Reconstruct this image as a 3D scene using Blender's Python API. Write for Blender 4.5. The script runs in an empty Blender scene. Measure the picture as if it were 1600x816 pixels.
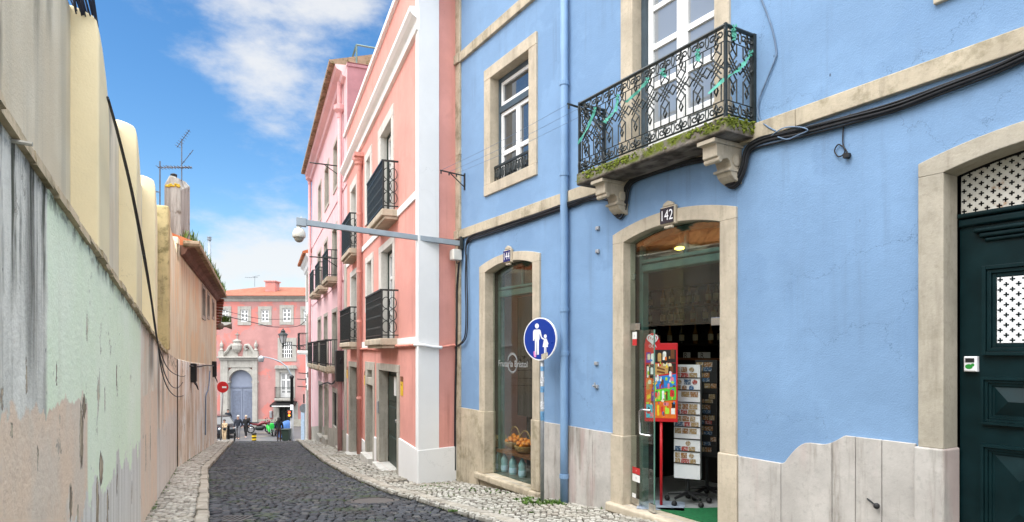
import bpy, bmesh, math, random
from mathutils import Vector, Matrix
R = math.radians
random.seed(7)
SC = bpy.context.scene
COL = SC.collection

# ------------------------------------------------------------------ frames
class Frame:
    """Vertical reference plane: a = along, n = into the wall (horizontal), z up. Eye level is z = 0."""
    def __init__(self, ox, oy, ax, ay):
        l = math.hypot(ax, ay)
        self.o = (ox, oy); self.a = (ax/l, ay/l); self.n = (-ay/l, ax/l)
        self.rot = math.atan2(ay, ax)
    def px(self, x, y, d=0.0):
        u = (x-800)/1000.0; v = (550-y)/1000.0
        k = self.n[0]*self.o[0]+self.n[1]*self.o[1]+d
        Y = k/(self.n[0]*u+self.n[1]); X = u*Y
        return ((X-self.o[0])*self.a[0]+(Y-self.o[1])*self.a[1], v*Y)
    def s(self, x, d=0.0): return self.px(x, 0, d)[0]
    def pt(self, x, y, d=0.0):
        s, z = self.px(x, y, d); return (s, d, z)
    def w(self, s, d, z):
        return (self.o[0]+s*self.a[0]+d*self.n[0], self.o[1]+s*self.a[1]+d*self.n[1], z)
    def inv(self, X, Y):
        return ((X-self.o[0])*self.a[0]+(Y-self.o[1])*self.a[1], (X-self.o[0])*self.n[0]+(Y-self.o[1])*self.n[1])
W = Frame(0, 0, 1, 0)
B = Frame(-.96, 11.17, .521, -.854)              # blue house street face
P = Frame(-1.55, 10.7, .363, -.932)              # salmon house street face
Q = Frame(-5.1074, 19.8336, .371, -.928)         # pale pink house
LW = Frame(-.68, 0, -.475, 1)                    # left boundary wall
LH = Frame(-1.73-.4*14, 14, -.40, 1)             # left house

OFF = {}
def thing(name, label, cat, F=W, pos=(0, 0, 0), group=None, rot=0.0):
    o = bpy.data.objects.new(name, None); COL.objects.link(o)
    o.empty_display_size = .1
    o.location = F.w(*pos); o.rotation_euler = (0, 0, F.rot+rot)
    o['label'] = label; o['category'] = cat
    if group: o['group'] = group
    OFF[o.name] = tuple(pos)
    return o
def tag(o, label, cat, group=None, kind=None):
    if label: o['label'] = label
    if cat: o['category'] = cat
    if group: o['group'] = group
    if kind: o['kind'] = kind
    return o
def dup(root, loc=None, rotz=None, label=None):
    r = root.copy(); COL.objects.link(r)
    if loc is not None: r.location = loc
    if rotz is not None: r.rotation_euler = (0, 0, rotz)
    if label: r['label'] = label
    for ch in list(root.children):
        c = ch.copy(); COL.objects.link(c); c.parent = r
        for g in list(ch.children):
            d = g.copy(); COL.objects.link(d); d.parent = c
    return r

# ------------------------------------------------------------------ mesh builder
_text = {}
def text_geo(body, size):
    k = (body, size)
    if k in _text: return _text[k]
    cu = bpy.data.curves.new('t', 'FONT'); cu.body = body; cu.size = size; cu.align_x = 'CENTER'; cu.align_y = 'CENTER'
    ob = bpy.data.objects.new('t', cu); COL.objects.link(ob)
    dg = bpy.context.evaluated_depsgraph_get(); dg.update()
    me = bpy.data.meshes.new_from_object(ob.evaluated_get(dg))
    g = ([tuple(v.co) for v in me.vertices], [tuple(p.vertices) for p in me.polygons])
    bpy.data.objects.remove(ob); bpy.data.meshes.remove(me); bpy.data.curves.remove(cu)
    _text[k] = g
    return g

class MB:
    def __init__(self): self.v = []; self.f = []
    def add(self, vs, fs):
        b = len(self.v); self.v += [tuple(p) for p in vs]; self.f += [tuple(b+i for i in f) for f in fs]; return self
    def quad(self, a, b, c, d): return self.add([a, b, c, d], [(0, 1, 2, 3)])
    def box(self, x0, x1, y0, y1, z0, z1):
        if x0 > x1: x0, x1 = x1, x0
        if y0 > y1: y0, y1 = y1, y0
        if z0 > z1: z0, z1 = z1, z0
        return self.add([(x0,y0,z0),(x1,y0,z0),(x1,y1,z0),(x0,y1,z0),(x0,y0,z1),(x1,y0,z1),(x1,y1,z1),(x0,y1,z1)],
                        [(3,2,1,0),(4,5,6,7),(0,1,5,4),(1,2,6,5),(2,3,7,6),(3,0,4,7)])
    def cham(self, x0, x1, y0, y1, z0, z1, c):
        """box whose front (y0) face is chamfered by c"""
        if x0 > x1: x0, x1 = x1, x0
        return self.add([(x0,y1,z0),(x1,y1,z0),(x1,y1,z1),(x0,y1,z1),
                         (x0,y0+c,z0),(x1,y0+c,z0),(x1,y0+c,z1),(x0,y0+c,z1),
                         (x0+c,y0,z0+c),(x1-c,y0,z0+c),(x1-c,y0,z1-c),(x0+c,y0,z1-c)],
                        [(3,2,1,0),(0,1,5,4),(1,2,6,5),(2,3,7,6),(3,0,4,7),(4,5,9,8),(5,6,10,9),(6,7,11,10),(7,4,8,11),(8,9,10,11)])
    def prism(self, poly, d0, d1, axis='y'):
        """polygon in (x,z) extruded along y (or in (y,z) along x, or (x,y) along z)"""
        def P3(p, d):
            return (p[0], d, p[1]) if axis == 'y' else (d, p[0], p[1]) if axis == 'x' else (p[0], p[1], d)
        n = len(poly)
        vs = [P3(p, d0) for p in poly]+[P3(p, d1) for p in poly]
        fs = [tuple(range(n)), tuple(range(2*n-1, n-1, -1))]+[(i, i+n, (i+1) % n+n, (i+1) % n) for i in range(n)]
        return self.add(vs, fs)
    def tube(self, pts, r, n=6, closed=False, cap=True):
        pts = [Vector(p) for p in pts]; m = len(pts)
        rs = r if isinstance(r, (list, tuple)) else [r]*m
        vs = []; up = None
        for i, p in enumerate(pts):
            if closed: t = pts[(i+1) % m]-pts[i-1]
            else: t = pts[min(i+1, m-1)]-pts[max(i-1, 0)]
            if t.length < 1e-9: t = Vector((0, 0, 1))
            t.normalize()
            if up is None:
                up = Vector((0, 0, 1)) if abs(t.z) < .9 else Vector((1, 0, 0))
            a = t.cross(up)
            if a.length < 1e-4: a = t.cross(Vector((.3, .8, .1)))
            a.normalize(); b = a.cross(t); up = b
            for k in range(n):
                an = 2*math.pi*k/n
                vs.append(p+a*rs[i]*math.cos(an)+b*rs[i]*math.sin(an))
        fs = []
        for i in range(m if closed else m-1):
            j = (i+1) % m
            for k in range(n):
                fs.append((i*n+k, i*n+(k+1) % n, j*n+(k+1) % n, j*n+k))
        if cap and not closed:
            fs.append(tuple(range(n-1, -1, -1))); fs.append(tuple((m-1)*n+k for k in range(n)))
        return self.add(vs, fs)
    def bar(self, a, b, r, n=4): return self.tube([a, b], r, n)
    def lathe(self, c, prof, n=16, axis='z'):
        vs = []; fs = []
        for r, h in prof:
            for k in range(n):
                an = 2*math.pi*k/n; x, y = r*math.cos(an), r*math.sin(an)
                q = (x, y, h) if axis == 'z' else (x, h, y) if axis == 'y' else (h, x, y)
                vs.append((c[0]+q[0], c[1]+q[1], c[2]+q[2]))
        m = len(prof)
        for i in range(m-1):
            for k in range(n):
                fs.append((i*n+k, i*n+(k+1) % n, (i+1)*n+(k+1) % n, (i+1)*n+k))
        fs.append(tuple(range(n-1, -1, -1))); fs.append(tuple((m-1)*n+k for k in range(n)))
        return self.add(vs, fs)
    def ball(self, c, r, n=10, m=6):
        rx, ry, rz = r if isinstance(r, (tuple, list)) else (r, r, r)
        vs = [(c[0], c[1], c[2]-rz)]
        for i in range(1, m):
            ph = -math.pi/2+math.pi*i/m
            for k in range(n):
                an = 2*math.pi*k/n
                vs.append((c[0]+rx*math.cos(ph)*math.cos(an), c[1]+ry*math.cos(ph)*math.sin(an), c[2]+rz*math.sin(ph)))
        vs.append((c[0], c[1], c[2]+rz))
        fs = [(0, 1+(k+1) % n, 1+k) for k in range(n)]
        for i in range(m-2):
            for k in range(n):
                fs.append((1+i*n+k, 1+i*n+(k+1) % n, 1+(i+1)*n+(k+1) % n, 1+(i+1)*n+k))
        t = len(vs)-1; b = 1+(m-2)*n
        fs += [(b+k, b+(k+1) % n, t) for k in range(n)]
        return self.add(vs, fs)
    def text(self, body, s, d, z, size, fn=None):
        vs, fs = text_geo(body, size)
        return self.add([(fn(x, y) if fn else (s+x, d, z+y)) for x, y, _ in vs], fs)
    def disc(self, c, r, d, n=24, rz=None):
        rz = rz or r
        return self.add([(c[0]+r*math.cos(2*math.pi*k/n), d, c[1]+rz*math.sin(2*math.pi*k/n)) for k in range(n)], [tuple(range(n))])
    def build(self, name, mat, parent=None, F=None, pos=None, smooth=False, bevel=0, label=None, flip=True):
        me = bpy.data.meshes.new(name)
        if parent is not None: off = OFF[parent.name]
        else: off = pos or (0, 0, 0)
        me.from_pydata([(v[0]-off[0], v[1]-off[1], v[2]-off[2]) for v in self.v], [], self.f)
        bm = bmesh.new(); bm.from_mesh(me)
        if flip: bmesh.ops.recalc_face_normals(bm, faces=bm.faces)
        bm.to_mesh(me); bm.free()
        if smooth:
            for p in me.polygons: p.use_smooth = True
        o = bpy.data.objects.new(name, me); COL.objects.link(o)
        if mat: me.materials.append(mat)
        OFF[o.name] = off
        if parent is not None: o.parent = parent
        else:
            F = F or W
            o.location = F.w(*off); o.rotation_euler = (0, 0, F.rot)
        if bevel:
            m = o.modifiers.new('b', 'BEVEL'); m.width = bevel; m.segments = 2; m.limit_method = 'ANGLE'; m.angle_limit = R(40)
        if label: o['label'] = label
        return o

# ------------------------------------------------------------------ materials
class N:
    def __init__(self, name):
        self.m = bpy.data.materials.new(name); self.m.use_nodes = True
        self.t = self.m.node_tree; self.n = self.t.nodes; self.l = self.t.links
        self.b = self.n['Principled BSDF']; self.out = self.n['Material Output']
        self.co = self.n.new('ShaderNodeTexCoord').outputs['Object']
    def set(self, s, v):
        if hasattr(v, 'is_output'): self.l.new(v, s)
        else:
            try: s.default_value = v
            except Exception: s.default_value = (v[0], v[1], v[2], 1) if isinstance(v, (tuple, list)) else (v, v, v)
    def node(self, t, **k):
        q = self.n.new(t)
        for a, b in k.items(): setattr(q, a, b)
        return q
    def map(self, sc=(1, 1, 1), rot=(0, 0, 0), loc=(0, 0, 0), v=None):
        q = self.node('ShaderNodeMapping'); self.l.new(v or self.co, q.inputs[0])
        q.inputs['Scale'].default_value = sc; q.inputs['Rotation'].default_value = rot; q.inputs['Location'].default_value = loc
        return q.outputs[0]
    def noise(self, scale, v=None, detail=4, rough=.55, col=False):
        q = self.node('ShaderNodeTexNoise'); self.l.new(v or self.co, q.inputs['Vector'])
        q.inputs['Scale'].default_value = scale; q.inputs['Detail'].default_value = detail; q.inputs['Roughness'].default_value = rough
        return q.outputs['Color' if col else 'Fac']
    def voro(self, scale, v=None, feature='F1', out='Distance', rnd=1.0):
        q = self.node('ShaderNodeTexVoronoi', feature=feature); self.l.new(v or self.co, q.inputs['Vector'])
        q.inputs['Scale'].default_value = scale; q.inputs['Randomness'].default_value = rnd
        return q.outputs[out]
    def math(self, op, a, b=0.0, clamp=False):
        q = self.node('ShaderNodeMath', operation=op, use_clamp=clamp); self.set(q.inputs[0], a); self.set(q.inputs[1], b); return q.outputs[0]
    def ss(self, x, a, b):
        """smooth step of x from a to b"""
        q = self.node('ShaderNodeMapRange', interpolation_type='SMOOTHSTEP')
        self.set(q.inputs['Value'], x)
        lo, hi, t0, t1 = (a, b, 0, 1) if a < b else (b, a, 1, 0)
        for k, v in (('From Min', lo), ('From Max', hi), ('To Min', t0), ('To Max', t1)): self.set(q.inputs[k], v)
        return q.outputs[0]
    def mix(self, f, a, b, blend='MIX'):
        q = self.node('ShaderNodeMix', data_type='RGBA', blend_type=blend)
        self.set(q.inputs[0], f); self.set(q.inputs[6], c4(a)); self.set(q.inputs[7], c4(b)); return q.outputs[2]
    def xyz(self, v=None):
        q = self.node('ShaderNodeSeparateXYZ'); self.l.new(v or self.co, q.inputs[0]); return q.outputs
    def comb(self, x, y, z):
        q = self.node('ShaderNodeCombineXYZ')
        for i, k in enumerate((x, y, z)): self.set(q.inputs[i], k)
        return q.outputs[0]
    def bump(self, h, st=.3, dist=.01, prev=None):
        q = self.node('ShaderNodeBump'); self.set(q.inputs['Height'], h); q.inputs['Strength'].default_value = st; q.inputs['Distance'].default_value = dist
        if prev is not None: self.l.new(prev, q.inputs['Normal'])
        return q.outputs[0]
    def island(self): return self.node('ShaderNodeNewGeometry').outputs['Random Per Island']
    def fin(self, col, rough=.9, normal=None, metal=0, spec=.3, **k):
        self.set(self.b.inputs['Base Color'], c4(col)); self.set(self.b.inputs['Roughness'], rough)
        self.b.inputs['Metallic'].default_value = metal; self.b.inputs['Specular IOR Level'].default_value = spec
        if normal is not None: self.l.new(normal, self.b.inputs['Normal'])
        for a, v in k.items(): self.set(self.b.inputs[a.replace('_', ' ')], v)
        return self.m
def c4(c):
    if hasattr(c, 'is_output'): return c
    if isinstance(c, (int, float)): return (c, c, c, 1)
    return (c[0], c[1], c[2], 1) if len(c) == 3 else c
def srgb(r, g, b):
    f = lambda c: c/255/12.92 if c/255 <= .04045 else ((c/255+.055)/1.055)**2.4
    return (f(r), f(g), f(b))
def sc(c, k): return tuple(min(1, x*k) for x in c)

def paint(name, col, rough=.5, metal=0, var=.12, scale=6, bump=0, spec=.4):
    n = N(name)
    f = n.noise(scale, detail=5)
    c = n.mix(n.ss(f, .3, .7), sc(col, 1-var), sc(col, 1+var))
    nm = n.bump(n.noise(scale*14), bump, .003) if bump else None
    return n.fin(c, n.math('ADD', rough-.08, n.math('MULTIPLY', n.noise(scale*2), .16)), nm, metal, spec)

def plaster(name, col, var=.06, dirt=(.12, .10, .08), amt=.25, lo=.56, hi=.8, patch=None, pamt=.0, bump=.25, spots=0, cracks=.3):
    """painted render: blotches, vertical rain streaks, fine trowel grain, hairline cracks"""
    n = N(name)
    big = n.noise(.9, detail=6, rough=.6)
    c = n.mix(n.ss(big, .35, .68), sc(col, 1-var), sc(col, 1+var))
    c = n.mix(n.math('MULTIPLY', n.ss(n.noise(7, detail=6, rough=.7), .45, .75), .35), c, sc(col, 1-1.6*var))
    if patch:
        c = n.mix(n.math('MULTIPLY', n.ss(n.noise(.7, n.map(loc=(5, 2, 9)), 7, .62), .52, .56), pamt), c, patch)
    st = n.noise(1, n.map((5, 5, .28)), 6, .65)
    st2 = n.noise(.8, n.map(loc=(3, 7, 1)), 3)
    f = n.math('MULTIPLY', n.math('MULTIPLY', n.ss(st, lo, hi), n.ss(st2, .38, .65)), amt)
    c = n.mix(f, c, dirt)
    if spots:
        sp = n.math('MULTIPLY', n.ss(n.voro(9, n.map((1.2, 1.2, .6))), .10, .05), n.ss(n.noise(1.1, n.map(loc=(9, 1, 4)), 4), .60, .68))
        c = n.mix(n.math('MULTIPLY', sp, spots), c, (.05, .06, .08))
    wv = n.node('ShaderNodeVectorMath', operation='ADD'); n.l.new(n.co, wv.inputs[0]); n.l.new(n.noise(1.6, detail=6, rough=.7, col=True), wv.inputs[1])
    cr = n.math('MULTIPLY', n.ss(n.voro(.75, wv.outputs[0], 'DISTANCE_TO_EDGE'), .0045, .0), n.ss(n.noise(.6, n.map(loc=(4, 9, 2)), 3), .50, .62))
    c = n.mix(n.math('MULTIPLY', cr, cracks), c, sc(col, .35))
    h = n.math('ADD', n.noise(75, detail=5, rough=.65), n.math('MULTIPLY', n.noise(5, detail=4), 1.6))
    return n.fin(c, .88, n.bump(h, bump, .008), spec=.2)

def stone(name, col, var=.16, moss=0.0, dirt=.35, bump=.3, vein=0.0):
    n = N(name)
    c = n.mix(n.ss(n.noise(2.4, detail=8, rough=.65), .3, .7), sc(col, 1-var), sc(col, 1+var))
    c = n.mix(n.math('MULTIPLY', n.ss(n.noise(23, detail=6, rough=.7), .5, .72), .5), c, sc(col, .68))
    st = n.noise(1.6, n.map((4, 4, .45), loc=(2, 5, 1)), 7, .65)
    c = n.mix(n.math('MULTIPLY', n.ss(st, .5, .72), dirt), c, (.14, .115, .085))
    if vein:
        c = n.mix(n.math('MULTIPLY', n.ss(n.noise(1.1, n.map((3, 3, .6), loc=(7, 1, 1)), 6), .5, .68), vein), c, (.44, .33, .31))
    if moss:
        mf = n.math('MULTIPLY', n.ss(n.noise(4.5, n.map(loc=(8, 3, 5)), 8, .7), .48, .66), moss)
        c = n.mix(mf, c, n.mix(n.noise(30), (.035, .04, .012), (.13, .11, .03)))
    h = n.math('ADD', n.noise(50, detail=8, rough=.7), n.math('MULTIPLY', n.noise(6, detail=5), 1.2))
    return n.fin(c, .85, n.bump(h, bump, .012), spec=.25)

def glass_mat(name, tint=(.9, .95, .93), refl=.05):
    n = N(name); n.n.remove(n.b)
    lw = n.node('ShaderNodeLayerWeight'); lw.inputs[0].default_value = .5
    fr = n.math('ADD', refl, n.math('MULTIPLY', n.math('POWER', lw.outputs['Facing'], 5.0), .9))
    tr = n.node('ShaderNodeBsdfTransparent'); tr.inputs[0].default_value = c4(tint)
    gl = n.node('ShaderNodeBsdfGlossy'); gl.inputs['Roughness'].default_value = .0; gl.inputs['Color'].default_value = (.95, .95, .95, 1)
    mx = n.node('ShaderNodeMixShader'); n.l.new(fr, mx.inputs[0]); n.l.new(tr.outputs[0], mx.inputs[1]); n.l.new(gl.outputs[0], mx.inputs[2])
    n.l.new(mx.outputs[0], n.out.inputs[0]); return n.m
def emit(name, col, s):
    n = N(name); return n.fin(col, .5, Emission_Color=c4(col), Emission_Strength=s)

M = {}
M['blue'] = plaster('blue_plaster', (.194, .316, .495), .07, (.10, .135, .18), .50, .49, .76, patch=(.172, .285, .455), pamt=.7, bump=.5, spots=.9, cracks=.55)
M['salmon'] = plaster('salmon_plaster', (.69, .325, .275), .08, srgb(150, 96, 86), .55, .5, .78, patch=(.64, .30, .255), pamt=.6, bump=.4)
M['pale_pink'] = plaster('pale_pink_plaster', (.73, .49, .50), .07, srgb(150, 110, 115), .5, patch=(.70, .43, .46), pamt=.5)
M['far_pink'] = plaster('rose_plaster', (.47, .245, .23), .09, srgb(170, 105, 95), .5, patch=srgb(220, 120, 106), pamt=.45)
M['white'] = plaster('white_plaster', (.78, .78, .77), .03, (.40, .38, .34), .30, bump=.2)
M['beige'] = plaster('beige_plaster', srgb(236, 220, 182), .05, (.16, .15, .11), .30, bump=.3)
M['dirty_pink'] = plaster('stained_party_wall', srgb(150, 112, 118), .12, (.05, .04, .045), .8, lo=.42, hi=.7)
M['stone'] = stone('limestone', (.48, .415, .32))
M['stone_moss'] = stone('mossy_limestone', (.46, .395, .295), moss=.42, dirt=.5)
M['stone_far'] = stone('far_grey_limestone', (.40, .385, .35), .12, dirt=.45)
M['stone_door'] = stone('grey_buff_limestone', (.41, .37, .30), .12, moss=.14, dirt=.4)
M['stone_grey'] = stone('grey_limestone', (.42, .395, .34), dirt=.45)
M['marble'] = stone('pinkish_marble', (.455, .43, .40), .15, dirt=.7, vein=.6, bump=.2)
M['stone_white'] = stone('pale_limestone', (.60, .585, .54), .08, dirt=.25)
M['iron'] = paint('black_green_iron', (.018, .024, .024), .45, .0, .3, 20)
M['iron_net'] = paint('dark_green_screen', (.016, .035, .028), .8, 0, .3, 20)
M['white_paint'] = paint('white_gloss_paint', (.80, .80, .79), .35, 0, .03)
M['grey_frame'] = paint('blue_grey_frame_paint', srgb(66, 80, 90), .45)
M['green_paint'] = paint('dark_green_gloss_paint', (.0035, .0155, .018), .34, 0, .2, 5, .12, .16)
M['green_frame'] = paint('weathered_green_paint', srgb(64, 92, 84), .55, 0, .2, 8, .1)
M['dark_green_wood'] = paint('dark_green_wood', (.018, .032, .024), .5)
M['steel'] = paint('grey_steel', srgb(140, 150, 158), .42, .3, .08)
M['galv'] = paint('galvanised_steel', srgb(160, 163, 166), .5, .4, .12, 12)
M['chrome'] = paint('brushed_chrome', (.62, .63, .64), .22, 1, .05)
M['blue_pipe'] = paint('blue_pipe_paint', (.18, .30, .475), .55, 0, .08, 3, .1)
M['salmon_pipe'] = paint('salmon_pipe_paint', (.62, .30, .255), .55, 0, .06)
M['pink_pipe'] = paint('pink_pipe_paint', srgb(206, 158, 158), .55, 0, .08)
M['black'] = paint('black_plastic', (.012, .012, .013), .5, 0, .2)
M['cable'] = paint('black_cable', (.014, .015, .018), .55, 0, .3, 9)
M['cable_grey'] = paint('blue_grey_cable', srgb(96, 116, 140), .6, 0, .2, 9)
M['off_white'] = paint('off_white_plastic', (.62, .60, .54), .5, 0, .06)
M['red'] = paint('red_enamel', (.55, .012, .018), .35, 0, .05)
M['sign_blue'] = paint('blue_sign_film', (.006, .035, .26), .3, 0, .05)
M['sign_white'] = paint('white_sign_film', (.78, .78, .80), .3, 0, .04)
M['yellow'] = paint('yellow_sheet', (.72, .47, .02), .5)
M['wood'] = paint('brown_varnished_wood', (.16, .055, .018), .45, 0, .3, 7)
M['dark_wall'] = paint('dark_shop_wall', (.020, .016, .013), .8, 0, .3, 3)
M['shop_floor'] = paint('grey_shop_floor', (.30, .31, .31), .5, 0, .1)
M['glass'] = glass_mat('clear_shop_glass')
M['glass_dim'] = glass_mat('dusty_shop_glass', (.72, .76, .74))
M['rubber'] = paint('tyre_rubber', (.012, .012, .012), .8)
M['turquoise'] = paint('turquoise_crepe_ribbon', (.075, .33, .255), .7, 0, .15, 30)
M['skin'] = paint('skin', (.45, .26, .19), .55, 0, .06)
M['hair_dark'] = paint('dark_hair', (.012, .009, .008), .5)
M['hair_grey'] = paint('grey_hair', (.38, .36, .34), .6)
def pane_mat(name, lo=(.10, .11, .12), spec=.8, behind_pane=.0):
    n = N(name)
    w = n.noise(2.2, n.map((7, 7, .3)), 3)
    c = n.mix(n.math('MULTIPLY', n.ss(w, .35, .6), behind_pane), lo, (.55, .55, .54))
    return n.fin(c, .03, n.bump(n.noise(3, detail=1), .02, .02), spec=spec, IOR=1.9)
M['pane'] = pane_mat('window_glass', (.035, .04, .045))
M['pane_grey'] = pane_mat('window_glass_over_grey_blind', (.24, .26, .28))  # grey of the reflected sky put into the pane colour, no blind behind
M['pane_curtain'] = pane_mat('window_glass_with_net_curtain', (.14, .15, .16), .8, .85)
# ------------------------------------------------------------------ camera, light, sky
cam = bpy.data.cameras.new('camera'); co = bpy.data.objects.new('camera', cam); COL.objects.link(co)
cam.sensor_width = 36; cam.lens = 22.5; cam.shift_y = .08875; cam.clip_start = .05; cam.clip_end = 3000
co.location = (0, 0, 0); co.rotation_euler = (R(90), 0, 0); SC.camera = co
SC.view_settings.view_transform = 'Standard'; SC.view_settings.look = 'None'; SC.view_settings.exposure = 1.10; SC.view_settings.gamma = 1
SC.view_settings.use_curve_mapping = False
SC.cycles.use_denoising = True
SC.cycles.max_bounces = 6; SC.cycles.diffuse_bounces = 4; SC.cycles.glossy_bounces = 3; SC.cycles.transparent_max_bounces = 10
SUN = Vector((-.66, -.50, .80)).normalized()
EL = math.asin(SUN.z); AZ = math.atan2(SUN.x, SUN.y)
sd = bpy.data.lights.new('sun', 'SUN'); sd.energy = .6; sd.angle = R(25); sd.color = (1, .95, .88)
so = bpy.data.objects.new('sun', sd); COL.objects.link(so); so.rotation_euler = SUN.to_track_quat('Z', 'Y').to_euler()
wd = bpy.data.worlds.new('World'); SC.world = wd; wd.use_nodes = True
t = wd.node_tree; nn = t.nodes; ll = t.links
bg = nn['Background']; wo = nn['World Output']
sky = nn.new('ShaderNodeTexSky'); sky.sky_type = 'NISHITA'; sky.sun_disc = False; sky.sun_elevation = EL; sky.sun_rotation = AZ
sky.air_density = 1.0; sky.dust_density = .6; sky.ozone_density = 1.6
hsv = nn.new('ShaderNodeHueSaturation'); hsv.inputs['Saturation'].default_value = 1.32; hsv.inputs['Value'].default_value = 1.0
ll.new(sky.outputs[0], hsv.inputs['Color'])
ll.new(hsv.outputs[0], bg.inputs[0]); bg.inputs[1].default_value = .10
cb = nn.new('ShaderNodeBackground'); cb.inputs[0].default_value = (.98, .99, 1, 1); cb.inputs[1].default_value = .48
class WN(N):
    def __init__(self, tree):
        self.t = tree; self.n = tree.nodes; self.l = tree.links
        self.co = self.n.new('ShaderNodeTexCoord').outputs['Generated']
w = WN(t)
x, y, z = w.xyz()
def near(px, py, lo, hi):
    d = Vector(((px-800)/1000, 1, (550-py)/1000)).normalized()
    q = w.node('ShaderNodeVectorMath', operation='DOT_PRODUCT'); w.l.new(w.co, q.inputs[0]); q.inputs[1].default_value = d
    return w.ss(q.outputs['Value'], math.cos(R(lo)), math.cos(R(hi)))
n1 = w.noise(3.2, w.map((1, 1, 2.2), loc=(3.1, .4, .7)), 9, .58)
n2 = w.noise(9, w.map((1, 1, 2.0), loc=(1.1, 2.4, .7)), 7, .6)
f = w.math('ADD', w.math('MULTIPLY', n1, .62), w.math('MULTIPLY', n2, .38))
bias = w.math('MULTIPLY', near(500, 50, 10, 2), .13)
bias = w.math('ADD', bias, w.math('MULTIPLY', near(330, 10, 9, 2), .07))
bias = w.math('ADD', bias, w.math('MULTIPLY', near(445, 190, 5, 1), .07))
bias = w.math('ADD', bias, w.math('MULTIPLY', near(600, 90, 10, 3), .05))
bias = w.math('ADD', bias, w.math('MULTIPLY', near(400, 420, 11, 2), .20))
bias = w.math('ADD', bias, w.math('MULTIPLY', w.ss(z, .30, .05), .10))
bias = w.math('ADD', bias, w.math('MULTIPLY', w.ss(y, .3, -.1), .34))
bias = w.math('ADD', bias, w.math('MULTIPLY', w.ss(z, .52, .78), .40))       # extra cloud cover out of view, overhead and behind, added as fill light
cf = w.math('MULTIPLY', w.ss(w.math('ADD', f, bias), .585, .80), .90)
# unseen cloud overhead and behind the camera is brightened to light the facades
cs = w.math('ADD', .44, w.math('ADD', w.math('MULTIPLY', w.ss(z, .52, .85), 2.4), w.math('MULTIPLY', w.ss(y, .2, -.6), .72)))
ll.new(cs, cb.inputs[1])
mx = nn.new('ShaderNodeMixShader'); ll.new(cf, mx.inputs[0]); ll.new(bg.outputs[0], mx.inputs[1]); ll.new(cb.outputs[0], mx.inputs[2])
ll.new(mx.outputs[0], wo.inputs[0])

# ------------------------------------------------------------------ ground
def lerp_tab(tab, x):
    if x <= tab[0][0]: a, b = tab[0], tab[1]
    elif x >= tab[-1][0]: a, b = tab[-2], tab[-1]
    else:
        for a, b in zip(tab, tab[1:]):
            if a[0] <= x <= b[0]: break
    return a[1]+(b[1]-a[1])*(x-a[0])/(b[0]-a[0])
ZT = [(-60, .4), (-20, .4), (-6, -.6), (30, -4.2), (46, -6.45), (52, -6.6), (70, -6.75), (400, -7.2)]
def rz(Y): return lerp_tab(ZT, Y)
def LWx(Y): return -.68-.475*Y if Y <= 14 else -1.73-.40*Y
def LKx(Y): return LWx(Y)+.69
RKT = [(-10, 10.0), (0, 4.05), (7.27, -.32), (8.05, -.777), (9.23, -1.44), (10.08, -2.0), (12.5, -3.15), (16.55, -4.88), (24.5, -7.96), (31, -10.4), (36.4, -12.3), (44, -14.6)]
def RKx(Y): return lerp_tab(RKT, Y)
def RWx(Y):
    if Y <= 11.1: return (5-.521*Y)/.854
    return -1.55-.3895*(Y-10.7)

def cobble_bed(name, dark, moss_amt):
    n = N(name)
    c = n.mix(n.ss(n.noise(6, detail=6), .35, .65), sc(dark, .7), sc(dark, 1.3))
    c = n.mix(n.math('MULTIPLY', n.ss(n.noise(1.3, detail=7, rough=.65), .50, .62), moss_amt), c, n.mix(n.noise(20), (.03, .05, .012), (.10, .15, .03)))
    return n.fin(c, .95, n.bump(n.noise(60, detail=6), .5, .01))
def cobble_stone(name, a, b, c3, rough, moss=0.0, dirty=(.2, .17, .13), gloss=.3):
    n = N(name)
    r = n.island()
    c = n.mix(n.ss(r, .1, .75), a, b)
    c = n.mix(n.ss(r, .86, .9), c, c3)
    c = n.mix(n.math('MULTIPLY', n.ss(n.noise(30, detail=6, rough=.7), .45, .7), .45), c, sc(a, .6))
    c = n.mix(n.math('MULTIPLY', n.ss(n.noise(.8, detail=6), .48, .68), .5), c, dirty)
    if moss: c = n.mix(n.math('MULTIPLY', n.ss(n.noise(2.4, detail=8, rough=.68), .53, .62), moss), c, (.045, .072, .024))
    return n.fin(c, n.math('ADD', rough, n.math('MULTIPLY', r, .15)), n.bump(n.noise(70, detail=6), .35, .006), spec=gloss)
M['road_bed'] = cobble_bed('basalt_joint_soil', (.035, .033, .030), .95)
M['basalt'] = cobble_stone('basalt_cobbles', (.024, .027, .033), (.066, .071, .081), (.10, .098, .096), .48, .50, (.040, .036, .030), .22)
M['walk_bed'] = cobble_bed('pavement_joint_soil', (.075, .068, .055), .85)
M['calcada'] = cobble_stone('white_limestone_setts', (.31, .29, .25), (.47, .45, .40), (.20, .18, .155), .6, .12, (.30, .26, .20))
M['kerb'] = stone('kerb_limestone', (.36, .33, .28), .22, moss=.3, dirt=.55)
M['square'] = cobble_stone('square_paving', (.10, .10, .105), (.10, .10, .105), (.1, .1, .1), .6)

def strip_sheet(name, mat, fL, fR, fz, y0, y1, step, nx=1, kind='structure', skirt=0):
    m = MB(); ys = []
    yv = y0
    while yv < y1-1e-6: ys.append(yv); yv += step
    ys.append(y1)
    vs = []; fs = []
    for yv in ys:
        for k in range(nx+1):
            xx = fL(yv)+(fR(yv)-fL(yv))*k/nx; vs.append((xx, yv, fz(yv)))
    for i in range(len(ys)-1):
        for k in range(nx):
            a = i*(nx+1)+k; fs.append((a, a+1, a+nx+2, a+nx+1))
    m.add(vs, fs); o = m.build(name, mat); o['kind'] = kind; return o
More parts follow.
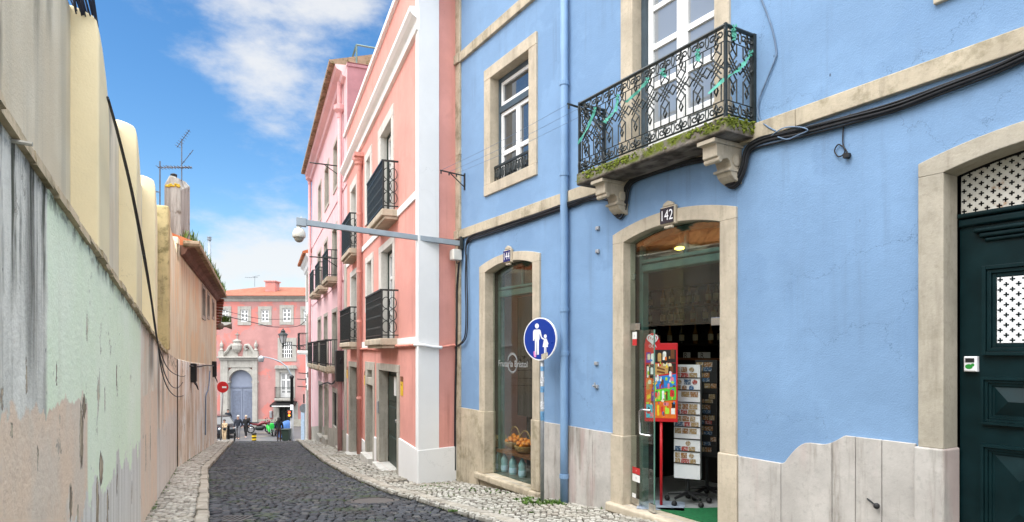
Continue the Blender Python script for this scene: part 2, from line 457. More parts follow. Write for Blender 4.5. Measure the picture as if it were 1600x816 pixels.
# one ground sheet under everything
strip_sheet('ground', M['square'], lambda y: -260, lambda y: 260, lambda y: rz(y)-.09, -60, 400, 2.0)
strip_sheet('road', M['road_bed'], lambda y: LKx(y)-.1, lambda y: RKx(y)+.1, lambda y: rz(y)-.012, -8, 46, .5)
strip_sheet('pavement_right', M['walk_bed'], RKx, lambda y: RWx(y)+.9, lambda y: rz(y)+.055, -6, 44, .5)
strip_sheet('pavement_left', M['walk_bed'], lambda y: LWx(y)-.5, LKx, lambda y: rz(y)+.065, -4, 30.5, .5)

def stones(name, mat, fL, fR, fz, y0, y1, w_, l_, gap, h, ynear, jit, bow=0.0, skew=0.0, skip=None, gl=1.0):
    """hand-laid setts: every stone a low block with a worn top"""
    m = MB(); vs = []; fs = []; rnd = random.Random(name)
    y = y0; row = 0
    while y < y1:
        big = 1.0 if y < ynear else 1.35
        lw, ll_ = w_*big, l_*big
        L, Rr = fL(y)+.015, fR(y)-.015
        xx = L+rnd.uniform(-.5, 0)*lw
        while xx < Rr:
            sw = lw*rnd.uniform(1-jit, 1+jit)
            a, b = max(xx, L), min(xx+sw-gap*rnd.uniform(.7, 1.5), Rr)
            if b-a > .3*lw:
                tt = (((a+b)/2-L)/(Rr-L)-.5)*2
                yy = y+bow*(1-tt*tt)+skew*tt+rnd.uniform(-1, 1)*ll_*.10
                l2 = ll_*rnd.uniform(.80, 1.0)-gap
                if not (skip and skip((a+b)/2, yy)):
                    z = fz(yy); dz = rnd.uniform(-.006, .006); sl = (fz(yy+.1)-fz(yy-.1))/.2
                    ins = min(.016, .2*(b-a))*gl
                    base = [(a, yy-l2/2), (b, yy-l2/2), (b, yy+l2/2), (a, yy+l2/2)]
                    jj = [(rnd.uniform(-1, 1)*.07*lw, rnd.uniform(-1, 1)*.07*ll_) for _ in range(4)]
                    base = [(p[0]+q[0], p[1]+q[1]) for p, q in zip(base, jj)]
                    cx = sum(p[0] for p in base)/4; cy = sum(p[1] for p in base)/4
                    k = len(vs)
                    tl = rnd.uniform(-.05, .05), rnd.uniform(-.05, .05)
                    for p in base: vs.append((p[0], p[1], z-.02+sl*(p[1]-yy)))
                    for p in base: vs.append((p[0], p[1], z+h*.55+dz+sl*(p[1]-yy)))
                    for p in base:
                        qx = p[0]+(cx-p[0])*min(.45, ins/(.5*lw)); qy = p[1]+(cy-p[1])*min(.45, ins/(.5*ll_))
                        vs.append((qx, qy, z+h+dz+sl*(qy-yy)+tl[0]*(qx-cx)+tl[1]*(qy-cy)))
                    for c in range(4):
                        d = (c+1) % 4
                        fs.append((k+c, k+d, k+4+d, k+4+c)); fs.append((k+4+c, k+4+d, k+8+d, k+8+c))
                    fs.append((k+8, k+9, k+10, k+11))
            xx += sw
        y += ll_; row += 1
    me = bpy.data.meshes.new(name); me.from_pydata(vs, [], fs); me.materials.append(mat)
    for p_ in me.polygons: p_.use_smooth = False
    o = bpy.data.objects.new(name, me); COL.objects.link(o); o['kind'] = 'structure'
    return o
MH = (-2.02, 9.75)      # manhole centre
MH = None
def px_ground(x, y, lift=0.0):
    u = (x-800)/1000; v = (550-y)/1000
    lo, hi = 1.0, 80.0
    for _ in range(60):
        mid = (lo+hi)/2
        if v*mid > rz(mid)+lift: lo = mid
        else: hi = mid
    return (u*lo, lo, rz(lo)+lift)
MH = px_ground(584, 783)
DR = (-3.33, 7.42)
def road_skip(x, y): return math.hypot(x-MH[0], y-MH[1]) < .33 or (abs(x-DR[0]) < .27 and abs(y-DR[1]) < .20)
stones('road_cobbles', M['basalt'], LKx, RKx, lambda y: rz(y)-.004, 4.5, 36, .115, .105, .014, .022, 14, .18, bow=.22, skew=-.10, skip=road_skip)
stones('pavement_setts_right', M['calcada'], lambda y: RKx(y)+.17, lambda y: RWx(y)-.0, lambda y: rz(y)+.060, 4.0, 34, .074, .068, .014, .020, 13, .12, bow=.0, skew=.55)
stones('pavement_setts_left', M['calcada'], lambda y: LWx(y)+.0, lambda y: LKx(y)-.15, lambda y: rz(y)+.068, 4.5, 30, .078, .085, .014, .018, 13, .15)

def kerb(name, f, w_, y0, y1, top, seg):
    m = MB(); y = y0; rnd = random.Random(name)
    while y < y1:
        l = seg*rnd.uniform(.7, 1.25); a, b = y+.008, y+l-.008
        dz = rnd.uniform(-.008, .008); dx = rnd.uniform(-.012, .012)
        n = 2
        pts = []
        xa, xb = f(a)+dx, f(b)+dx
        za, zb = rz(a), rz(b)
        c = .018
        prof = [(0, -.06), (0, top-c), (c, top), (w_-c, top), (w_, top-c), (w_, -.06)]
        vs = [(xa+p[0], a, za+p[1]+dz) for p in prof]+[(xb+p[0], b, zb+p[1]+dz) for p in prof]
        k = len(prof)
        fs = [tuple(range(k)), tuple(range(2*k-1, k-1, -1))]+[(i, i+k, (i+1) % k+k, (i+1) % k) for i in range(k)]
        m.add(vs, fs); y += l
    o = m.build(name, M['kerb']); o['kind'] = 'structure'; return o
kerb('kerb_right', lambda y: RKx(y), .16, 2.5, 44, .085, .75)
kerb('kerb_left', lambda y: LKx(y)-.15, .15, 2.5, 29.6, .095, .62)
# dark gutter course beside the left kerb
stones('gutter_setts', M['basalt'], lambda y: LKx(y)+.0, lambda y: LKx(y)+.17, lambda y: rz(y)-.001, 4.5, 24, .16, .22, .014, .024, 40, .05)

# iron covers
n = N('cast_iron_cover'); v_ = n.map((14, 14, 14)); ch = n.node('ShaderNodeTexChecker'); n.l.new(v_, ch.inputs[0]); ch.inputs['Scale'].default_value = 1.6
M['cast'] = n.fin(n.mix(n.noise(9), (.085, .083, .08), (.17, .16, .15)), .5, n.bump(ch.outputs['Fac'], .5, .01), .3)
sl = -.1
mt = thing('manhole_cover', 'round iron manhole cover set among the dark road cobbles', 'manhole cover', W, (MH[0], MH[1], MH[2]))
m = MB(); k = 28
ring = lambda r, h: [(MH[0]+r*math.cos(2*math.pi*i/k), MH[1]+r*math.sin(2*math.pi*i/k), MH[2]+h+sl*r*math.sin(2*math.pi*i/k)) for i in range(k)]
m.add(ring(.36, .012)+ring(.29, .014)+ring(.36, -.05), [(i, (i+1) % k, k+(i+1) % k, k+i) for i in range(k)]+[(i, (i+1) % k, 2*k+(i+1) % k, 2*k+i) for i in range(k)])
m.build('frame', M['cast'], mt)
m = MB(); m.add(ring(.275, .010)+ring(.275, -.05), [tuple(range(k))]+[(i, (i+1) % k, k+(i+1) % k, k+i) for i in range(k)]); m.build('lid', M['cast'], mt)
dt = thing('drain_grate', 'dark iron slotted gully grate beside the left kerb', 'drain grate', W, (DR[0], DR[1], rz(DR[1])))
zf = lambda y: rz(y)
m = MB()
for i in range(9):
    xx = DR[0]-.24+i*.06
    m.add([(xx-.013, DR[1]-.17, zf(DR[1]-.17)+.012), (xx+.013, DR[1]-.17, zf(DR[1]-.17)+.012), (xx+.013, DR[1]+.17, zf(DR[1]+.17)+.012), (xx-.013, DR[1]+.17, zf(DR[1]+.17)+.012),
           (xx-.013, DR[1]-.17, zf(DR[1]-.17)-.04), (xx+.013, DR[1]-.17, zf(DR[1]-.17)-.04), (xx+.013, DR[1]+.17, zf(DR[1]+.17)-.04), (xx-.013, DR[1]+.17, zf(DR[1]+.17)-.04)],
          [(0, 1, 2, 3), (0, 4, 5, 1), (1, 5, 6, 2), (2, 6, 7, 3), (3, 7, 4, 0)])
m.build('bars', M['cast'], dt)
m = MB()
for (xa, xb, ya, yb) in ((-.27, .27, -.205, -.17), (-.27, .27, .17, .205), (-.27, -.253, -.17, .17), (.253, .27, -.17, .17)):
    pts = [(DR[0]+xa, DR[1]+ya), (DR[0]+xb, DR[1]+ya), (DR[0]+xb, DR[1]+yb), (DR[0]+xa, DR[1]+yb)]
    m.add([(p[0], p[1], zf(p[1])+.015) for p in pts]+[(p[0], p[1], zf(p[1])-.05) for p in pts], [(0, 1, 2, 3), (0, 4, 5, 1), (1, 5, 6, 2), (2, 6, 7, 3), (3, 7, 4, 0)])
m.build('frame', M['cast'], dt)
m = MB(); m.quad(*[(DR[0]+a, DR[1]+b, zf(DR[1]+b)-.0085) for a, b in ((-.26, -.2), (.26, -.2), (.26, .2), (-.26, .2))])
m.build('gully', M['black'], dt)
# ------------------------------------------------------------------ facade helpers
def cv(f): return f if callable(f) else (lambda s: f)
def arch(c, hw, zs, rise): return lambda s: zs+rise*(1-min(1, ((s-c)/hw)**2))
def wall_strips(m, s0, s1, zb, zt, ops, d=0.0, sub=None):
    """sheet at depth d from s0..s1 with openings (a, b, z0, ztop); ztop may be a function (arch)"""
    zb, zt = cv(zb), cv(zt)
    br = {round(s0, 5), round(s1, 5)}
    for a, b, z0, z1 in ops:
        br |= {round(a, 5), round(b, 5)}
        if callable(z1): br |= {round(a+(b-a)*k/12, 5) for k in range(13)}
    if sub: br |= {round(q, 5) for q in sub}
    br = sorted(q for q in br if s0-1e-6 <= q <= s1+1e-6)
    for a, b in zip(br, br[1:]):
        mid = (a+b)/2
        cov = sorted([o for o in ops if o[0] < mid < o[1]], key=lambda o: cv(o[2])(mid))
        ca, cb_ = zb(a), zb(b)
        for o in cov:
            f0, f1 = cv(o[2]), cv(o[3])
            if f0(mid) > (ca+cb_)/2+1e-4: m.quad((a, d, ca), (b, d, cb_), (b, d, f0(b)), (a, d, f0(a)))
            ca, cb_ = f1(a), f1(b)
        if zt(mid) > (ca+cb_)/2+1e-4: m.quad((a, d, ca), (b, d, cb_), (b, d, zt(b)), (a, d, zt(a)))
    return m
def band(m, outer, inner, d0, d1):
    n = len(outer)
    vs = [(p[0], d0, p[1]) for p in outer]+[(p[0], d0, p[1]) for p in inner]+[(p[0], d1, p[1]) for p in outer]+[(p[0], d1, p[1]) for p in inner]
    fs = []
    for i in range(n-1):
        j = i+1
        fs += [(i, n+i, n+j, j), (2*n+i, 2*n+j, 3*n+j, 3*n+i), (i, j, 2*n+j, 2*n+i), (n+i, 3*n+i, 3*n+j, n+j)]
    fs += [(0, 2*n, 3*n, n), (n-1, 2*n-1, 4*n-1, 3*n-1)]
    return m.add(vs, fs)
def surround(parent, a, b, z0, z1, wl, wr, wt, wb, proud, rd, mat, name='stone_surround', bev=.008):
    m = MB()
    m.box(a-wl, a, -proud, rd, z0, z1); m.box(b, b+wr, -proud, rd, z0, z1)
    m.box(a-wl, b+wr, -proud-.002, rd, z1, z1+wt)
    if wb: m.box(a-wl, b+wr, -proud-.004, rd+.02, z0-wb, z0)
    return m.build(name, mat, parent, bevel=bev)
def arch_surround(parent, a, b, z0, zs, ri, oa, ob, zo, ro, proud, rd, mat, blk=None, blk_out=.02, matb=None):
    m = MB(); c = (a+b)/2; hw = (b-a)/2; co_ = (oa+ob)/2; ho = (ob-oa)/2
    zj = zs-.0; zb = blk if blk else z0
    m.box(oa, a, -proud, rd, zb, zj); m.box(b, ob, -proud, rd, zb, zj)
    fi, fo = arch(c, hw, zs, ri), arch(co_, ho, zo, ro)
    k = 18
    outer = [(oa, zj)]+[(oa+(ob-oa)*i/k, fo(oa+(ob-oa)*i/k)) for i in range(k+1)]+[(ob, zj)]
    inner = [(a, zj)]+[(a+(b-a)*i/k, fi(a+(b-a)*i/k)) for i in range(k+1)]+[(b, zj)]
    band(m, outer, inner, -proud-.001, rd)
    o = m.build('stone_surround', mat, parent, bevel=.006)
    if blk:
        for q0, q1 in ((oa-.02, a+.012), (b-.012, ob+.02)): MB().box(q0, q1, -proud-blk_out, rd+.01, z0, zb).build('plinth_block', matb or mat, parent, bevel=.012)
    return fi
def sash(parent, a, b, z0, z1, d, cols, rows, fw, mw, frame, pane, name='window', fd=.05, leaf_split=True, panels=0.0):
    """window of stiles, mullions and glazing bars; rows = fractions of the bars' heights (from z0)"""
    m = MB()
    m.box(a, a+fw, d-fd/2, d+fd/2, z0, z1); m.box(b-fw, b, d-fd/2, d+fd/2, z0, z1)
    m.box(a+fw, b-fw, d-fd/2, d+fd/2, z1-fw, z1); m.box(a+fw, b-fw, d-fd/2, d+fd/2, z0, z0+fw*1.2)
    for k in range(1, cols):
        x = a+(b-a)*k/cols; ww = mw*(1.6 if leaf_split and k*2 == cols else 1)
        m.box(x-ww/2, x+ww/2, d-fd*.6, d+fd/2, z0+fw, z1-fw)
    for r in rows:
        zz = z0+(z1-z0)*r; m.box(a+fw, b-fw, d-fd*.42, d+fd*.45, zz-mw/2, zz+mw/2)
    if panels:
        m.box(a+fw, b-fw, d-.005, d+.01, z0+fw, z0+(z1-z0)*panels)
    o = m.build(name, frame, parent, bevel=.004)
    g = MB(); g.box(a+fw*.5, b-fw*.5, d+.004, d+.012, z0+fw*.5, z1-fw*.5); g.build('pane', pane, o)
    return o

# ------------------------------------------------------------------ the blue house
GB = lambda s: rz(B.w(s, 0, 0)[1])+.06
blue = thing('blue_house', 'sky blue rendered house with limestone trim, iron balcony and glazed corner shop', 'house', B, (0, 0, -2.15))
UWIN = (1.22, 2.34, 2.66, 4.33); UW2 = (7.89, 9.01, 2.66, 4.33); BDOOR = (4.52, 5.70, 2.10, 4.33)
S144 = (1.05, 2.44); S142 = (4.37, 5.77); SG = (7.76, 9.16)
ZS, RI = 1.27, .10
f144 = arch(1.745, .695, ZS, RI); f142 = arch(5.07, .70, ZS, RI); fG = arch(8.46, .70, ZS, RI)
ZD144, ZD142, ZDG = -1.95, -1.77, -1.50
m = MB()
wall_strips(m, .17, 20, -3.2, 9.6, [UWIN, UW2, BDOOR, (*S144, ZD144, f144), (*S142, ZD142, f142), (*SG, ZDG, fG),
            (11.3, 12.7, -1.2, 1.3), (11.5, 12.6, 2.66, 4.33), (14.5, 15.9, -1.2, 1.3), (14.7, 15.8, 2.66, 4.33)])
m.build('wall', M['blue'], blue, flip=False)
m = MB(); m.box(-.0, 20, .32, 12, -3.2, -3.0); m.quad((.0, 0, 9.6), (20, 0, 9.6), (20, 12, 9.6), (0, 12, 9.6)); m.quad((20, 0, -3.2), (20, 12, -3.2), (20, 12, 9.6), (20, 0, 9.6))
m.quad((0, 12, -3.2), (20, 12, -3.2), (20, 12, 9.6), (0, 12, 9.6))
m.build('back_wall', M['blue'], blue)
m = MB()
zq = -3.0
for i, (za, zb) in enumerate(((zq, -.95), (-.95, .35), (.35, 1.94), (1.94, 2.095), (2.095, 3.4), (3.4, 4.98), (4.98, 5.14), (5.14, 6.6), (6.6, 8.1), (8.1, 9.6))):
    t_ = .035 if za not in (1.94, 4.98) else .07
    m.box(-.005, .17, -t_, .3, za+.002, zb-.002)
m.build('quoin', M['stone_moss'], blue, bevel=.006)
m = MB(); s = .172
rnd = random.Random(3)
while s < 20:
    e = min(20, s+rnd.uniform(1.3, 2.0)); m.box(s+.002, e-.002, -.05, .02, 1.94, 2.095); s = e
m.build('string_course', M['stone_moss'], blue, bevel=.008)
m = MB(); s = .172
while s < 20:
    e = min(20, s+rnd.uniform(1.3, 2.0)); m.box(s+.002, e-.002, -.05, .02, 4.98, 5.14); s = e
m.build('string_course', M['stone_moss'], blue, bevel=.008)
# plinth slabs
def ogee(s):
    a, b = B.s(1227), B.s(1322)
    if s <= a: return -.985
    if s >= b: return -.675
    q = (s-a)/(b-a)
    if q < .45: return -.985+.215*math.sin(q/.45*math.pi/2)
    if q < .62: return -.77
    return -.77+.095*(1-math.cos((q-.62)/.38*math.pi/2))
def plinth(cuts, top, mat, name='plinth'):
    m = MB(); rnd = random.Random(len(cuts))
    for a, b in zip(cuts, cuts[1:]):
        a += .0025; b -= .0025; dd = -.022-rnd.uniform(0, .008); n = 14
        pts = [(a+(b-a)*i/n, cv(top)(a+(b-a)*i/n)) for i in range(n+1)]
        m.prism([(a, -3.2)]+pts+[(b, -3.2)][::1], dd, .02)
    return m.build(name, mat, blue, bevel=.005)
plinth([.172, .44, .84], -.955, M['stone_moss'])
plinth([2.64, 3.02, 3.46, 3.80, 4.16], -.965, M['marble'])
XS = [B.s(x) for x in (1223, 1302.6, 1339, 1380, 1421)]
plinth([5.985]+XS[:-1]+[7.567], ogee, M['marble'])
plinth([9.36, 9.9, 10.6, 11.2], -.675, M['marble'])
# ground floor openings
arch_surround(blue, *S144, ZD144-.0, ZS, RI, .86, 2.62, 1.38, .115, .03, .16, M['stone'], -.955, .02, M['stone_moss'])
m = MB(); m.cham(.80, 2.70, -.10, .45, -2.06, -1.952, .015); m.box(.86, 2.62, -.02, .3, -3.0, -2.06); m.build('window_sill', M['stone_moss'], blue, bevel=.012)
arch_surround(blue, *S142, ZD142-.35, ZS, RI, 4.18, 5.96, 1.38, .13, .03, .16, M['stone'], -.975, .02, M['stone'])
m = MB(); m.cham(4.14, 5.99, -.12, .34, -1.88, -1.772, .015); m.box(4.2, 5.95, -.06, .3, -3.0, -1.88); m.build('threshold', M['stone'], blue, bevel=.012)
arch_surround(blue, *SG, ZDG-.4, ZS, RI, 7.59, 9.33, 1.37, .13, .035, .17, M['stone_door'], -.69, .02, M['marble'])
m = MB(); m.cham(7.70, 9.20, -.10, .3, -2.6, ZDG-.002, .015); m.build('threshold', M['stone_grey'], blue, bevel=.01)
# first-floor windows
def tall_window(w):
    a, b, z0, z1 = w
    surround(blue, a, b, z0, z1, .20, .20, .18, .17, .03, .14, M['stone'])
    m = MB(); m.box(a, a+.05, .13, .2, z0, z1); m.box(b-.05, b, .13, .2, z0, z1); m.box(a+.05, b-.05, .13, .2, z1-.06, z1)
    zt = z0+(z1-z0)*.70; m.box(a+.05, b-.05, .12, .2, zt-.045, zt+.045); m.build('outer_frame', M['grey_frame'], blue)
    sash(blue, a+.052, b-.052, zt+.047, z1-.062, .175, 1, [], .055, .04, M['white_paint'], M['pane'])
    sash(blue, a+.052, b-.052, z0+.002, zt-.047, .175, 2, [.42], .06, .07, M['white_paint'], M['pane'])
    m = MB(); m.box(a, b, .3, .31, z0, z1); m.build('curtain', M['dark_wall'], blue)  # plain dark sheet behind the panes, stands for the unlit room
    # low guard rail in the opening
    r = MB(); ww = b-a
    r.box(a, b, .045, .075, z0+.24, z0+.275); r.box(a, b, .05, .07, z0+.02, z0+.045)
    nn_ = 7
    for i in range(nn_):
        x0 = a+ww*(i+.5)/nn_; rr = ww/nn_*.46
        for sg in (-1, 1):
            pts = [(x0+sg*(rr*.5+ (rr*.5-.004*k)*math.cos(.75*k)), .06, z0+.14+sg*.0+(.09-.006*k)*math.sin(.75*k)) for k in range(11)]
            r.tube(pts, .009, 4)
        r.box(x0-rr-.004, x0-rr+.004, .052, .068, z0+.03, z0+.25)
        r.prism([(x0, z0+.05), (x0+.03, z0+.14), (x0, z0+.23), (x0-.03, z0+.14)], .054, .066)
    r.build('window_guard', M['iron'], blue)
tall_window(UWIN); tall_window(UW2)
tall_window((11.5, 12.6, 2.66, 4.33)); tall_window((14.7, 15.8, 2.66, 4.33))
for q in (11.3, 14.5):
    surround(blue, q, q+1.4, -1.2, 1.3, .18, .18, .15, .12, .03, .16, M['stone'])
    sash(blue, q, q+1.4, -1.2, 1.3, .16, 2, [.4, .75], .08, .06, M['green_paint'], M['pane'])
# balcony door
a, b, z0, z1 = BDOOR
m = MB(); m.box(a-.20, a, -.03, .14, 2.45, z1); m.box(b, b+.18, -.03, .14, 2.45, z1); m.box(a-.2, b+.18, -.032, .14, z1, z1+.18)
m.box(a-.215, a+.004, -.045, .145, z0, 2.45); m.box(b-.004, b+.195, -.045, .145, z0, 2.45); m.build('stone_surround', M['stone'], blue, bevel=.008)
m = MB(); m.box(a, a+.07, .11, .2, z0, z1); m.box(b-.07, b, .11, .2, z0, z1); m.box(a+.07, b-.07, .11, .2, z1-.07, z1); m.build('outer_frame', M['grey_frame'], blue)
bd = MB(); c = (a+b)/2; A, Bq = a+.072, b-.072
for x0, x1 in ((A, c-.002), (c+.002, Bq)):
    bd.box(x0, x0+.075, .15, .2, z0, z1-.072); bd.box(x1-.075, x1, .15, .2, z0, z1-.072)
    for zz, h in ((z0, .16), (z0+.42, .07), (2.98, .07), (3.42, .065), (3.86, .06), (z1-.14, .066)): bd.box(x0+.075, x1-.075, .152, .2, zz, zz+h)
    bd.cham(x0+.08, x1-.08, .165, .19, z0+.17, z0+.41, .02)
    bd.box(x1-.06 if x0 == A else x0+.03, x1-.03 if x0 == A else x0+.06, .13, .15, 3.05, 3.16)
bd.box(c-.03, c+.03, .135, .15, z0, z1-.072)
dr = bd.build('balcony_door', M['white_paint'], blue, bevel=.005)
m = MB(); m.box(A+.03, Bq-.03, .176, .182, z0+.4, z1-.1); m.build('pane', M['pane_grey'], dr)
# balcony
DB = -.42
sL, sR = B.s(900, DB), B.s(1134.5, DB)
bal = MB(); bal.cham(sL, sR, DB, .0, 1.962, 2.10, .012)
n = N('mossy_balcony_slab'); mf = n.ss(n.noise(5, n.map(loc=(4, 1, 2)), 8, .7), .42, .56)
zc = n.xyz()[2]
c_ = n.mix(n.ss(n.noise(8, detail=6), .35, .65), (.16, .135, .11), (.06, .05, .042))
c_ = n.mix(n.math('MULTIPLY', n.ss(n.noise(2.2, n.map((1, 3, 3)), 6), .45, .62), .6), c_, (.30, .27, .24))
gm = n.mix(n.noise(26, detail=5), (.045, .06, .008), (.17, .20, .02))
c_ = n.mix(n.math('MULTIPLY', mf, n.ss(zc, 4.12, 4.16)), c_, gm)
M['slab'] = n.fin(c_, .95, n.bump(n.noise(40, detail=8), .6, .02))
balo = bal.build('balcony', M['slab'], blue, bevel=.01)
n = N('moss_cushion'); M['moss'] = n.fin(n.mix(n.ss(n.noise(28, detail=5), .3, .7), (.030, .045, .006), (.20, .24, .025)), .95, n.bump(n.noise(120), .7, .01))
mo = MB(); rnd = random.Random(11)
for i in range(420):
    if rnd.random() < .8:
        x0 = sL+(sR-sL)*rnd.random(); q = (x0-sL)/(sR-sL)
        if (.42 < q < .80 or q < .08) and rnd.random() < .85: continue
        p = (x0, DB-.004, rnd.triangular(1.985, 2.105, 2.07))
    else: p = (sR+.003, DB+rnd.random()*.38, rnd.uniform(1.99, 2.105))
    r0 = rnd.choice((.005, .007, .009, .013)); mo.ball(p, (r0*rnd.uniform(1, 2.2), r0*.7, r0*rnd.uniform(.6, 1.6)), 6, 4)
mo.build('moss', M['moss'], balo, smooth=True)['kind'] = 'stuff'
for xx in (936, 1107):
    sc_ = B.s(xx, -.36); k = MB()
    prof = [(0, 1.96), (-.385, 1.96), (-.385, 1.925), (-.345, 1.90), (-.345, 1.80), (-.30, 1.775), (-.25, 1.785), (-.20, 1.80), (-.165, 1.775), (-.15, 1.73), (-.165, 1.70), (-.14, 1.65), (-.10, 1.62), (-.04, 1.595), (0, 1.585)]
    k.prism(prof, sc_-.085, sc_+.085, 'x')
    k.box(sc_-.105, sc_+.105, -.40, 0, 1.915, 1.955); k.box(sc_-.095, sc_+.095, -.19, 0, 1.685, 1.71)
    for sg in (-1, 1):
        k.lathe((sc_+sg*.085, -.085, 1.79), [(.06, -.012*sg), (.055, .012*sg), (.02, .02*sg)], 12, 'x')
    k.lathe((sc_-.09, -.30, 1.775), [(.028, 0), (.028, .18)], 10, 'x')
    k.build('console', M['stone'], balo, bevel=.006)

def rail(m, fn, L, z0, h, units, r=.0088):
    """ornamental cast railing: fn(t) -> (s, d) for distance t"""
    P_ = lambda t, z: (*fn(t), z0+z)
    u = L/units
    for zz, rr in ((.012, .011), (.135, .006), (h-.135, .006)): m.tube([P_(0, zz), P_(L, zz)], rr, 4)
    m.tube([P_(0, h), P_(L, h)], .019, 6)
    zb0, zb1, za, zc2, zt = .135, .30, .34, .56, h-.135
    q = u*.27
    for i in range(units):
        c = u*(i+.5)
        zc, e = .45, .105
        for sg in (-1, 1):
            m.tube([P_(c+sg*q, zb0), P_(c+sg*q, zc-e)], r, 4, cap=False); m.tube([P_(c+sg*q, zc+e), P_(c+sg*q, zt)], r, 4, cap=False)
            for o_ in (-.052, 0, .052):                    # woven lattice of three bars each way
                w2 = q
                m.tube([P_(c-sg*w2, zc-e*.62+o_), P_(c+sg*w2, zc+e*.62+o_)], r*.9, 4, cap=False)
            m.tube([P_(c+sg*q, zc), P_(c+sg*u*.5, zc+.05)], r, 4, cap=False); m.tube([P_(c+sg*q, zc), P_(c+sg*u*.5, zc-.05)], r, 4, cap=False)
            m.tube([P_(c+sg*q, zc+e), P_(c, zc+e+.055)], r*.9, 4, cap=False); m.tube([P_(c+sg*q, zc-e), P_(c, zc-e-.055)], r*.9, 4, cap=False)
        for zz, hh in ((zc+e+.10, .045), (zc-e-.10, .045)):
            a_, b_, c1, d1 = P_(c, zz-hh), P_(c+.022, zz), P_(c, zz+hh), P_(c-.022, zz)
            m.tube([a_, b_, c1, d1], .010, 4, closed=True)
        for zc3, s3 in ((.07, 1), (h-.07, -1)):
            ov = [P_(c-u*.5+.02*math.cos(k*math.pi/5), zc3+.052*math.sin(k*math.pi/5)) for k in range(10)]
            m.tube(ov, .0075, 4, closed=True)
            for sg in (-1, 1):
                sp = [P_(c+sg*(.045+(.038-.0026*k)*math.cos(.62*k+math.pi)), zc3+s3*(.036-.0024*k)*math.sin(.62*k+math.pi)) for k in range(12)]
                m.tube(sp, .0085, 4)
            a_ = [P_(c, zc3-.05), P_(c+.02, zc3+s3*.01), P_(c, zc3+.05), P_(c-.02, zc3+s3*.01)]
            m.tube(a_, .012, 4, closed=True)
RZ0, RH = 2.12, .80
fr = MB(); rail(fr, lambda t: (sL+.03+t, DB+.03), sR-sL-.06, RZ0, RH, 10); fr.build('front_railing', M['iron'], balo)
fr = MB(); rail(fr, lambda t: (sR-.03, DB+.03+t), .38, RZ0, RH, 2); fr.box(sR-.055, sR-.005, -.035, .0, 2.10, 2.93); fr.build('side_railing', M['iron'], balo)
fr = MB(); rail(fr, lambda t: (sL+.03, DB+.03+t), .38, RZ0, RH, 2); fr.box(sL+.01, sL+.05, -.035, .0, 2.10, 2.93); fr.build('side_railing', M['iron'], balo)
for q in (sL+.03, sR-.03): MB().box(q-.013, q+.013, DB+.017, DB+.043, 2.10, 2.94).build('corner_post', M['iron'], balo)

# ribbons tied to the balcony
def ribbon(pts, w_, label):
    m = MB(); pts = [Vector(p) for p in pts]; vs = []; fs = []; rnd = random.Random(len(label)+int(pts[0].x*100))
    q = []
    for a_, b_ in zip(pts, pts[1:]):
        for k in range(4): q.append(a_.lerp(b_, k/4))
    q.append(pts[-1])
    for i, p in enumerate(q):
        ww = w_*(.3 if i in (0,) else rnd.uniform(.6, 1.1)); o_ = rnd.uniform(-.012, .012)
        vs += [(p.x-ww*.5, p.y-o_, p.z+ww*.35), (p.x+ww*.5, p.y+o_, p.z-ww*.35)]
    for i in range(len(q)-1): fs.append((2*i, 2*i+1, 2*i+3, 2*i+2))
    m.add(vs, fs)
    k0 = pts[0]
    for an in (0, 1.6, 3.1, 4.9): m.prism([(k0.x, k0.z), (k0.x+.032*math.cos(an), k0.z+.032*math.sin(an)), (k0.x+.032*math.cos(an+.7), k0.z+.04*math.sin(an+.7))], k0.y-.012, k0.y-.006)
    o = m.build('ribbon', M['turquoise'], None, B, tuple(pts[0]))
    return tag(o, label, 'ribbon', 'ribbons tied to the iron balcony')
DF = DB+.0
for pts, w_, lb in (
    ([B.pt(930, 172, DF), B.pt(918, 200, DF), B.pt(903, 225, DF)], .035, 'turquoise ribbon tied nearest the downpipe end of the iron balcony'),
    ([B.pt(966, 152, DF), B.pt(962, 172, DF), B.pt(950, 185, DF), B.pt(944, 192, DF)], .05, 'second turquoise ribbon from the downpipe, bunched over the lattice of the balcony'),
    ([B.pt(1012, 126, DF), B.pt(998, 142, DF), B.pt(978, 160, DF)], .04, 'long slanting turquoise ribbon on the balcony, third from the downpipe'),
    ([B.pt(1036, 112, DF), B.pt(1037, 120, DF)], .07, 'short turquoise ribbon knot on the balcony, fourth from the downpipe'),
    ([B.pt(1091, 82, DF), B.pt(1090, 96, DF)], .07, 'short turquoise ribbon knot on the balcony before the white door, next to the front corner'),
    ([B.pt(1148, 44, DB+.1), B.pt(1147, 52, DB+.1), B.pt(1147, 64, DB+.1)], .05, 'turquoise ribbon hanging from the top rail just round the balcony corner'),
    ([(sR-.02, -.06, 2.74), (sR-.02, -.2, 2.58), (sR-.03, DB+.02, 2.44), (sR-.2, DF, 2.36)], .045, 'turquoise ribbon stretched across the short side of the balcony'),
): ribbon(pts, w_, lb)

# downpipe
sp = 3.27
dp = thing('downpipe', 'blue painted downpipe running down the blue wall between the two shop openings', 'downpipe', B, (sp, -.07, GB(sp)))
m = MB(); m.lathe((sp, -.075, 0), [(.052, GB(sp)-.05), (.052, -1.08), (.052, 2.3), (.050, 9.6)], 14); m.build('pipe', M['blue_pipe'], dp, smooth=True)
for zz in (-1.62, -.02, .55, 2.32, 3.5, 5.6):
    m = MB(); m.lathe((sp, -.075, zz), [(.053, -.03), (.06, -.028), (.06, .028), (.053, .03)], 14); m.box(sp-.012, sp+.012, -.03, .0, zz-.012, zz+.012); m.build('collar', M['blue_pipe'], dp)

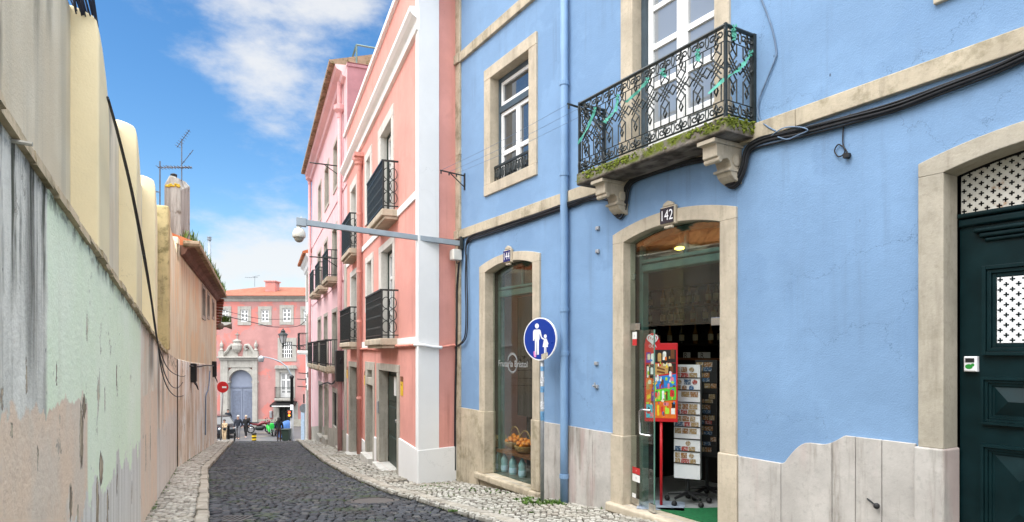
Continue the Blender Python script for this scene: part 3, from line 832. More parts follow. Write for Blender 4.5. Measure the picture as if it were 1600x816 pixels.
# the green street door
gd = MB(); D = .17
m = gd
a, b = SG
m.box(a, b, D+.03, D+.07, ZDG, .98)                       # field
zt = B.px(1500, 335, D)[1]; zt2 = B.px(1500, 356, D)[1]
m.cham(a, b, D-.02, D+.05, zt-.035, zt, .01); m.cham(a, b, D, D+.05, zt2, zt-.037, .012)
xl = B.s(1519, D-.03)
for k, (dz0, dz1, ins, pr) in enumerate(((0, .03, 0, .055), (.032, .065, .03, .04), (.067, .095, .06, .025))):
    ztp = B.px(1519, 357.7, D-.03)[1]
    m.cham(xl+ins, 2*8.46-xl-ins, D+.03-pr, D+.04, ztp-dz1, ztp-dz0, .008)
gdo = m.build('street_door', M['green_paint'], blue, bevel=.004)
def ring_panel(m, x0, x1, z0, z1, d, w_):
    for k, pr in ((0, .035), (1, .022), (2, .010)):
        o_ = k*w_/3; i_ = (k+1)*w_/3-.002
        m.box(x0+o_, x0+i_, d-pr, d+.01, z0+o_, z1-o_); m.box(x1-i_, x1-o_, d-pr, d+.01, z0+o_, z1-o_)
        m.box(x0+i_, x1-i_, d-pr, d+.01, z1-i_, z1-o_); m.box(x0+i_, x1-i_, d-pr, d+.01, z0+o_, z0+i_)
Dp = D+.03
xa = B.s(1536.6, Dp); xb = 2*8.46-xa
mid = 8.46
def lat_plate(m, x0, x1, z0, z1, d, cell, top=None):
    nx, nz = int((x1-x0)/cell), int((z1-z0)/cell)
    cx, cz = (x1-x0)/nx, (z1-z0)/nz
    for j in range(nz):
        for i in range(nx):
            st = (i+j) % 2 == 0
            xs = [x0+cx*i+cx*t_ for t_ in (0, .03, .34, .66, .97, 1)]; zs_ = [z0+cz*j+cz*t_ for t_ in (0, .03, .34, .66, .97, 1)]
            for p in range(5):
                for q in range(5):
                    if st and ((p == 2 and 1 <= q <= 3) or (q == 2 and 1 <= p <= 3)): continue
                    zz0, zz1 = zs_[q], zs_[q+1]
                    if top:
                        tt = top((xs[p]+xs[p+1])/2)
                        if zz0 >= tt: continue
                        zz1 = min(zz1, tt)
                    m.quad((xs[p], d, zz0), (xs[p+1], d, zz0), (xs[p+1], d, zz1), (xs[p], d, zz1))
n = N('rusty_white_grille'); rf = n.math('MULTIPLY', n.ss(n.noise(7, detail=7, rough=.7), .55, .68), .8)
M['grille_rust'] = n.fin(n.mix(rf, n.mix(n.noise(18), (.50, .47, .40), (.74, .72, .66)), (.34, .16, .05)), .6, n.bump(n.noise(60), .3, .004))
M['grille'] = paint('white_cast_grille', (.78, .78, .79), .45, 0, .05)
pz1 = B.px(1536.6, 416.7, Dp)[1]; pz0 = B.px(1536.6, 555.5, Dp)[1]
for xc0, xc1 in ((xa, mid-.09), (mid+.09, xb)):
    pm = MB(); ring_panel(pm, xc0, xc1, pz0, pz1, Dp, .085); pm.build('grille_moulding', M['green_paint'], gdo, bevel=.003)
    g = MB(); lat_plate(g, xc0+.087, xc1-.087, pz0+.087, pz1-.087, Dp-.006, .034); go = g.build('grille', M['grille'], gdo, flip=False)
    so_ = go.modifiers.new('s', 'SOLIDIFY'); so_.thickness = .005; so_.offset = 1
    g = MB(); g.box(xc0+.086, xc1-.086, Dp+.0005, Dp+.004, pz0+.086, pz1-.086); g.build('grille_backing', M['black'], gdo)
    qz1 = B.px(1535, 589, Dp)[1]; qz0 = B.px(1535, 662, Dp)[1]
    for z_a, z_b in ((qz0, qz1), (ZDG+.18, B.px(1533, 693, Dp)[1])):
        pm = MB(); ring_panel(pm, xc0-.004, xc1+.004, z_a, z_b, Dp, .06)
        ix0, ix1, iz0, iz1 = xc0+.07, xc1-.07, z_a+.07, z_b-.07
        hx = min(ix1-ix0, iz1-iz0)/2; cxm, czm = (ix0+ix1)/2, (iz0+iz1)/2
        pk = [(cxm-max(0, (ix1-ix0)/2-hx), Dp-.045, czm-max(0, (iz1-iz0)/2-hx)), (cxm+max(0, (ix1-ix0)/2-hx), Dp-.045, czm-max(0, (iz1-iz0)/2-hx)),
              (cxm+max(0, (ix1-ix0)/2-hx), Dp-.045, czm+max(0, (iz1-iz0)/2-hx)), (cxm-max(0, (ix1-ix0)/2-hx), Dp-.045, czm+max(0, (iz1-iz0)/2-hx))]
        bs = [(ix0, Dp-.001, iz0), (ix1, Dp-.001, iz0), (ix1, Dp-.001, iz1), (ix0, Dp-.001, iz1)]
        pm.add(bs+pk, [(0, 1, 5, 4), (1, 2, 6, 5), (2, 3, 7, 6), (3, 0, 4, 7), (4, 5, 6, 7)])
        pm.build('raised_panel', M['green_paint'], gdo)
m = MB(); m.box(mid-.05, mid+.05, D+.005, D+.05, ZDG, .97); m.build('meeting_stile', M['green_paint'], gdo, bevel=.01)
g = MB(); lat_plate(g, a+.01, b-.01, zt+.002, ZS+RI-.01, D+.035, .036, lambda s: fG(s)-.005); go = g.build('fanlight_grille', M['grille_rust'], gdo, flip=False)
so_ = go.modifiers.new('s', 'SOLIDIFY'); so_.thickness = .005; so_.offset = 1
g = MB(); g.box(a, b, D+.06, D+.066, zt, ZS+RI); g.build('fanlight_backing', M['black'], gdo)
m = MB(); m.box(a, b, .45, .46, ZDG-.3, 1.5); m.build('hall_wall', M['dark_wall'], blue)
# key box on the door
s_, z_ = B.px(1517, 569, D); kb = thing('key_box', 'small white key box with a green emblem fixed to the dark green door', 'key box', B, (s_, D, z_))
m = MB(); m.cham(s_-.042, s_+.042, D-.015, D+.028, z_-.055, z_+.055, .008); m.build('case', M['sign_white'], kb, bevel=.004)
m = MB(); m.box(s_-.028, s_+.028, D-.0185, D-.014, z_+.012, z_+.042); m.build('window', M['black'], kb)
m = MB(); M['logo_green'] = paint('green_print', (.02, .22, .03), .4)
m.disc((s_-.006, z_-.018), .024, D-.0165, 16, .018); m.disc((s_+.018, z_-.006), .011, D-.0167, 12); m.build('emblem', M['logo_green'], kb)
# ------------------------------------------------------------------ shop: glazing and interior (parts of the house)
ra, rb = .2, 7.4
m = MB(); D1 = 3.6
m.quad((ra, D1, -2.1), (rb, D1, -2.1), (rb, D1, 1.7), (ra, D1, 1.7)); m.quad((ra, .30, -2.1), (ra, D1, -2.1), (ra, D1, 1.7), (ra, .30, 1.7))
m.quad((rb, .30, -2.1), (rb, D1, -2.1), (rb, D1, 1.7), (rb, .30, 1.7)); m.quad((ra, .2, 1.7), (rb, .2, 1.7), (rb, D1, 1.7), (ra, D1, 1.7))
wall_strips(m, ra, rb, -2.1, 1.7, [(*S144, ZD144, f144), (*S142, ZD142, f142)], .325)
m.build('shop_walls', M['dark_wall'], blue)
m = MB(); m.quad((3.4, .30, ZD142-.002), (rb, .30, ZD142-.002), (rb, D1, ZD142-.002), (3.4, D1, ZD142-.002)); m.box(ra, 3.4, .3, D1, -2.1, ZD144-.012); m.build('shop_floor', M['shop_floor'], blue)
# old green fanlight frames behind the glass
for (a, b), f, z0, za, zb in ((S144, f144, ZD144, .88, 1.03), (S142, f142, ZD142, .93, 1.07)):
    m = MB(); c = (a+b)/2
    m.box(a, a+.06, .22, .31, z0, 1.25); m.box(b-.06, b, .22, .31, z0, 1.25)
    m.cham(a+.06, b-.06, .20, .31, za, zb-.05, .012); m.cham(a+.06, b-.06, .18, .31, zb-.048, zb, .012)
    m.box(c-.018, c+.018, .24, .28, zb, f(c)-.03)
    k = 14; band(m, [(a+.06+(b-a-.12)*i/k, f(a+.06+(b-a-.12)*i/k)+.01) for i in range(k+1)], [(a+.06+(b-a-.12)*i/k, f(a+.06+(b-a-.12)*i/k)-.05) for i in range(k+1)], .23, .30)
    fo = m.build('fanlight_frame', M['green_frame'], blue, bevel=.004)
    g = MB(); g.prism([(a+.05, zb-.02)]+[(a+.05+(b-a-.1)*i/k, f(a+.05+(b-a-.1)*i/k)-.02) for i in range(k+1)]+[(b-.05, zb-.02)], .262, .267); g.build('pane', M['glass_dim'], fo)
# frameless glass
k = 14; a, b = S144
g = MB(); g.prism([(a+.004, ZD144+.004)]+[(a+.004+(b-a-.008)*i/k, f144(a+.004+(b-a-.008)*i/k)-.004) for i in range(k+1)]+[(b-.004, ZD144+.004)], .125, .133)
gl144 = g.build('shop_window', M['glass'], blue)
a, b = S142
g = MB(); g.prism([(a+.006, .285)]+[(a+.006+(b-a-.012)*i/k, f142(a+.006+(b-a-.012)*i/k)-.004) for i in range(k+1)]+[(b-.006, .285)], .075, .085)
gl142 = g.build('fixed_glass', M['glass'], blue)
m = MB(); s0 = B.s(1112, .08); m.box(s0, b-.002, .068, .092, .265, .345); m.box(b-.07, b-.03, .07, .09, .12, .265); m.build('glass_clamp', M['chrome'], gl142, bevel=.003)
m = MB(); m.box(a+.002, a+.17, .068, .092, .25, .33); m.build('glass_clamp', M['chrome'], gl142, bevel=.003)
m = MB(); m.box(a-.005, a+.05, .10, .125, .84, .91); m.build('glass_clip', M['chrome'], gl142, bevel=.003)
# left leaf, swung slightly out
hx, hd = a+.02, .08; ang = R(-12.4)
def leaf(t_, o_, z): return (hx+t_*math.cos(ang)-o_*math.sin(ang), hd+t_*math.sin(ang)+o_*math.cos(ang), z)
def lbox(m, t0, t1, o0, o1, z0, z1):
    vs = [leaf(*q) for q in ((t0,o0,z0),(t1,o0,z0),(t1,o1,z0),(t0,o1,z0),(t0,o0,z1),(t1,o0,z1),(t1,o1,z1),(t0,o1,z1))]
    return m.add(vs, [(3,2,1,0),(4,5,6,7),(0,1,5,4),(1,2,6,5),(2,3,7,6),(3,0,4,7)])
ZB = ZD142+.012
g = MB(); lbox(g, 0, .50, -.005, .005, ZB+.03, .245); lf = g.build('glass_door', M['glass'], blue)
m = MB(); lbox(m, .492, .502, -.006, .006, ZB+.03, .245)
M['glass_edge'] = paint('green_glass_edge', srgb(96, 132, 120), .2); m.build('edge', M['glass_edge'], lf)
m = MB(); lbox(m, 0, .19, -.014, .014, ZB, ZB+.08); m.build('bottom_rail', M['chrome'], lf, bevel=.003)
m = MB(); lbox(m, .40, .505, -.014, .014, ZB, ZB+.09); m.build('patch_fitting', M['chrome'], lf, bevel=.003)
m = MB(); zt_ = B.px(1005, 640, 0)[1]; zb_ = B.px(1005, 679, 0)[1]
m.tube([leaf(.43, -.01, zt_), leaf(.30, -.05, zt_), leaf(.28, -.055, zt_-.02), leaf(.28, -.055, zb_+.02), leaf(.30, -.05, zb_), leaf(.43, -.01, zb_)], .013, 8); m.build('handle', M['chrome'], lf, smooth=True)
def sticker(name, label, t0, t1, bands):
    zs_ = bands[-1][1]
    o = None
    th = thing(name, label, 'notice', B, leaf((t0+t1)/2, -.0065, (bands[0][0]+zs_)/2))
    for z0, z1, mt, tx, tm in bands:
        m = MB(); m.add([leaf(t0, -.0062, z0), leaf(t1, -.0062, z0), leaf(t1, -.0062, z1), leaf(t0, -.0062, z1)], [(0, 1, 2, 3)]); m.build('sheet', mt, th)
        if tx:
            m = MB(); m.text(tx, 0, 0, 0, (z1-z0)*.5, lambda x, y: leaf((t0+t1)/2+x*.6, -.0066, (z0+z1)/2+y)); m.build('lettering', tm, th, flip=False)
M['paper'] = paint('white_paper', (.74, .74, .72), .7, 0, .03); M['red_paper'] = paint('red_paper', (.50, .03, .03), .6); M['ink'] = paint('dark_ink', (.03, .03, .035), .7)
zz = lambda y: B.px(988, y, .06)[1]
sticker('door_notice', 'small white and red sticker high on the glass shop door', .03, .13, [(zz(540), zz(530), M['red_paper'], None, None), (zz(530), zz(519), M['paper'], 'o', M['ink'])])
sticker('door_notice', 'red and white information sticker low on the glass shop door', .03, .20, [(zz(751), zz(740), M['paper'], 'III', M['ink']), (zz(739), zz(729), M['red_paper'], '- =', M['paper'])])
sticker('door_notice', 'plain white sticker just above the bottom rail of the glass shop door', .025, .11, [(zz(781), zz(770), M['paper'], '.', M['ink'])])
g = MB(); g.box(b-.03, b-.02, .1, .75, ZB+.02, .245); rl = g.build('glass_door', M['glass'], blue)
m = MB(); m.box(b-.04, b-.012, .09, .115, ZB, .245); m.build('edge', M['steel'], rl)
# lettering and ring emblem on the corner window
sc_ = B.s(800.5, .122); zc_ = B.px(800.5, 569, .122)[1]
n = N('white_window_film'); M['film'] = n.fin((.36, .37, .37), .6)
def rt(x, y): return (sc_+x, .1235, zc_+y)
m = MB(); m.text('Frutaria Bristol', 0, 0, 0, .142, rt); m.build('lettering', M['film'], gl144, flip=False)
n = N('frosted_halo'); 
m = MB()
for r0, r1, a0, a1 in ((.125, .152, .25, 2.9), (.155, .162, .4, 2.7), (.125, .148, 3.4, 5.9), (.153, .158, 3.7, 5.6)):
    q = 20
    pts = [(sc_+r*math.cos(a0+(a1-a0)*i/q), .1238, zc_+.015+r*math.sin(a0+(a1-a0)*i/q)) for r in (r0, r1) for i in range(q+1)]
    m.add(pts, [(i, i+1, q+2+i, q+1+i) for i in range(q)])
M['film_dim'] = paint('faint_window_film', (.20, .21, .21), .7); m.build('emblem', M['film_dim'], gl144)
# dark boards behind the display
n = N('dark_display_board'); st = n.noise(1, n.map((9, 9, .15)), 4)
M['board'] = n.fin(n.mix(n.ss(st, .4, .65), (.028, .024, .019), (.062, .054, .044)), .75)
m = MB(); m.box(1.0, 2.5, .62, .64, -1.05, .9); m.box(1.0, 2.5, .80, .82, -2.0, -1.05); m.build('display_board', M['board'], blue)
zs_ = -1.565
m = MB(); m.box(1.06, 2.43, .18, .62, zs_-.05, zs_); m.build('display_shelf', M['wood'], blue, bevel=.006)
M['mat_dark'] = paint('dark_teal_display_mat', (.02, .055, .05), .3)
m = MB(); m.box(1.055, 2.435, .14, .79, ZD144, ZD144+.008); m.build('display_mat', M['mat_dark'], blue)

# baskets of fruit
n = N('wicker'); wv = n.node('ShaderNodeTexWave'); n.l.new(n.map((1, 1, 1)), wv.inputs[0]); wv.inputs['Scale'].default_value = 18; wv.bands_direction = 'Z'; wv.inputs['Distortion'].default_value = 3
M['wicker'] = n.fin(n.mix(wv.outputs['Fac'], (.22, .11, .035), (.48, .28, .10)), .7, n.bump(wv.outputs['Fac'], .6, .01))
n = N('orange_peel'); M['orange'] = n.fin(n.mix(n.noise(12), (.72, .17, .008), (.82, .27, .012)), .45, n.bump(n.noise(180), .15, .002))
n = N('pale_fruit'); M['pale_fruit'] = n.fin(n.mix(n.noise(12), (.66, .46, .14), (.74, .60, .26)), .5)
def basket(s, d, r, label, fruit, mat, flabel, count, hr):
    t = thing('fruit_basket', label, 'basket', B, (s, d, zs_), 'wicker baskets in the corner shop window')
    m = MB(); m.lathe((s, d, zs_), [(r*.62, 0), (r*.9, .05), (r, .10), (r*1.02, .115), (r*.95, .115), (r*.85, .06), (r*.5, .03)], 18); m.build('body', M['wicker'], t, smooth=True)
    m = MB(); m.tube([(s+r*.98*math.cos(q), d, zs_+.10+hr*math.sin(q)) for q in [math.pi*k/14 for k in range(15)]], .011, 6); m.build('handle', M['wicker'], t, smooth=True)
    rnd = random.Random(label); first = None; rr = .037
    spots = []
    for j in range(400):
        if len(spots) >= count: break
        q = rnd.random()*6.28; rad = r*.78*math.sqrt(rnd.random()); z = zs_+.115+.055*(1-(rad/r)**2)*rnd.choice((0, 1, 1.7))
        p = (s+rad*math.cos(q), d+rad*math.sin(q), z)
        if all((Vector(p)-Vector(o_)).length > rr*1.55 for o_ in spots): spots.append(p)
    for p in spots:
        if first is None:
            m = MB(); m.ball(p, (rr, rr, rr*.94), 12, 8); first = m.build(fruit, mat, None, B, p, smooth=True)
            tag(first, flabel, 'fruit', flabel.split(' piled')[0]+' fruit in a basket')
        else:
            c = first.copy(); COL.objects.link(c); c.location = B.w(*p)
basket(B.s(781, .36), .36, .165, 'wicker basket of pale yellow fruit beside the left jamb of the corner shop window', 'pale_fruit', M['pale_fruit'], 'pale yellow fruit piled in the basket by the left jamb', 12, .23)
basket(B.s(804.5, .46), .46, .17, 'wicker basket heaped with oranges in the middle of the corner shop window shelf', 'orange', M['orange'], 'orange piled in the middle basket of the corner window', 20, .25)
basket(B.s(821, .34), .34, .175, 'wicker basket of oranges beside the signpost end of the corner shop window', 'orange', M['orange'], 'orange piled in the basket at the signpost end', 20, .24)
# water bottles under the shelf
n = N('blue_bottle_plastic'); M['bottle'] = n.fin(n.mix(n.noise(8), (.14, .32, .36), (.30, .48, .52)), .12, spec=.7)
M['bottle_label'] = paint('white_blue_label', (.42, .58, .72), .5, 0, .1)
M['bottle_cap'] = paint('blue_cap', (.03, .12, .40), .4)
for i, x in enumerate((778.5, 788, 801.5, 816)):
    s = B.s(x, .30); z = ZD144+.009
    t = thing('water_bottle', ('large clear water bottle nearest the left jamb under the fruit shelf', 'second large water bottle from the left jamb under the fruit shelf', 'third large water bottle from the left jamb under the fruit shelf', 'large water bottle at the signpost end under the fruit shelf')[i], 'water bottle', B, (s, .30, z), 'water bottles under the fruit shelf')
    m = MB(); m.lathe((s, .30, z), [(.055, 0), (.060, .01), (.060, .12), (.054, .135), (.060, .15), (.060, .20), (.03, .26), (.018, .275), (.018, .29)], 14); m.build('body', M['bottle'], t, smooth=True)
    m = MB(); m.lathe((s, .30, z), [(.061, .03), (.062, .035), (.062, .105), (.061, .11)], 14); m.build('label', M['bottle_label'], t, smooth=True)
    m = MB(); m.lathe((s, .30, z), [(.022, .287), (.022, .318)], 10); m.build('cap', M['bottle_cap'], t)
    m = MB(); m.tube([(s+.03*math.cos(q), .30, z+.26+.06*math.sin(q)) for q in [math.pi*k/8 for k in range(9)]], .005, 4); m.build('handle', M['bottle_cap'], t)

# ice cream board on a red pole
XI, YI = B.inv(1.71, 7.34)
t = thing('ice_cream_display', 'tall red ice cream display board on a slim red pole in the doorway', 'display stand', B, (XI, YI, ZD142))
rotb = .74
def ib(x, o_, z): return (XI+x*math.cos(rotb)-o_*math.sin(rotb), YI+x*math.sin(rotb)+o_*math.cos(rotb), z)
def ibox(m, x0, x1, o0, o1, z0, z1):
    return m.add([ib(*q) for q in ((x0,o0,z0),(x1,o0,z0),(x1,o1,z0),(x0,o1,z0),(x0,o0,z1),(x1,o0,z1),(x1,o1,z1),(x0,o1,z1))], [(3,2,1,0),(4,5,6,7),(0,1,5,4),(1,2,6,5),(2,3,7,6),(3,0,4,7)])
def iflat(m, pts, o_): return m.add([ib(x, o_, z) for x, z in pts], [tuple(range(len(pts)))])
HW = .185; zt1, zb1 = .10, -.80
m = MB(); m.tube([ib(-.0, .02, ZD142), ib(-.0, .02, zb1+.05)], .017, 8); m.build('pole', M['red'], t, smooth=True)
m = MB(); ibox(m, -.26, .26, -.2, .24, ZD142+.002, ZD142+.012); M['stand_base'] = paint('pale_grey_base', srgb(150, 160, 176), .5); m.build('base', M['stand_base'], t)
m = MB(); ibox(m, -HW, HW, -.012, .012, zb1, zt1)
hc = -.095
pl = [(hc-.085, zt1-.01)]+[(hc+.085*math.cos(q), zt1+.0+.115*math.sin(q)) for q in [math.pi-math.pi*k/10 for k in range(11)]]+[(hc+.085, zt1-.01)]
m.add([ib(x, -.012, z) for x, z in pl]+[ib(x, .012, z) for x, z in pl], [tuple(range(len(pl))), tuple(range(2*len(pl)-1, len(pl)-1, -1))]+[(i, i+1, len(pl)+i+1, len(pl)+i) for i in range(len(pl)-1)])
m.build('board', M['red'], t, bevel=.004)
m = MB()
def heart(k, ox=0, oz=0): return [(hc+ox+k*.052*(16*math.sin(q)**3)/16, zt1+.047+oz+k*.050*(13*math.cos(q)-5*math.cos(2*q)-2*math.cos(3*q)-math.cos(4*q))/15) for q in [2*math.pi*i/26 for i in range(26)]]
for kk in (1.15, .72):
    m.tube([ib(x, -.015, z) for x, z in heart(kk)], .0068, 4, closed=True)
m.tube([ib(x, -.015, z) for x, z in heart(.34)], .0055, 4, closed=True)
m.text('OLA', 0, 0, 0, .046, lambda x, y: ib(hc+x, -.0145, zt1-.035+y)); m.build('logo', M['sign_white'], t, flip=False)
PAL = {'blk': (.02, .012, .012), 'brown': (.16, .05, .015), 'tan': (.52, .30, .10), 'cream': (.75, .66, .48), 'white': (.8, .8, .78), 'blue': (.02, .22, .62), 'green': (.10, .55, .05), 'dkgreen': (.02, .18, .05),
       'purple': (.14, .04, .30), 'orange': (.75, .17, .02), 'yellow': (.8, .58, .03), 'pink': (.75, .22, .30), 'lime': (.42, .68, .05), 'cyan': (.08, .48, .6), 'red2': (.62, .03, .03)}
for k_, v_ in PAL.items(): M['p_'+k_] = paint('print_'+k_, v_, .35, 0, .12, 30)
def pic(key, polys, o_):
    m = MB()
    for p in polys: iflat(m, p, o_)
    m.build('board_print', M['p_'+key], t, flip=True)
def rect(x0, x1, z0, z1): return [(x0, z0), (x1, z0), (x1, z1), (x0, z1)]
X0, X1 = -HW+.018, HW-.018
Zr = lambda f: zt1-.02+(zb1+.03-(zt1-.02))*f           # 0 top .. 1 bottom
def pop(x, z, w_, h):                                   # ice lolly outline
    return [(x-w_/2, z-h/2)]+[(x+w_/2*math.cos(q), z+h/2-w_/2+w_/2*math.sin(q)) for q in [math.pi-math.pi*k/6 for k in range(7)]][::1]+[(x+w_/2, z-h/2)]
pic('blk', [rect(X0+.10, X1, Zr(.24), Zr(.065)), rect(X0, X0+.09, Zr(.46), Zr(.265)), rect(X0+.245, X1, Zr(.38), Zr(.245))], -.0135)
pic('tan', [[(X0+.10, Zr(.41)), (X1-.09, Zr(.385)), (X1-.08, Zr(.245)), (X0+.10, Zr(.255))]], -.0138)
pic('blue', [[(X0+.075, Zr(.60)), (X1, Zr(.555)), (X1, Zr(.39)), (X0+.10, Zr(.43))]], -.0141)
pic('green', [[(X0+.10, Zr(.765)), (X1, Zr(.735)), (X1, Zr(.562)), (X0+.095, Zr(.608))]], -.0142)
pic('orange', [[(X0+.075, Zr(.985)), (X1, Zr(.985)), (X1, Zr(.745)), (X0+.1, Zr(.775))], rect(X0, X0+.07, Zr(.80), Zr(.45))], -.0137)
pic('cyan', [rect(X0, X0+.073, Zr(.985), Zr(.805))], -.0139)
pic('purple', [[(X0+.055, Zr(.76)), (X0+.10, Zr(.78)), (X0+.115, Zr(.64)), (X0+.06, Zr(.63))], rect(X0, X0+.05, Zr(.24), Zr(.10))], -.0145)
pic('white', [pop(X0+.225-.02, Zr(.145), .040, .10), pop(X0+.075, Zr(.185), .042, .12), rect(X0+.008, X0+.032, Zr(.44), Zr(.29)), pop(X0+.19, Zr(.675), .026, .105), pop(X0+.065, Zr(.35), .03, .08), [(X0+.255, Zr(.50)), (X0+.28, Zr(.50)), (X0+.268, Zr(.455))], rect(X1-.055, X1-.012, Zr(.93), Zr(.85)), pop(X0+.12, Zr(.46), .03, .05)], -.0150)
pic('tan', [pop(X0+.15, Zr(.165), .040, .10), pop(X0+.02, Zr(.55), .035, .09), [(X0+.10, Zr(.52)), (X0+.13, Zr(.52)), (X0+.115, Zr(.465))]], -.0151)
pic('brown', [pop(X0+.295, Zr(.12), .042, .11), [(X0+.12, Zr(.32)), (X0+.21, Zr(.345)), (X0+.21, Zr(.325)), (X0+.125, Zr(.295))], [(X0+.12, Zr(.37)), (X0+.21, Zr(.39)), (X0+.21, Zr(.365)), (X0+.125, Zr(.345))], pop(X0+.18, Zr(.505), .034, .075), pop(X0+.285, Zr(.32), .036, .08), pop(X0+.23, Zr(.68), .022, .1)], -.0151)
pic('lime', [pop(X0+.145, Zr(.675), .026, .105), pop(X0+.235, Zr(.875), .045, .09), rect(X0, X0+.03, Zr(.80), Zr(.775))], -.0151)
pic('red2', [pop(X0+.29, Zr(.645), .048, .085), pop(X0+.18, Zr(.885), .025, .10), pop(X0+.03, Zr(.90), .04, .05)], -.0152)
pic('yellow', [pop(X0+.135, Zr(.88), .022, .12), [(X0+.01, Zr(.74)), (X0+.055, Zr(.71)), (X0+.05, Zr(.66)), (X0+.012, Zr(.68))], [(X0+.07, Zr(.525)), (X0+.09, Zr(.525)), (X0+.08, Zr(.48))]], -.0152)
pic('pink', [pop(X0+.29, Zr(.455), .04, .045), rect(X0+.195, X0+.25, Zr(.815), Zr(.775)), pop(X0+.06, Zr(.94), .035, .05)], -.0152)
pic('cream', [pop(X0+.215, Zr(.255), .05, .05), pop(X0+.03, Zr(.16), .03, .07), pop(X0+.265, Zr(.265), .04, .04), pop(X0+.04, Zr(.50), .035, .05)], -.0153)
rnd = random.Random(99)
for key in ('white', 'brown', 'tan', 'cream', 'yellow', 'pink', 'red2', 'blue', 'lime', 'purple', 'blk', 'orange'):
    pl_ = []
    for q in range(5):
        x, z = rnd.uniform(X0+.02, X1-.02), Zr(rnd.uniform(.10, .95)); w_ = rnd.uniform(.010, .024)
        pl_.append(pop(x, z, w_, w_*rnd.uniform(1.2, 3)) if rnd.random() < .7 else [(x-w_, z), (x+w_*.3, z-w_*.8), (x+w_, z+w_*.3), (x-w_*.2, z+w_)])
    pic(key, pl_, -.01535-.00004*len(key))
pic('blk', [rect(X1-.05, X1-.008, Zr(.845), Zr(.775)), pop(X0+.085, Zr(.53), .02, .05), pop(X0+.03, Zr(.86), .018, .035)], -.0153)

# postcard stands
n = N('postcards'); r_ = n.island()
rp = n.node('ShaderNodeValToRGB'); n.l.new(r_, rp.inputs[0]); el = rp.color_ramp.elements; rp.color_ramp.interpolation = 'CONSTANT'
for i, (p, c) in enumerate(((0, (.05, .13, .28)), (.2, (.26, .12, .04)), (.36, (.10, .16, .20)), (.5, (.30, .20, .09)), (.64, (.04, .09, .17)), (.76, (.08, .14, .07)), (.86, (.34, .05, .04)), (.93, (.40, .42, .45)))):
    e = el[0] if i == 0 else el[1] if i == 1 else el.new(p)
    e.position = p; e.color = c4(c)
M['cards'] = n.fin(n.mix(n.math('MULTIPLY', n.ss(n.noise(60, detail=3), .5, .6), .6), rp.outputs[0], (.55, .56, .56)), .35)
M['rack_white'] = paint('white_rack_enamel', (.70, .71, .73), .4, 0, .03)
def postcard_stand(X, Y, rot, z0, z1, hw, tiers, label, back, casters=True, seed=1, white_bottom=True):
    s, d = B.inv(X, Y)
    t = thing('postcard_stand', label, 'postcard stand', B, (s, d, ZD142))
    f = lambda x, o_, z: (s+x*math.cos(rot)-o_*math.sin(rot), d+x*math.sin(rot)+o_*math.cos(rot), z)
    def bx(m, x0, x1, o0, o1, za, zb): return m.add([f(*q) for q in ((x0,o0,za),(x1,o0,za),(x1,o1,za),(x0,o1,za),(x0,o0,zb),(x1,o0,zb),(x1,o1,zb),(x0,o1,zb))], [(3,2,1,0),(4,5,6,7),(0,1,5,4),(1,2,6,5),(2,3,7,6),(3,0,4,7)])
    m = MB(); bx(m, -hw, hw, -.05, .05, z0, z1); m.build('panel', back, t, bevel=.003)
    m = MB(); m.tube([f(0, 0, ZD142+.1), f(0, 0, z0)], .02, 8); m.build('post', M['black'], t)
    rnd = random.Random(seed); H = (z1-z0)*(.86 if white_bottom else 1)/tiers
    for k in range(tiers):
        zt_ = z1-.015-k*H; m = MB(); x = -hw+.012
        rows = 2 if k % 3 != 2 else rnd.choice((1, 2)); 
        for rr in range(rows):
            x = -hw+.012
            while x < hw-.05:
                w_ = rnd.uniform(.058, .10); h = H*.43
                if x+w_ > hw-.008: break
                zz_ = zt_-H*.08-rr*(h+.006)
                if rnd.random() < .95:
                    kind = rnd.random()
                    if kind < .25 and white_bottom:
                        cx, cz, r0 = x+w_/2, zz_-h/2, min(w_, h)*.48
                        m.add([f(cx+r0*math.cos(2*math.pi*q/12), -.054-.001*rr, cz+r0*math.sin(2*math.pi*q/12)) for q in range(12)], [tuple(range(12))])
                    else: m.add([f(*q) for q in ((x, -.054, zz_-h), (x+w_, -.054, zz_-h), (x+w_, -.054, zz_), (x, -.054, zz_))], [(0, 1, 2, 3)])
                x += w_+.008
        m.build('card_tier', M['cards'], t)
        m = MB(); bx(m, -hw, hw, -.06, -.05, zt_-H*.98, zt_-H*.98+.010); m.build('ledge', M['black'], t)
    if casters:
        for i in range(5):
            q = 2*math.pi*i/5+.5; ex, eo = .25*math.cos(q), .25*math.sin(q)
            m = MB(); m.tube([f(0, 0, ZD142+.13), f(ex*.95, eo*.95, ZD142+.09)], [.022, .016], 6); m.ball(f(ex, eo, ZD142+.034), .034, 10, 6); m.build('caster_leg', M['black'], t)
postcard_stand(2.055, 7.48, .56, -1.475, -.15, .15, 8, 'white postcard stand with magnets and views on black casters in the doorway', M['rack_white'])
postcard_stand(2.36, 7.75, .56, -1.25, -.10, .13, 9, 'dark postcard rack behind the white stand inside the shop doorway', M['black'], seed=5, white_bottom=False)
m = MB(); sA, sB = B.s(1040, .3), 5.76
mat_pts = [(4.70, .14), (5.755, .14), (5.755, .30), (5.40, .72), (5.15, .95), (4.98, .55)]
m.prism([(p[0], p[1]) for p in mat_pts], ZD142+.0, ZD142+.012, 'z'); M['green_mat'] = paint('green_fibre_mat', (.006, .11, .035), .9, 0, .2, 40, .3)
tag(m.build('door_mat', M['green_mat'], None, B, (5.2, .4, ZD142)), 'bright green fibre mat on the shop threshold', 'door mat')
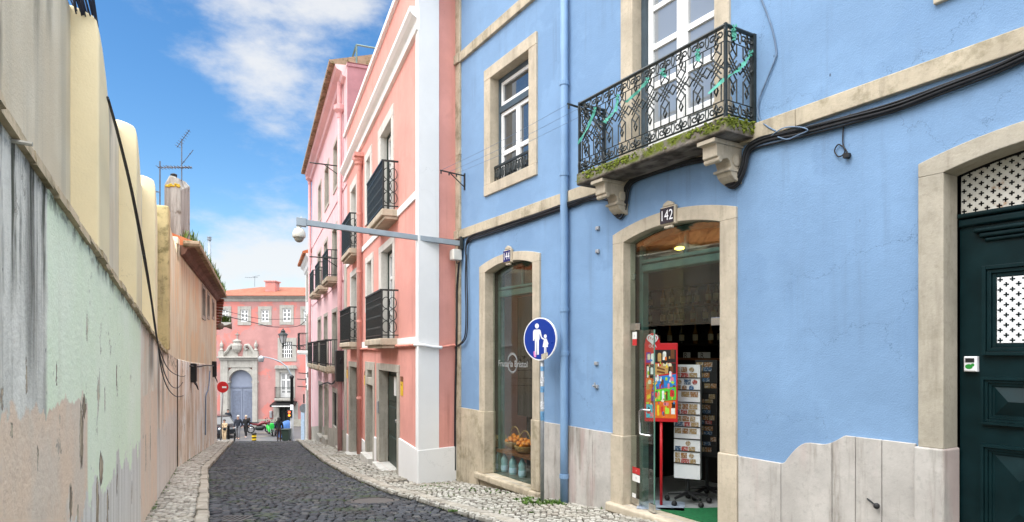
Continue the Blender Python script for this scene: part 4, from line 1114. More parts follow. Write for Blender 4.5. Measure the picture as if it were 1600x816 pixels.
# back shelves with bottles
sh = thing('bottle_shelves', 'dark wooden shelving along the back wall of the shop', 'shelves', B, (3.6, 2.5, ZD142))
SD = 2.2
for zz_ in (1.0, .70, .44, .12, -.2, -.6, -1.0, -1.4):
    m = MB(); m.box(1.7, 5.6, SD-.02, SD+.28, zz_-.025, zz_); m.build('shelf', M['dark_wall'], sh)
m = MB(); m.box(1.7, 5.6, SD+.28, SD+.30, ZD142, 1.35); m.build('back_panel', M['black'], sh)
M['wine'] = paint('dark_bottle_glass', (.012, .012, .008), .08, 0, .2, 5, spec=.7); M['wine_label'] = paint('cream_bottle_label', (.62, .55, .38), .6, 0, .2, 10)
M['spirit'] = paint('amber_bottle_glass', (.18, .08, .01), .1, 0, .2, 5, spec=.7)
first = {}
rnd = random.Random(5)
for zz_, tier in ((.70, 'second'), (.44, 'third'), (.12, 'fourth')):
    x = 1.85
    while x < 5.3:
        kind = 'spirit' if rnd.random() < .25 else 'wine'
        lab = ('dark wine bottle with cream label' if kind == 'wine' else 'amber spirit bottle')+' on the %s shelf down inside the doorway' % tier
        if kind not in first:
            t = thing('bottle', lab, 'bottle', B, (x, SD+.08, zz_), 'bottles on the shop shelves')
            m = MB(); m.lathe((x, SD+.08, zz_), [(.036, 0), (.038, .01), (.038, .17), (.015, .22), (.014, .29), (.016, .295)], 10); m.build('body', M[kind], t, smooth=True)
            m = MB(); m.lathe((x, SD+.08, zz_), [(.0385, .05), (.0390, .055), (.0390, .135), (.0385, .14)], 10); m.build('label', M['wine_label'], t)
            first[kind] = t
        else: dup(first[kind], B.w(x, SD+.08, zz_), None, lab)
        x += rnd.uniform(.10, .30)
for x, w_ in ((1073, .13), (1100, .22)):
    s = B.s(x, 1.9); z = B.px(x, 556, 1.9)[1]
    t = thing('price_card', 'wide white card with a black R standing above the racks' if w_ > .2 else 'small white card with a black R standing above the postcard stand', 'card', B, (s, 1.9, z))
    m = MB(); m.box(s-w_/2, s+w_/2, 1.9, 1.905, z-.05, z+.05); m.build('card', M['paper'], t)
    m = MB(); m.text('R', s-w_*.15, 1.898, z, .11); m.build('lettering', M['ink'], t, flip=False)
ct = thing('shop_counter', 'dark counter deep inside the shop below the bottles', 'counter', B, (3.6, 1.95, ZD142))
m = MB(); m.box(2.0, 5.5, 1.85, 2.1, -1.95, -.12); m.build('body', M['dark_wall'], ct, bevel=.01)
m = MB(); m.box(1.96, 5.54, 1.82, 2.13, -.118, -.085); m.build('top', M['wood'], ct, bevel=.006)
# ceiling lamp that glows yellow through the fanlight
s = B.s(1062, .9); z = B.px(1062, 388, .9)[1]
t = thing('ceiling_lamp', 'small yellow glowing lamp inside the shop seen through the fanlight', 'lamp', B, (s, .9, z))
m = MB(); m.ball((s, .9, z), (.075, .05, .022), 12, 6); m.build('bulb', emit('yellow_lamp_glow', (1, .72, .10), 8.0), t, smooth=True)
m = MB(); m.tube([(s, .9, z+.02), (s, .9, 1.7)], .006, 5); m.build('cord', M['black'], t)

# ------------------------------------------------------------------ number plates, clips, cables, brackets
for txt, x, zc, w_, lb in (('142', 1044, 1.445, .19, 'white on black number plate reading 142 on the keystone of the doorway'), ('144', 793.5, 1.435, .19, 'white on blue number plate reading 144 on the keystone of the corner shop window')):
    s = B.s(x, -.05); t = thing('number_plate', lb, 'number plate', B, (s, -.05, zc))
    m = MB(); m.cham(s-w_/2-.015, s+w_/2+.015, -.065, -.02, zc-.10, zc+.10, .012); m.cham(s-.06, s+.06, -.06, -.02, zc-.135, zc-.102, .01)
    m.prism([(s-.08, zc+.102), (s+.08, zc+.102), (s+.06, zc+.135), (s, zc+.16), (s-.06, zc+.135)], -.06, -.02); m.build('stone_mount', M['stone'], t, bevel=.006)
    m = MB(); m.box(s-w_/2, s+w_/2, -.075, -.066, zc-.082, zc+.082); m.build('enamel', paint('dark_enamel' if txt == '142' else 'blue_enamel', (.018, .020, .028) if txt == '142' else (.012, .02, .12), .25), t)
    m = MB(); m.text(txt, s, -.0765, zc-.004, .155, lambda x_, y_: (s+x_*.82, -.0765, zc-.004+y_)); m.build('digits', M['sign_white'], t, flip=False)
for x, y, lb in ((935, 357, 'small square metal anchor, upper of the pair left of the shop door arch'), (935, 393, 'small square metal anchor, lower of the pair left of the shop door arch'),
                 (933, 568, 'small grey wall box midway down the blue wall beside the shop door'), (933, 604, 'small rusty tap-like anchor lowest on the blue wall beside the shop door')):
    s, z = B.px(x, y, 0); m = MB(); m.cham(s-.03, s+.03, -.03, .0, z-.022, z+.022, .006)
    if y == 604: m.lathe((s, -.05, z+.01), [(.012, -.02), (.012, .02)], 8, 'y'); m.box(s-.008, s+.008, -.045, -.03, z+.02, z+.05)
    tag(m.build('wall_anchor', M['galv'], None, B, (s, 0, z)), lb, 'wall anchor')
def cable(pts, r, mat, label, group=None, F=B, name='cable', sm=True, n=5):
    q = []
    P0_ = [Vector(p) for p in pts]
    for i in range(len(P0_)-1):          # Catmull-Rom
        p0, p1, p2, p3 = P0_[max(0, i-1)], P0_[i], P0_[i+1], P0_[min(len(P0_)-1, i+2)]
        for k in range(6):
            u = k/6; q.append(.5*((2*p1)+(p2-p0)*u+(2*p0-5*p1+4*p2-p3)*u*u+(3*p1-p0-3*p2+p3)*u**3))
    q.append(P0_[-1]); m = MB(); m.tube(q, r, n)
    o = m.build(name, mat, None, F, tuple(q[0]), smooth=True)
    return tag(o, label, 'cable', group)
rnd = random.Random(21)
TOP = [(1640, 70), (1560, 108), (1480, 139), (1400, 168), (1320, 191), (1250, 208), (1203, 219), (1180, 222), (1166, 236), (1160, 262), (1150, 283), (1139, 289), (1128, 281), (1121, 258), (1112, 247)]
MID = [(1090, 249), (1060, 256), (1020, 268), (990, 280), (978, 294), (974, 318), (968, 333), (962, 336), (955, 328), (951, 312), (940, 306), (915, 310), (897, 316)]
END = [(870, 325), (830, 339), (790, 352), (760, 362), (738, 369), (729, 380), (728, 400)]
for k in range(7):
    o_ = [0, 6, -5, 10, 3, -2, 13][k]; pts = []
    for (x, y) in TOP+MID+END:
        onwall = 1
        w_ = .55 if x < 1180 else 1.0
        pts.append(B.pt(x+ (o_*.35 if 1110 < x < 1170 or 950 < x < 980 else 0), y+o_*w_*.75+rnd.uniform(-1.3, 1.3)*w_-(4 if x > 1200 else 0), -.035-.012*(k % 3)))
    cable(pts, .014 if k in (0, 1) else .0095, M['cable'] if k % 3 else M['cable_grey'] if k == 3 else M['cable'], 'black cable in the bundle strapped along the underside of the stone string course', 'cables under the string course')
for k, dx in enumerate((0, 2.5)):
    cable([B.pt(728+dx*.5, 398, -.05), B.pt(727+dx, 440, -.05), B.pt(728+dx, 480, -.05), B.pt(727+dx, 520, -.055), B.pt(722+dx, 534, -.06), B.pt(714, 541+k, -.06)], .011, M['cable'],
          ('outer' if k else 'inner')+' black cable of the pair curving down the blue edge of the corner quoin', 'cables down the corner quoin')
cable([B.pt(717, 410, -.06), B.pt(714, 450, -.055), B.pt(713.5, 500, -.055), B.pt(712.5, 560, -.055), B.pt(711, 640, -.055), B.pt(711, 735, -.055)], .017, M['cable'], 'thick black cable running down the seam between salmon and blue houses')
cable([B.pt(1186, -10, -.01), B.pt(1205, 40, -.012), B.pt(1213, 80, -.012), B.pt(1210, 95, -.015), B.pt(1196, 130, -.02), B.pt(1185, 160, -.02), B.pt(1186, 185, -.03), B.pt(1198, 197, -.05), B.pt(1212, 205, -.05)], .008, M['cable_grey'], 'thin grey cable hanging down the blue wall right of the balcony')
cable([B.pt(1205, 212, -.06), B.pt(1225, 200, -.075), B.pt(1250, 199, -.075), B.pt(1262, 204, -.075), B.pt(1245, 212, -.075), B.pt(1230, 218, -.07), B.pt(1215, 214, -.07)], .006, M['cable_grey'], 'pale slack loop of cable hanging off the bundle beside the balcony')
cable([B.pt(1329, 178, -.05), B.pt(1319, 196, -.02), B.pt(1317, 222, -.02), B.pt(1320, 238, -.02), B.pt(1311, 245, -.02), B.pt(1304, 236, -.02), B.pt(1310, 226, -.02), B.pt(1320, 232, -.02), B.pt(1326, 243, -.02)], .006, M['cable'], 'thin black cable with a curled end hanging over the blue wall')
s, z = B.px(1326, 244, 0); m = MB(); m.lathe((s, -.045, z), [(.022, -.0), (.024, .045)], 10, 'y'); m.box(s-.02, s+.03, -.05, -.02, z-.02, z+.012); tag(m.build('cable_socket', M['black'], None, B, (s, 0, z)), 'small black socket at the end of the hanging cable on the blue wall', 'socket')
s, z = B.px(1373, 790, -.03); t = thing('cable_stub', 'black cable end poking out of the marble plinth slabs', 'cable stub', B, (s, -.03, z))
m = MB(); m.tube([(s-.09, -.028, z+.035), (s-.03, -.05, z+.012), (s, -.06, z)], .007, 5); m.build('wire', M['cable'], t); m = MB(); m.ball((s, -.06, z), .024, 8, 6); m.build('plug', M['black'], t)
# clothes line irons
def iron_arm(s, z, L, label):
    t = thing('clothesline_bracket', label, 'bracket', B, (s, 0, z))
    m = MB(); m.tube([(s, -.0, z), (s, -L, z+.03)], .013, 5); m.tube([(s, -.0, z-.20), (s, -L*.62, z+.015)], .010, 5); m.box(s-.02, s+.02, -.015, 0, z-.24, z+.04)
    for q in (.35, .65, .97): m.tube([(s, -L*q, z+.02*q), (s, -L*q, z+.02*q-.045)], .012, 5)
    m.build('arm', M['iron'], t)
    return [(s, -L*q, z+.02*q+.012) for q in (.35, .65, .97)]
e1 = iron_arm(B.s(724, -.03), 3.00, .46, 'rusty black clothesline bracket on the corner quoin beside the salmon wall')
e2 = iron_arm(B.s(944, 0), 2.87, .55, 'black clothesline bracket on the blue wall behind the end of the balcony')
for k, (p, q) in enumerate(zip(e1, e2)):
    mid = ((p[0]+q[0])/2, (p[1]+q[1])/2, (p[2]+q[2])/2-.03)
    cable([p, mid, q], .0028, M['cable_grey'], ('clothesline wire nearest the blue wall', 'middle clothesline wire in front of the blue wall', 'clothesline wire farthest from the blue wall')[k], 'clothesline wires', n=4)
# junction box and security camera arm
s, z = B.px(717, 398, -.06); jb = thing('junction_box', 'cream junction box on the corner quoin below the camera arm', 'junction box', B, (s, -.06, z))
m = MB(); m.cham(s-.085, s+.075, -.20, -.04, z-.10, z+.08, .012); m.build('case', M['off_white'], jb, bevel=.006)
m = MB(); m.tube([(s-.03, -.10, z-.1), (s-.02, -.09, z-.15), (s+.03, -.07, z-.16), (s+.05, -.06, z-.12)], .008, 5); m.build('wires', M['cable'], jb)
sA, zA = B.px(720, 381, -.04)
pA = Vector(B.w(sA, -.04, zA))
uT = (468-800)/1000
# arm leaves the wall at right angles to the street axis and droops upward a little
best = None
for L in [x*.02 for x in range(60, 200)]:
    dirv = Vector((-.94, -.34, 0)); q = pA+dirv*L
    if best is None or abs(q.x/q.y-uT) < best[0]: best = (abs(q.x/q.y-uT), L, q)
pT = best[2].copy(); pT.z = (550-347)/1000*pT.y
ca = thing('camera_arm', 'long grey steel arm reaching out over the street from the corner quoin', 'camera arm', W, tuple(pA))
ax = (pT-pA).normalized(); up = Vector((0, 0, 1)); sd_ = ax.cross(up).normalized()
def abox(m, p, q, w_, h):
    vs = []
    for e in (p, q):
        for (i, j) in ((-1, -1), (1, -1), (1, 1), (-1, 1)): vs.append(tuple(e+sd_*w_/2*i+up*h/2*j))
    m.add(vs, [(3, 2, 1, 0), (4, 5, 6, 7), (0, 1, 5, 4), (1, 2, 6, 5), (2, 3, 7, 6), (3, 0, 4, 7)])
m = MB(); abox(m, pA, pT, .075, .085); m.build('beam', M['steel'], ca, bevel=.004)
m = MB(); abox(m, pA-ax*.02+up*.0, pA+ax*.03, .16, .22); m.build('wall_plate', M['iron'], ca, bevel=.004)
cc = thing('dome_camera', 'white dome security camera hanging from the end of the steel arm', 'security camera', W, tuple(pT))
m = MB(); abox(m, pT-ax*.10, pT+ax*.05, .10, .13); m.build('mount', M['steel'], cc, bevel=.006)
c0 = pT+ax*.01+up*(-.20)
m = MB(); m.lathe(tuple(c0), [(.03, .16), (.035, .10), (.07, .085), (.098, .03), (.10, -.03), (.092, -.05)], 20); m.build('housing', M['off_white'], cc, smooth=True)
n = N('smoked_dome'); M['dome'] = n.fin((.30, .28, .24), .08, spec=.6)
m = MB(); m.ball(tuple(c0+up*(-.05)), (.075, .075, .075), 16, 10); m.build('dome', M['dome'], cc, smooth=True)
c1 = c0+up*.19-sd_*.03
m = MB(); m.ball(tuple(pT+up*.065-ax*.02), .02, 8, 6); m.build('bolt', M['galv'], cc)
cable([tuple(pT+up*.05), tuple(pT.lerp(pA, .25)+up*.047+sd_*.03), tuple(pT.lerp(pA, .6)+up*.046+sd_*.035), tuple(pA+up*.05)], .006, M['cable'], 'thin cable lying along the top of the grey camera arm', None, W)

# ------------------------------------------------------------------ pedestrian sign
X, Y = .405, 8.42
while X/Y > (847.5-800)/1000: X -= .002
zg = rz(Y)+.07; zc = (550-530)/1000*Y
ps = thing('pedestrian_sign', 'round blue sign with a white adult and child on a grey pole by the wall', 'sign', W, (X, Y, zg))
ay_ = R(-43)
ca_, sa_ = math.cos(ay_), math.sin(ay_)
def sg(x, o_, z): return (X+x*ca_-o_*sa_, Y+x*sa_+o_*ca_, zc+z)
m = MB(); m.tube([(X, Y, zg-.1), (X, Y, zc+.2)], .026, 10); m.build('pole', M['galv'], ps, smooth=True)
rD = .282
def sdisc(m, r, o0, o1, nn=40):
    m.add([sg(r*math.cos(2*math.pi*k/nn), o_, r*math.sin(2*math.pi*k/nn)) for o_ in (o0, o1) for k in range(nn)], [tuple(range(nn)), tuple(range(2*nn-1, nn-1, -1))]+[(k, nn+k, nn+(k+1) % nn, (k+1) % nn) for k in range(nn)])
m = MB(); sdisc(m, rD, -.052, -.030); m.build('rim', M['sign_white'], ps)
m = MB(); sdisc(m, rD*.945, -.0545, -.050); m.build('face', M['sign_blue'], ps)
m = MB()
def sp_(pts): m.add([sg(x, -.0565, z) for x, z in pts], [tuple(range(len(pts)))])
def circ(cx, cz, r): sp_([(cx+r*math.cos(2*math.pi*k/14), cz+r*math.sin(2*math.pi*k/14)) for k in range(14)])
circ(-.045, .172, .034)
sp_([(-.09, .125), (0, .125), (0, .0), (-.012, -.02), (-.012, -.205), (-.040, -.205), (-.043, -.03), (-.050, -.03), (-.053, -.205), (-.08, -.205), (-.08, -.0), (-.09, .0)])
sp_([(-.10, .12), (-.09, .125), (-.09, -.02), (-.112, -.02), (-.112, .10)]); sp_([(.0, .125), (.015, .115), (.045, .015), (.03, .005), (.0, .075)])
circ(.098, .035, .025)
sp_([(.078, .005), (.118, .005), (.128, -.04), (.145, -.105), (.115, -.105), (.115, -.185), (.102, -.185), (.100, -.105), (.094, -.105), (.092, -.185), (.079, -.185), (.079, -.105), (.052, -.105), (.068, -.04)])
sp_([(.078, .005), (.07, -.012), (.036, .005), (.03, .02), (.042, .025)]); sp_([(.118, .005), (.126, -.008), (.152, -.065), (.142, -.075), (.112, -.02)])
m.build('pictogram', M['sign_white'], ps)
M['sticker_pink'] = paint('pink_sticker', (.72, .25, .55), .5)
m = MB(); sp_([(-.105, -.165), (-.075, -.15), (-.055, -.175), (-.06, -.235), (-.085, -.24), (-.10, -.215)]); m.build('sticker', M['sticker_pink'], ps)
M['sticker_tan'] = paint('torn_paper_sticker', (.42, .38, .30), .7, 0, .4, 40)
m = MB(); sp_([(.03, -.20), (.135, -.17), (.145, -.215), (.10, -.262), (.03, -.262)]); m.build('sticker', M['sticker_tan'], ps)
M['sticker_wht'] = paint('worn_white_sticker', (.55, .56, .58), .7, 0, .4, 40); M['sticker_blue'] = paint('pale_blue_sticker', (.10, .26, .45), .6, 0, .3, 30)
for z0, z1, mk in ((-.78, -.70, 'sticker_wht'), (-.90, -.82, 'sticker_blue'), (-1.12, -1.02, 'sticker_wht'), (-1.27, -1.15, 'sticker_blue'), (-.62, -.56, 'sticker_blue')):
    m = MB(); m.lathe((X, Y, 0), [(.0262, zc+z0+.2), (.0272, zc+z0+.2), (.0272, zc+z1+.2), (.0262, zc+z1+.2)], 10); m.build('sticker', M[mk], ps)
# ------------------------------------------------------------------ the salmon house
def shell(parent, F, s0, s1, dep, z0, z1, mat, front=False):
    m = MB()
    m.quad((s0, dep, z0), (s1, dep, z0), (s1, dep, z1), (s0, dep, z1)); m.quad((s0, 0, z1), (s1, 0, z1), (s1, dep, z1), (s0, dep, z1))
    m.quad((s0, 0, z0), (s0, dep, z0), (s0, dep, z1), (s0, 0, z1))
    return m.build('back_wall', mat, parent)
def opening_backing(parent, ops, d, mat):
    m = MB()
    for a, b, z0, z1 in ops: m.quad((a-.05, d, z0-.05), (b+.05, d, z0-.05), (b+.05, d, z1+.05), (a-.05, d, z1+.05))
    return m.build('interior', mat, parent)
def iron_balcony(parent, s0, s1, z, dep, h=.95, slab_t=.13, net=True, rings=True, mslab=None, bar=.11, side=True):
    m = MB(); m.cham(s0, s1, -dep, 0, z-slab_t, z, .015); m.box(s0+.03, s1-.03, -dep+.06, 0, z-slab_t-.06, z-slab_t-.002)
    o = m.build('balcony', mslab or M['stone'], parent, bevel=.01)
    i = .03
    r = MB(); r.box(s0+i-.015, s1-i+.015, -dep+i-.02, -dep+i+.02, z+h-.02, z+h+.012)
    r.box(s0+i, s1-i, -dep+i-.01, -dep+i+.01, z+.05, z+.072); r.box(s0+i, s1-i, -dep+i-.01, -dep+i+.01, z+h-.16, z+h-.142)
    nb = max(4, int((s1-s0)/bar))
    for k in range(nb+1):
        x = s0+i+(s1-s0-2*i)*k/nb; r.box(x-.009, x+.009, -dep+i-.009, -dep+i+.009, z, z+h)
    if bar < .1:
        for zz_ in (.2, .42, .64):
            r.tube([(s0+i+(s1-s0-2*i)*k/(nb*2), -dep+i, z+zz_+(.03 if k % 2 else -.03)) for k in range(nb*2+1)], .009, 4)
    r.build('railing', M['iron'], o)
    for sx in ((s1-i,) if not side else (s0+i, s1-i)):
        r = MB(); r.box(sx-.016, sx+.016, -dep+i, 0, z+h-.02, z+h+.012); r.box(sx-.01, sx+.01, -dep+i, 0, z+.05, z+.07)
        for k in range(3):
            y = -dep+i+(dep-i)*k/3+.02; r.box(sx-.009, sx+.009, y-.009, y+.009, z, z+h)
        if rings:
            for k in range(2):
                yc = -dep+i+(dep-i)*(k+.5)/2.6+.03
                for zc in (.22, .45, .68):
                    r.tube([(sx, yc+.075*math.cos(q*math.pi/6)*(1 if k else 1), z+zc+.11*math.sin(q*math.pi/6)) for q in range(12)], .008, 4, closed=True)
        r.build('railing', M['iron'], o)
    if net:
        r = MB(); nb2 = int((s1-s0)/.05)
        for k in range(nb2):
            x = s0+i+(s1-s0-2*i)*(k+.5)/nb2; r.box(x-.013, x+.013, -dep+i+.012, -dep+i+.02, z+.06, z+h-.03)
        for k in range(7): r.box(s0+i, s1-i, -dep+i+.022, -dep+i+.028, z+.1+k*.12, z+.14+k*.12)
        r.build('screen', M['iron_net'], o)
    return o

salmon = thing('salmon_house', 'salmon pink house with white corner pilaster and iron balconies next to the blue house', 'house', P, (0, 0, -2.2))
A_ = (-3.83, -1.80, -2.45, -.40); B_ = (-5.70, -4.71, -2.50, -.80); V_ = (-5.55, -4.80, -.62, -.44); C_ = (-9.02, -7.06, -2.98, -.43)
W2a = (-3.66, -2.39, 2.74, 4.73); W2b = (-5.72, -5.12, 3.30, 4.76); W2c = (-8.70, -7.62, 2.74, 4.68)
W1a = (-3.55, -2.25, .26, 2.17); W1b = (-5.62, -4.90, 1.10, 2.20); W1c = (-8.66, -7.52, .26, 2.18)
OPS = [A_, B_, V_, C_, W2a, W2b, W2c, W1a, W1b, W1c]
m = MB(); wall_strips(m, -10.3, 0, -4.2, 6.76, OPS)
m.build('wall', M['salmon'], salmon, flip=False)
gx, gd_ = P.inv(-.96, 11.17)
def gpt(t, z, o_=0.0):                                  # along the gable end that meets the blue house
    l = math.hypot(gx, gd_); nx, ny = gd_/l, -gx/l
    if nx*0.363+ny*0 < -9: nx, ny = -nx, -ny
    return (gx*t+nx*o_, gd_*t+ny*o_, z)
def gbox(m, t0, t1, o0, o1, z0, z1):
    return m.add([gpt(*q) for q in ((t0,z0,o0),(t1,z0,o0),(t1,z0,o1),(t0,z0,o1),(t0,z1,o0),(t1,z1,o0),(t1,z1,o1),(t0,z1,o1))], [(3,2,1,0),(4,5,6,7),(0,1,5,4),(1,2,6,5),(2,3,7,6),(3,0,4,7)])
m = MB(); m.quad(gpt(0, -4.2), gpt(1.02, -4.2), gpt(1.02, 6.76), gpt(0, 6.76))
q0 = P.inv(4.0, 16.0)
m.quad(gpt(1.02, -4.2), (gpt(1.02, 0)[0]+1.5, 6, -4.2), (gpt(1.02, 0)[0]+1.5, 6, 9), gpt(1.02, 9))
m.build('end_wall', M['salmon'], salmon)
shell(salmon, P, -10.3, .4, 9, -4.2, 6.70, M['salmon'])
tw = .49
m = MB(); m.box(-.16, .0, -.028, .01, -1.64, 6.76); m.build('corner_pilaster', M['white'], salmon)
m = MB(); gbox(m, -.045, tw, -.02, .028, -1.64, 6.76); m.build('corner_pilaster', M['white'], salmon)
def ptop(s):
    return -1.64 if s > -4.17 else -1.97 if s > -5.0 else -2.28 if s > -8 else -2.53
for a, b in ((-1.60, -.0), (-4.50, -4.19), (-6.80, -5.93), (-9.78, -9.27)): MB().box(a, b, -.035, .01, -4.2, ptop((a+b)/2)).build('plinth', M['white'], salmon, bevel=.008)
m = MB(); gbox(m, -.055, 1.0, -.02, .036, -4.2, -1.64); m.build('plinth', M['white'], salmon, bevel=.008)
for z0, z1 in ((.10, .255), (2.60, 2.735)):
    m = MB(); m.box(-9.78, -.162, -.03, .01, z0, z1); m.build('string_course', M['white'], salmon, bevel=.006)
m = MB(); m.prism([(.0, 5.36), (-.06, 5.37), (-.07, 5.45), (-.04, 5.46), (-.05, 5.56), (-.12, 5.60), (-.17, 5.66), (-.17, 5.74), (-.0, 5.76)], -10.3, .035, 'x'); m.build('cornice', M['white'], salmon)
m = MB(); m.box(-10.3, .06, -.07, .25, 6.76, 6.88); gbox(m, -.05, 1.02, -.02, .05, 6.762, 6.878); m.build('coping', M['white'], salmon, bevel=.01)
m = MB(); m.box(-10.32, -9.80, -.035, .01, -4.2, 2.74); m.build('end_quoin', M['stone_grey'], salmon, bevel=.008)
for w_, wl, wr, wt, wb in ((A_, .34, .19, .15, 0), (C_, .23, .24, .15, 0), (W2a, .30, .20, .22, 0), (W2b, .24, .22, .20, .12), (W2c, .24, .28, .24, 0), (W1a, .32, .15, .15, 0), (W1b, .26, .20, .16, .12), (W1c, .24, .24, .16, 0)):
    surround(salmon, *w_, wl, wr, wt, wb, .03, .18, M['stone_white'] if w_[3] > 0 else M['stone_grey'])
m = MB(); a, b = B_[:2]; m.box(a-.2, a, -.03, .18, -2.9, -.24); m.box(b, b+.19, -.03, .18, -2.9, -.24); m.box(a, b, -.032, .18, -.44, -.242); m.box(a, b, -.032, .18, -.80, -.62)
m.box(a, V_[0], -.032, .18, -.618, -.442); m.box(V_[1], b, -.032, .18, -.618, -.442); m.build('stone_surround', M['stone_grey'], salmon, bevel=.008)
for w_ in (W2a, W2b, W2c, W1a, W1b, W1c):
    a, b, z0, z1 = w_
    m = MB(); m.box(a, a+.05, .12, .2, z0, z1); m.box(b-.05, b, .12, .2, z0, z1); m.box(a+.05, b-.05, .12, .2, z1-.05, z1); m.build('outer_frame', M['dark_green_wood'], salmon)
    sash(salmon, a+.052, b-.052, z0+.002, z1-.052, .17, 2, [.30, .72] if z1-z0 > 1.5 else [.65], .07, .06, M['white_paint'], M['pane_curtain'], panels=.18 if z1-z0 > 1.7 else 0)
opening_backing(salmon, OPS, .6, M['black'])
for w_, lab in ((A_, 'A'), (B_, 'B'), (C_, 'C')):
    a, b, z0, z1 = w_; m = MB(); m.box(a, b, .19, .24, z0, z1); c = (a+b)/2
    for x0, x1 in ((a+.08, c-.06), (c+.06, b-.08)):
        for za, zb in ((.06, .30), (.35, .62), (.67, .95)): m.cham(x0, x1, .165, .2, z0+(z1-z0)*za, z0+(z1-z0)*zb, .02)
    m.box(c-.03, c+.03, .165, .19, z0, z1); d_ = m.build('street_door', M['dark_green_wood'], salmon, bevel=.004)
    m = MB(); m.ball((c+.12, .14, z0+1.02), .035, 8, 6); m.build('knob', M['chrome'], d_)
    m = MB(); m.box(a-.1, b+.05, -.16, .2, z0-.5, z0-.003); m.build('doorstep', M['stone_white'], salmon, bevel=.012)
for w_ in (A_, C_):
    a, b, z0, z1 = w_; s = a+.95 if w_ is A_ else a+.9
    tag(MB().box(s-.12, s+.12, .150, .162, z1-.52, z1-.12).build('door_notice', M['paper'], None, P, (s, .15, z1-.5)), 'white paper notice on the dark green door '+('nearest the blue house' if w_ is A_ else 'at the far end of the salmon house'), 'notice')
iron_balcony(salmon, P.s(571.7, -.33), P.s(596, -.33), 2.74, .33, .93, net=False, bar=.07)
iron_balcony(salmon, P.s(571.7, -.33), P.s(596, -.33), .262, .36, .93, net=False, bar=.07)
iron_balcony(salmon, P.s(532.5, -.33), P.s(545, -.33), 2.74, .33, .93, rings=True)
iron_balcony(salmon, P.s(530, -.33), P.s(544.5, -.33), .262, .33, .93)
t = thing('downpipe', 'salmon painted downpipe with a flared hopper between the balconies of the salmon house', 'downpipe', P, (-6.5, -.08, -2.6))
m = MB(); m.lathe((-6.5, -.09, 0), [(.065, -2.66), (.065, 4.75), (.07, 4.78)], 12); m.build('pipe', M['salmon_pipe'], t, smooth=True)
m = MB(); m.lathe((-6.5, -.09, 0), [(.07, 4.74), (.075, 4.86), (.12, 4.90), (.125, 4.95), (.16, 5.0), (.16, 5.10)], 12); m.box(-6.72, -6.28, -.24, .0, 5.06, 5.16); m.build('hopper', M['salmon_pipe'], t)
for z in (-1.2, .8, 2.1, 3.6):
    m = MB(); m.lathe((-6.5, -.09, z), [(.066, -.03), (.075, -.025), (.075, .025), (.066, .03)], 12); m.build('collar', M['salmon_pipe'], t)
for s, z0, z1, lb in ((-1.42, -.82, -.46, 'yellow sheet with a dark head stuck beside the nearest door of the salmon house'), (-6.05, -.85, -.5, 'yellow sheet beside the narrow middle door of the salmon house'), (-9.5, -.8, -.45, 'yellow sheet on the far end quoin of the salmon house')):
    t = thing('yellow_notice', lb, 'notice', P, (s, -.01, z0)); dd = -.037 if s < -9 else -.004
    m = MB(); m.box(s-.11, s+.11, dd-.006, dd, z0, z1-.1); m.build('sheet', M['yellow'], t)
    m = MB(); m.box(s-.11, s+.11, dd-.006, dd, z1-.098, z1); m.build('head', M['wood'], t)
    m = MB(); m.text('AVISO', s, dd-.008, z1-.16, .05); m.build('lettering', M['ink'], t, flip=False)
s, z = P.px(590.5, 636, -.04); t = thing('intercom', 'small grey intercom panel on the stone jamb of the nearest salmon house door', 'intercom', P, (s, -.03, z)); m = MB(); m.cham(s-.06, s+.06, -.06, -.03, z-.13, z+.13, .01); m.build('case', M['galv'], t)
M['cable_pink'] = paint('salmon_painted_cable', srgb(214, 140, 124), .6, 0, .15, 9); M['cable_white'] = paint('white_painted_cable', (.72, .72, .72), .6, 0, .08)
pts = [P.pt(x, y, -.05) for x, y in ((562, 546), (572, 545), (585, 546), (598, 543), (612, 541.5), (628, 540.5), (648, 539))]
cable(pts, .03, M['cable_pink'], 'thick salmon painted cable draped under the balcony of the salmon house', None, P)
cable([P.w(*P.pt(648, 539, -.05)), tuple(Vector(P.w(*gpt(.0, .115, .07)))), P.w(*gpt(.25, .085, .07)), P.w(*gpt(.5, .075, .07)), P.w(*gpt(.52, .075, .07))], .03, M['cable_white'], 'thick white painted cable bending round the white corner pilaster', None, W)
cable([P.w(*gpt(.5, .075, .07)), P.w(*gpt(.7, .10, .06)), P.w(*gpt(.86, .115, .055)), P.w(*gpt(1.0, .10, .06)), B.w(.03, -.07, .09)], .024, M['cable_pink'], 'salmon painted cable crossing from the white pilaster to the stone quoin', None, W)

# ------------------------------------------------------------------ the pale pink house
M['mossy_tile'] = stone('mossy_eaves_tile', (.30, .22, .15), .25, moss=.85, dirt=.6)
def tile_mat(name, c1, c2, sc_=1.0, moss=.3, bands='X'):
    n = N(name); wv = n.node('ShaderNodeTexWave'); n.l.new(n.co, wv.inputs[0]); wv.bands_direction = bands; wv.inputs['Scale'].default_value = 1.45*sc_
    c = n.mix(n.ss(n.noise(3, detail=6), .3, .7), c1, c2)
    c = n.mix(n.math('MULTIPLY', n.ss(n.noise(9, detail=6), .5, .7), .5), c, sc(c1, .55))
    c = n.mix(n.math('MULTIPLY', n.ss(n.noise(2, detail=7), .52, .66), moss), c, (.10, .10, .04))
    return n.fin(c, .9, n.bump(wv.outputs['Fac'], .9, .06))
M['tile'] = tile_mat('terracotta_tiles', (.42, .12, .05), (.56, .20, .09))
pale = thing('pale_pink_house', 'pale pink house with mossy eaves and dark screened balconies beyond the salmon house', 'house', Q, (0, 0, -3.1))
LQ = -13.6
T3 = [(-3.6, -2.45, 5.82, 7.35), (-6.8, -5.35, 5.82, 7.35), (-9.75, -8.5, 5.82, 7.35)]
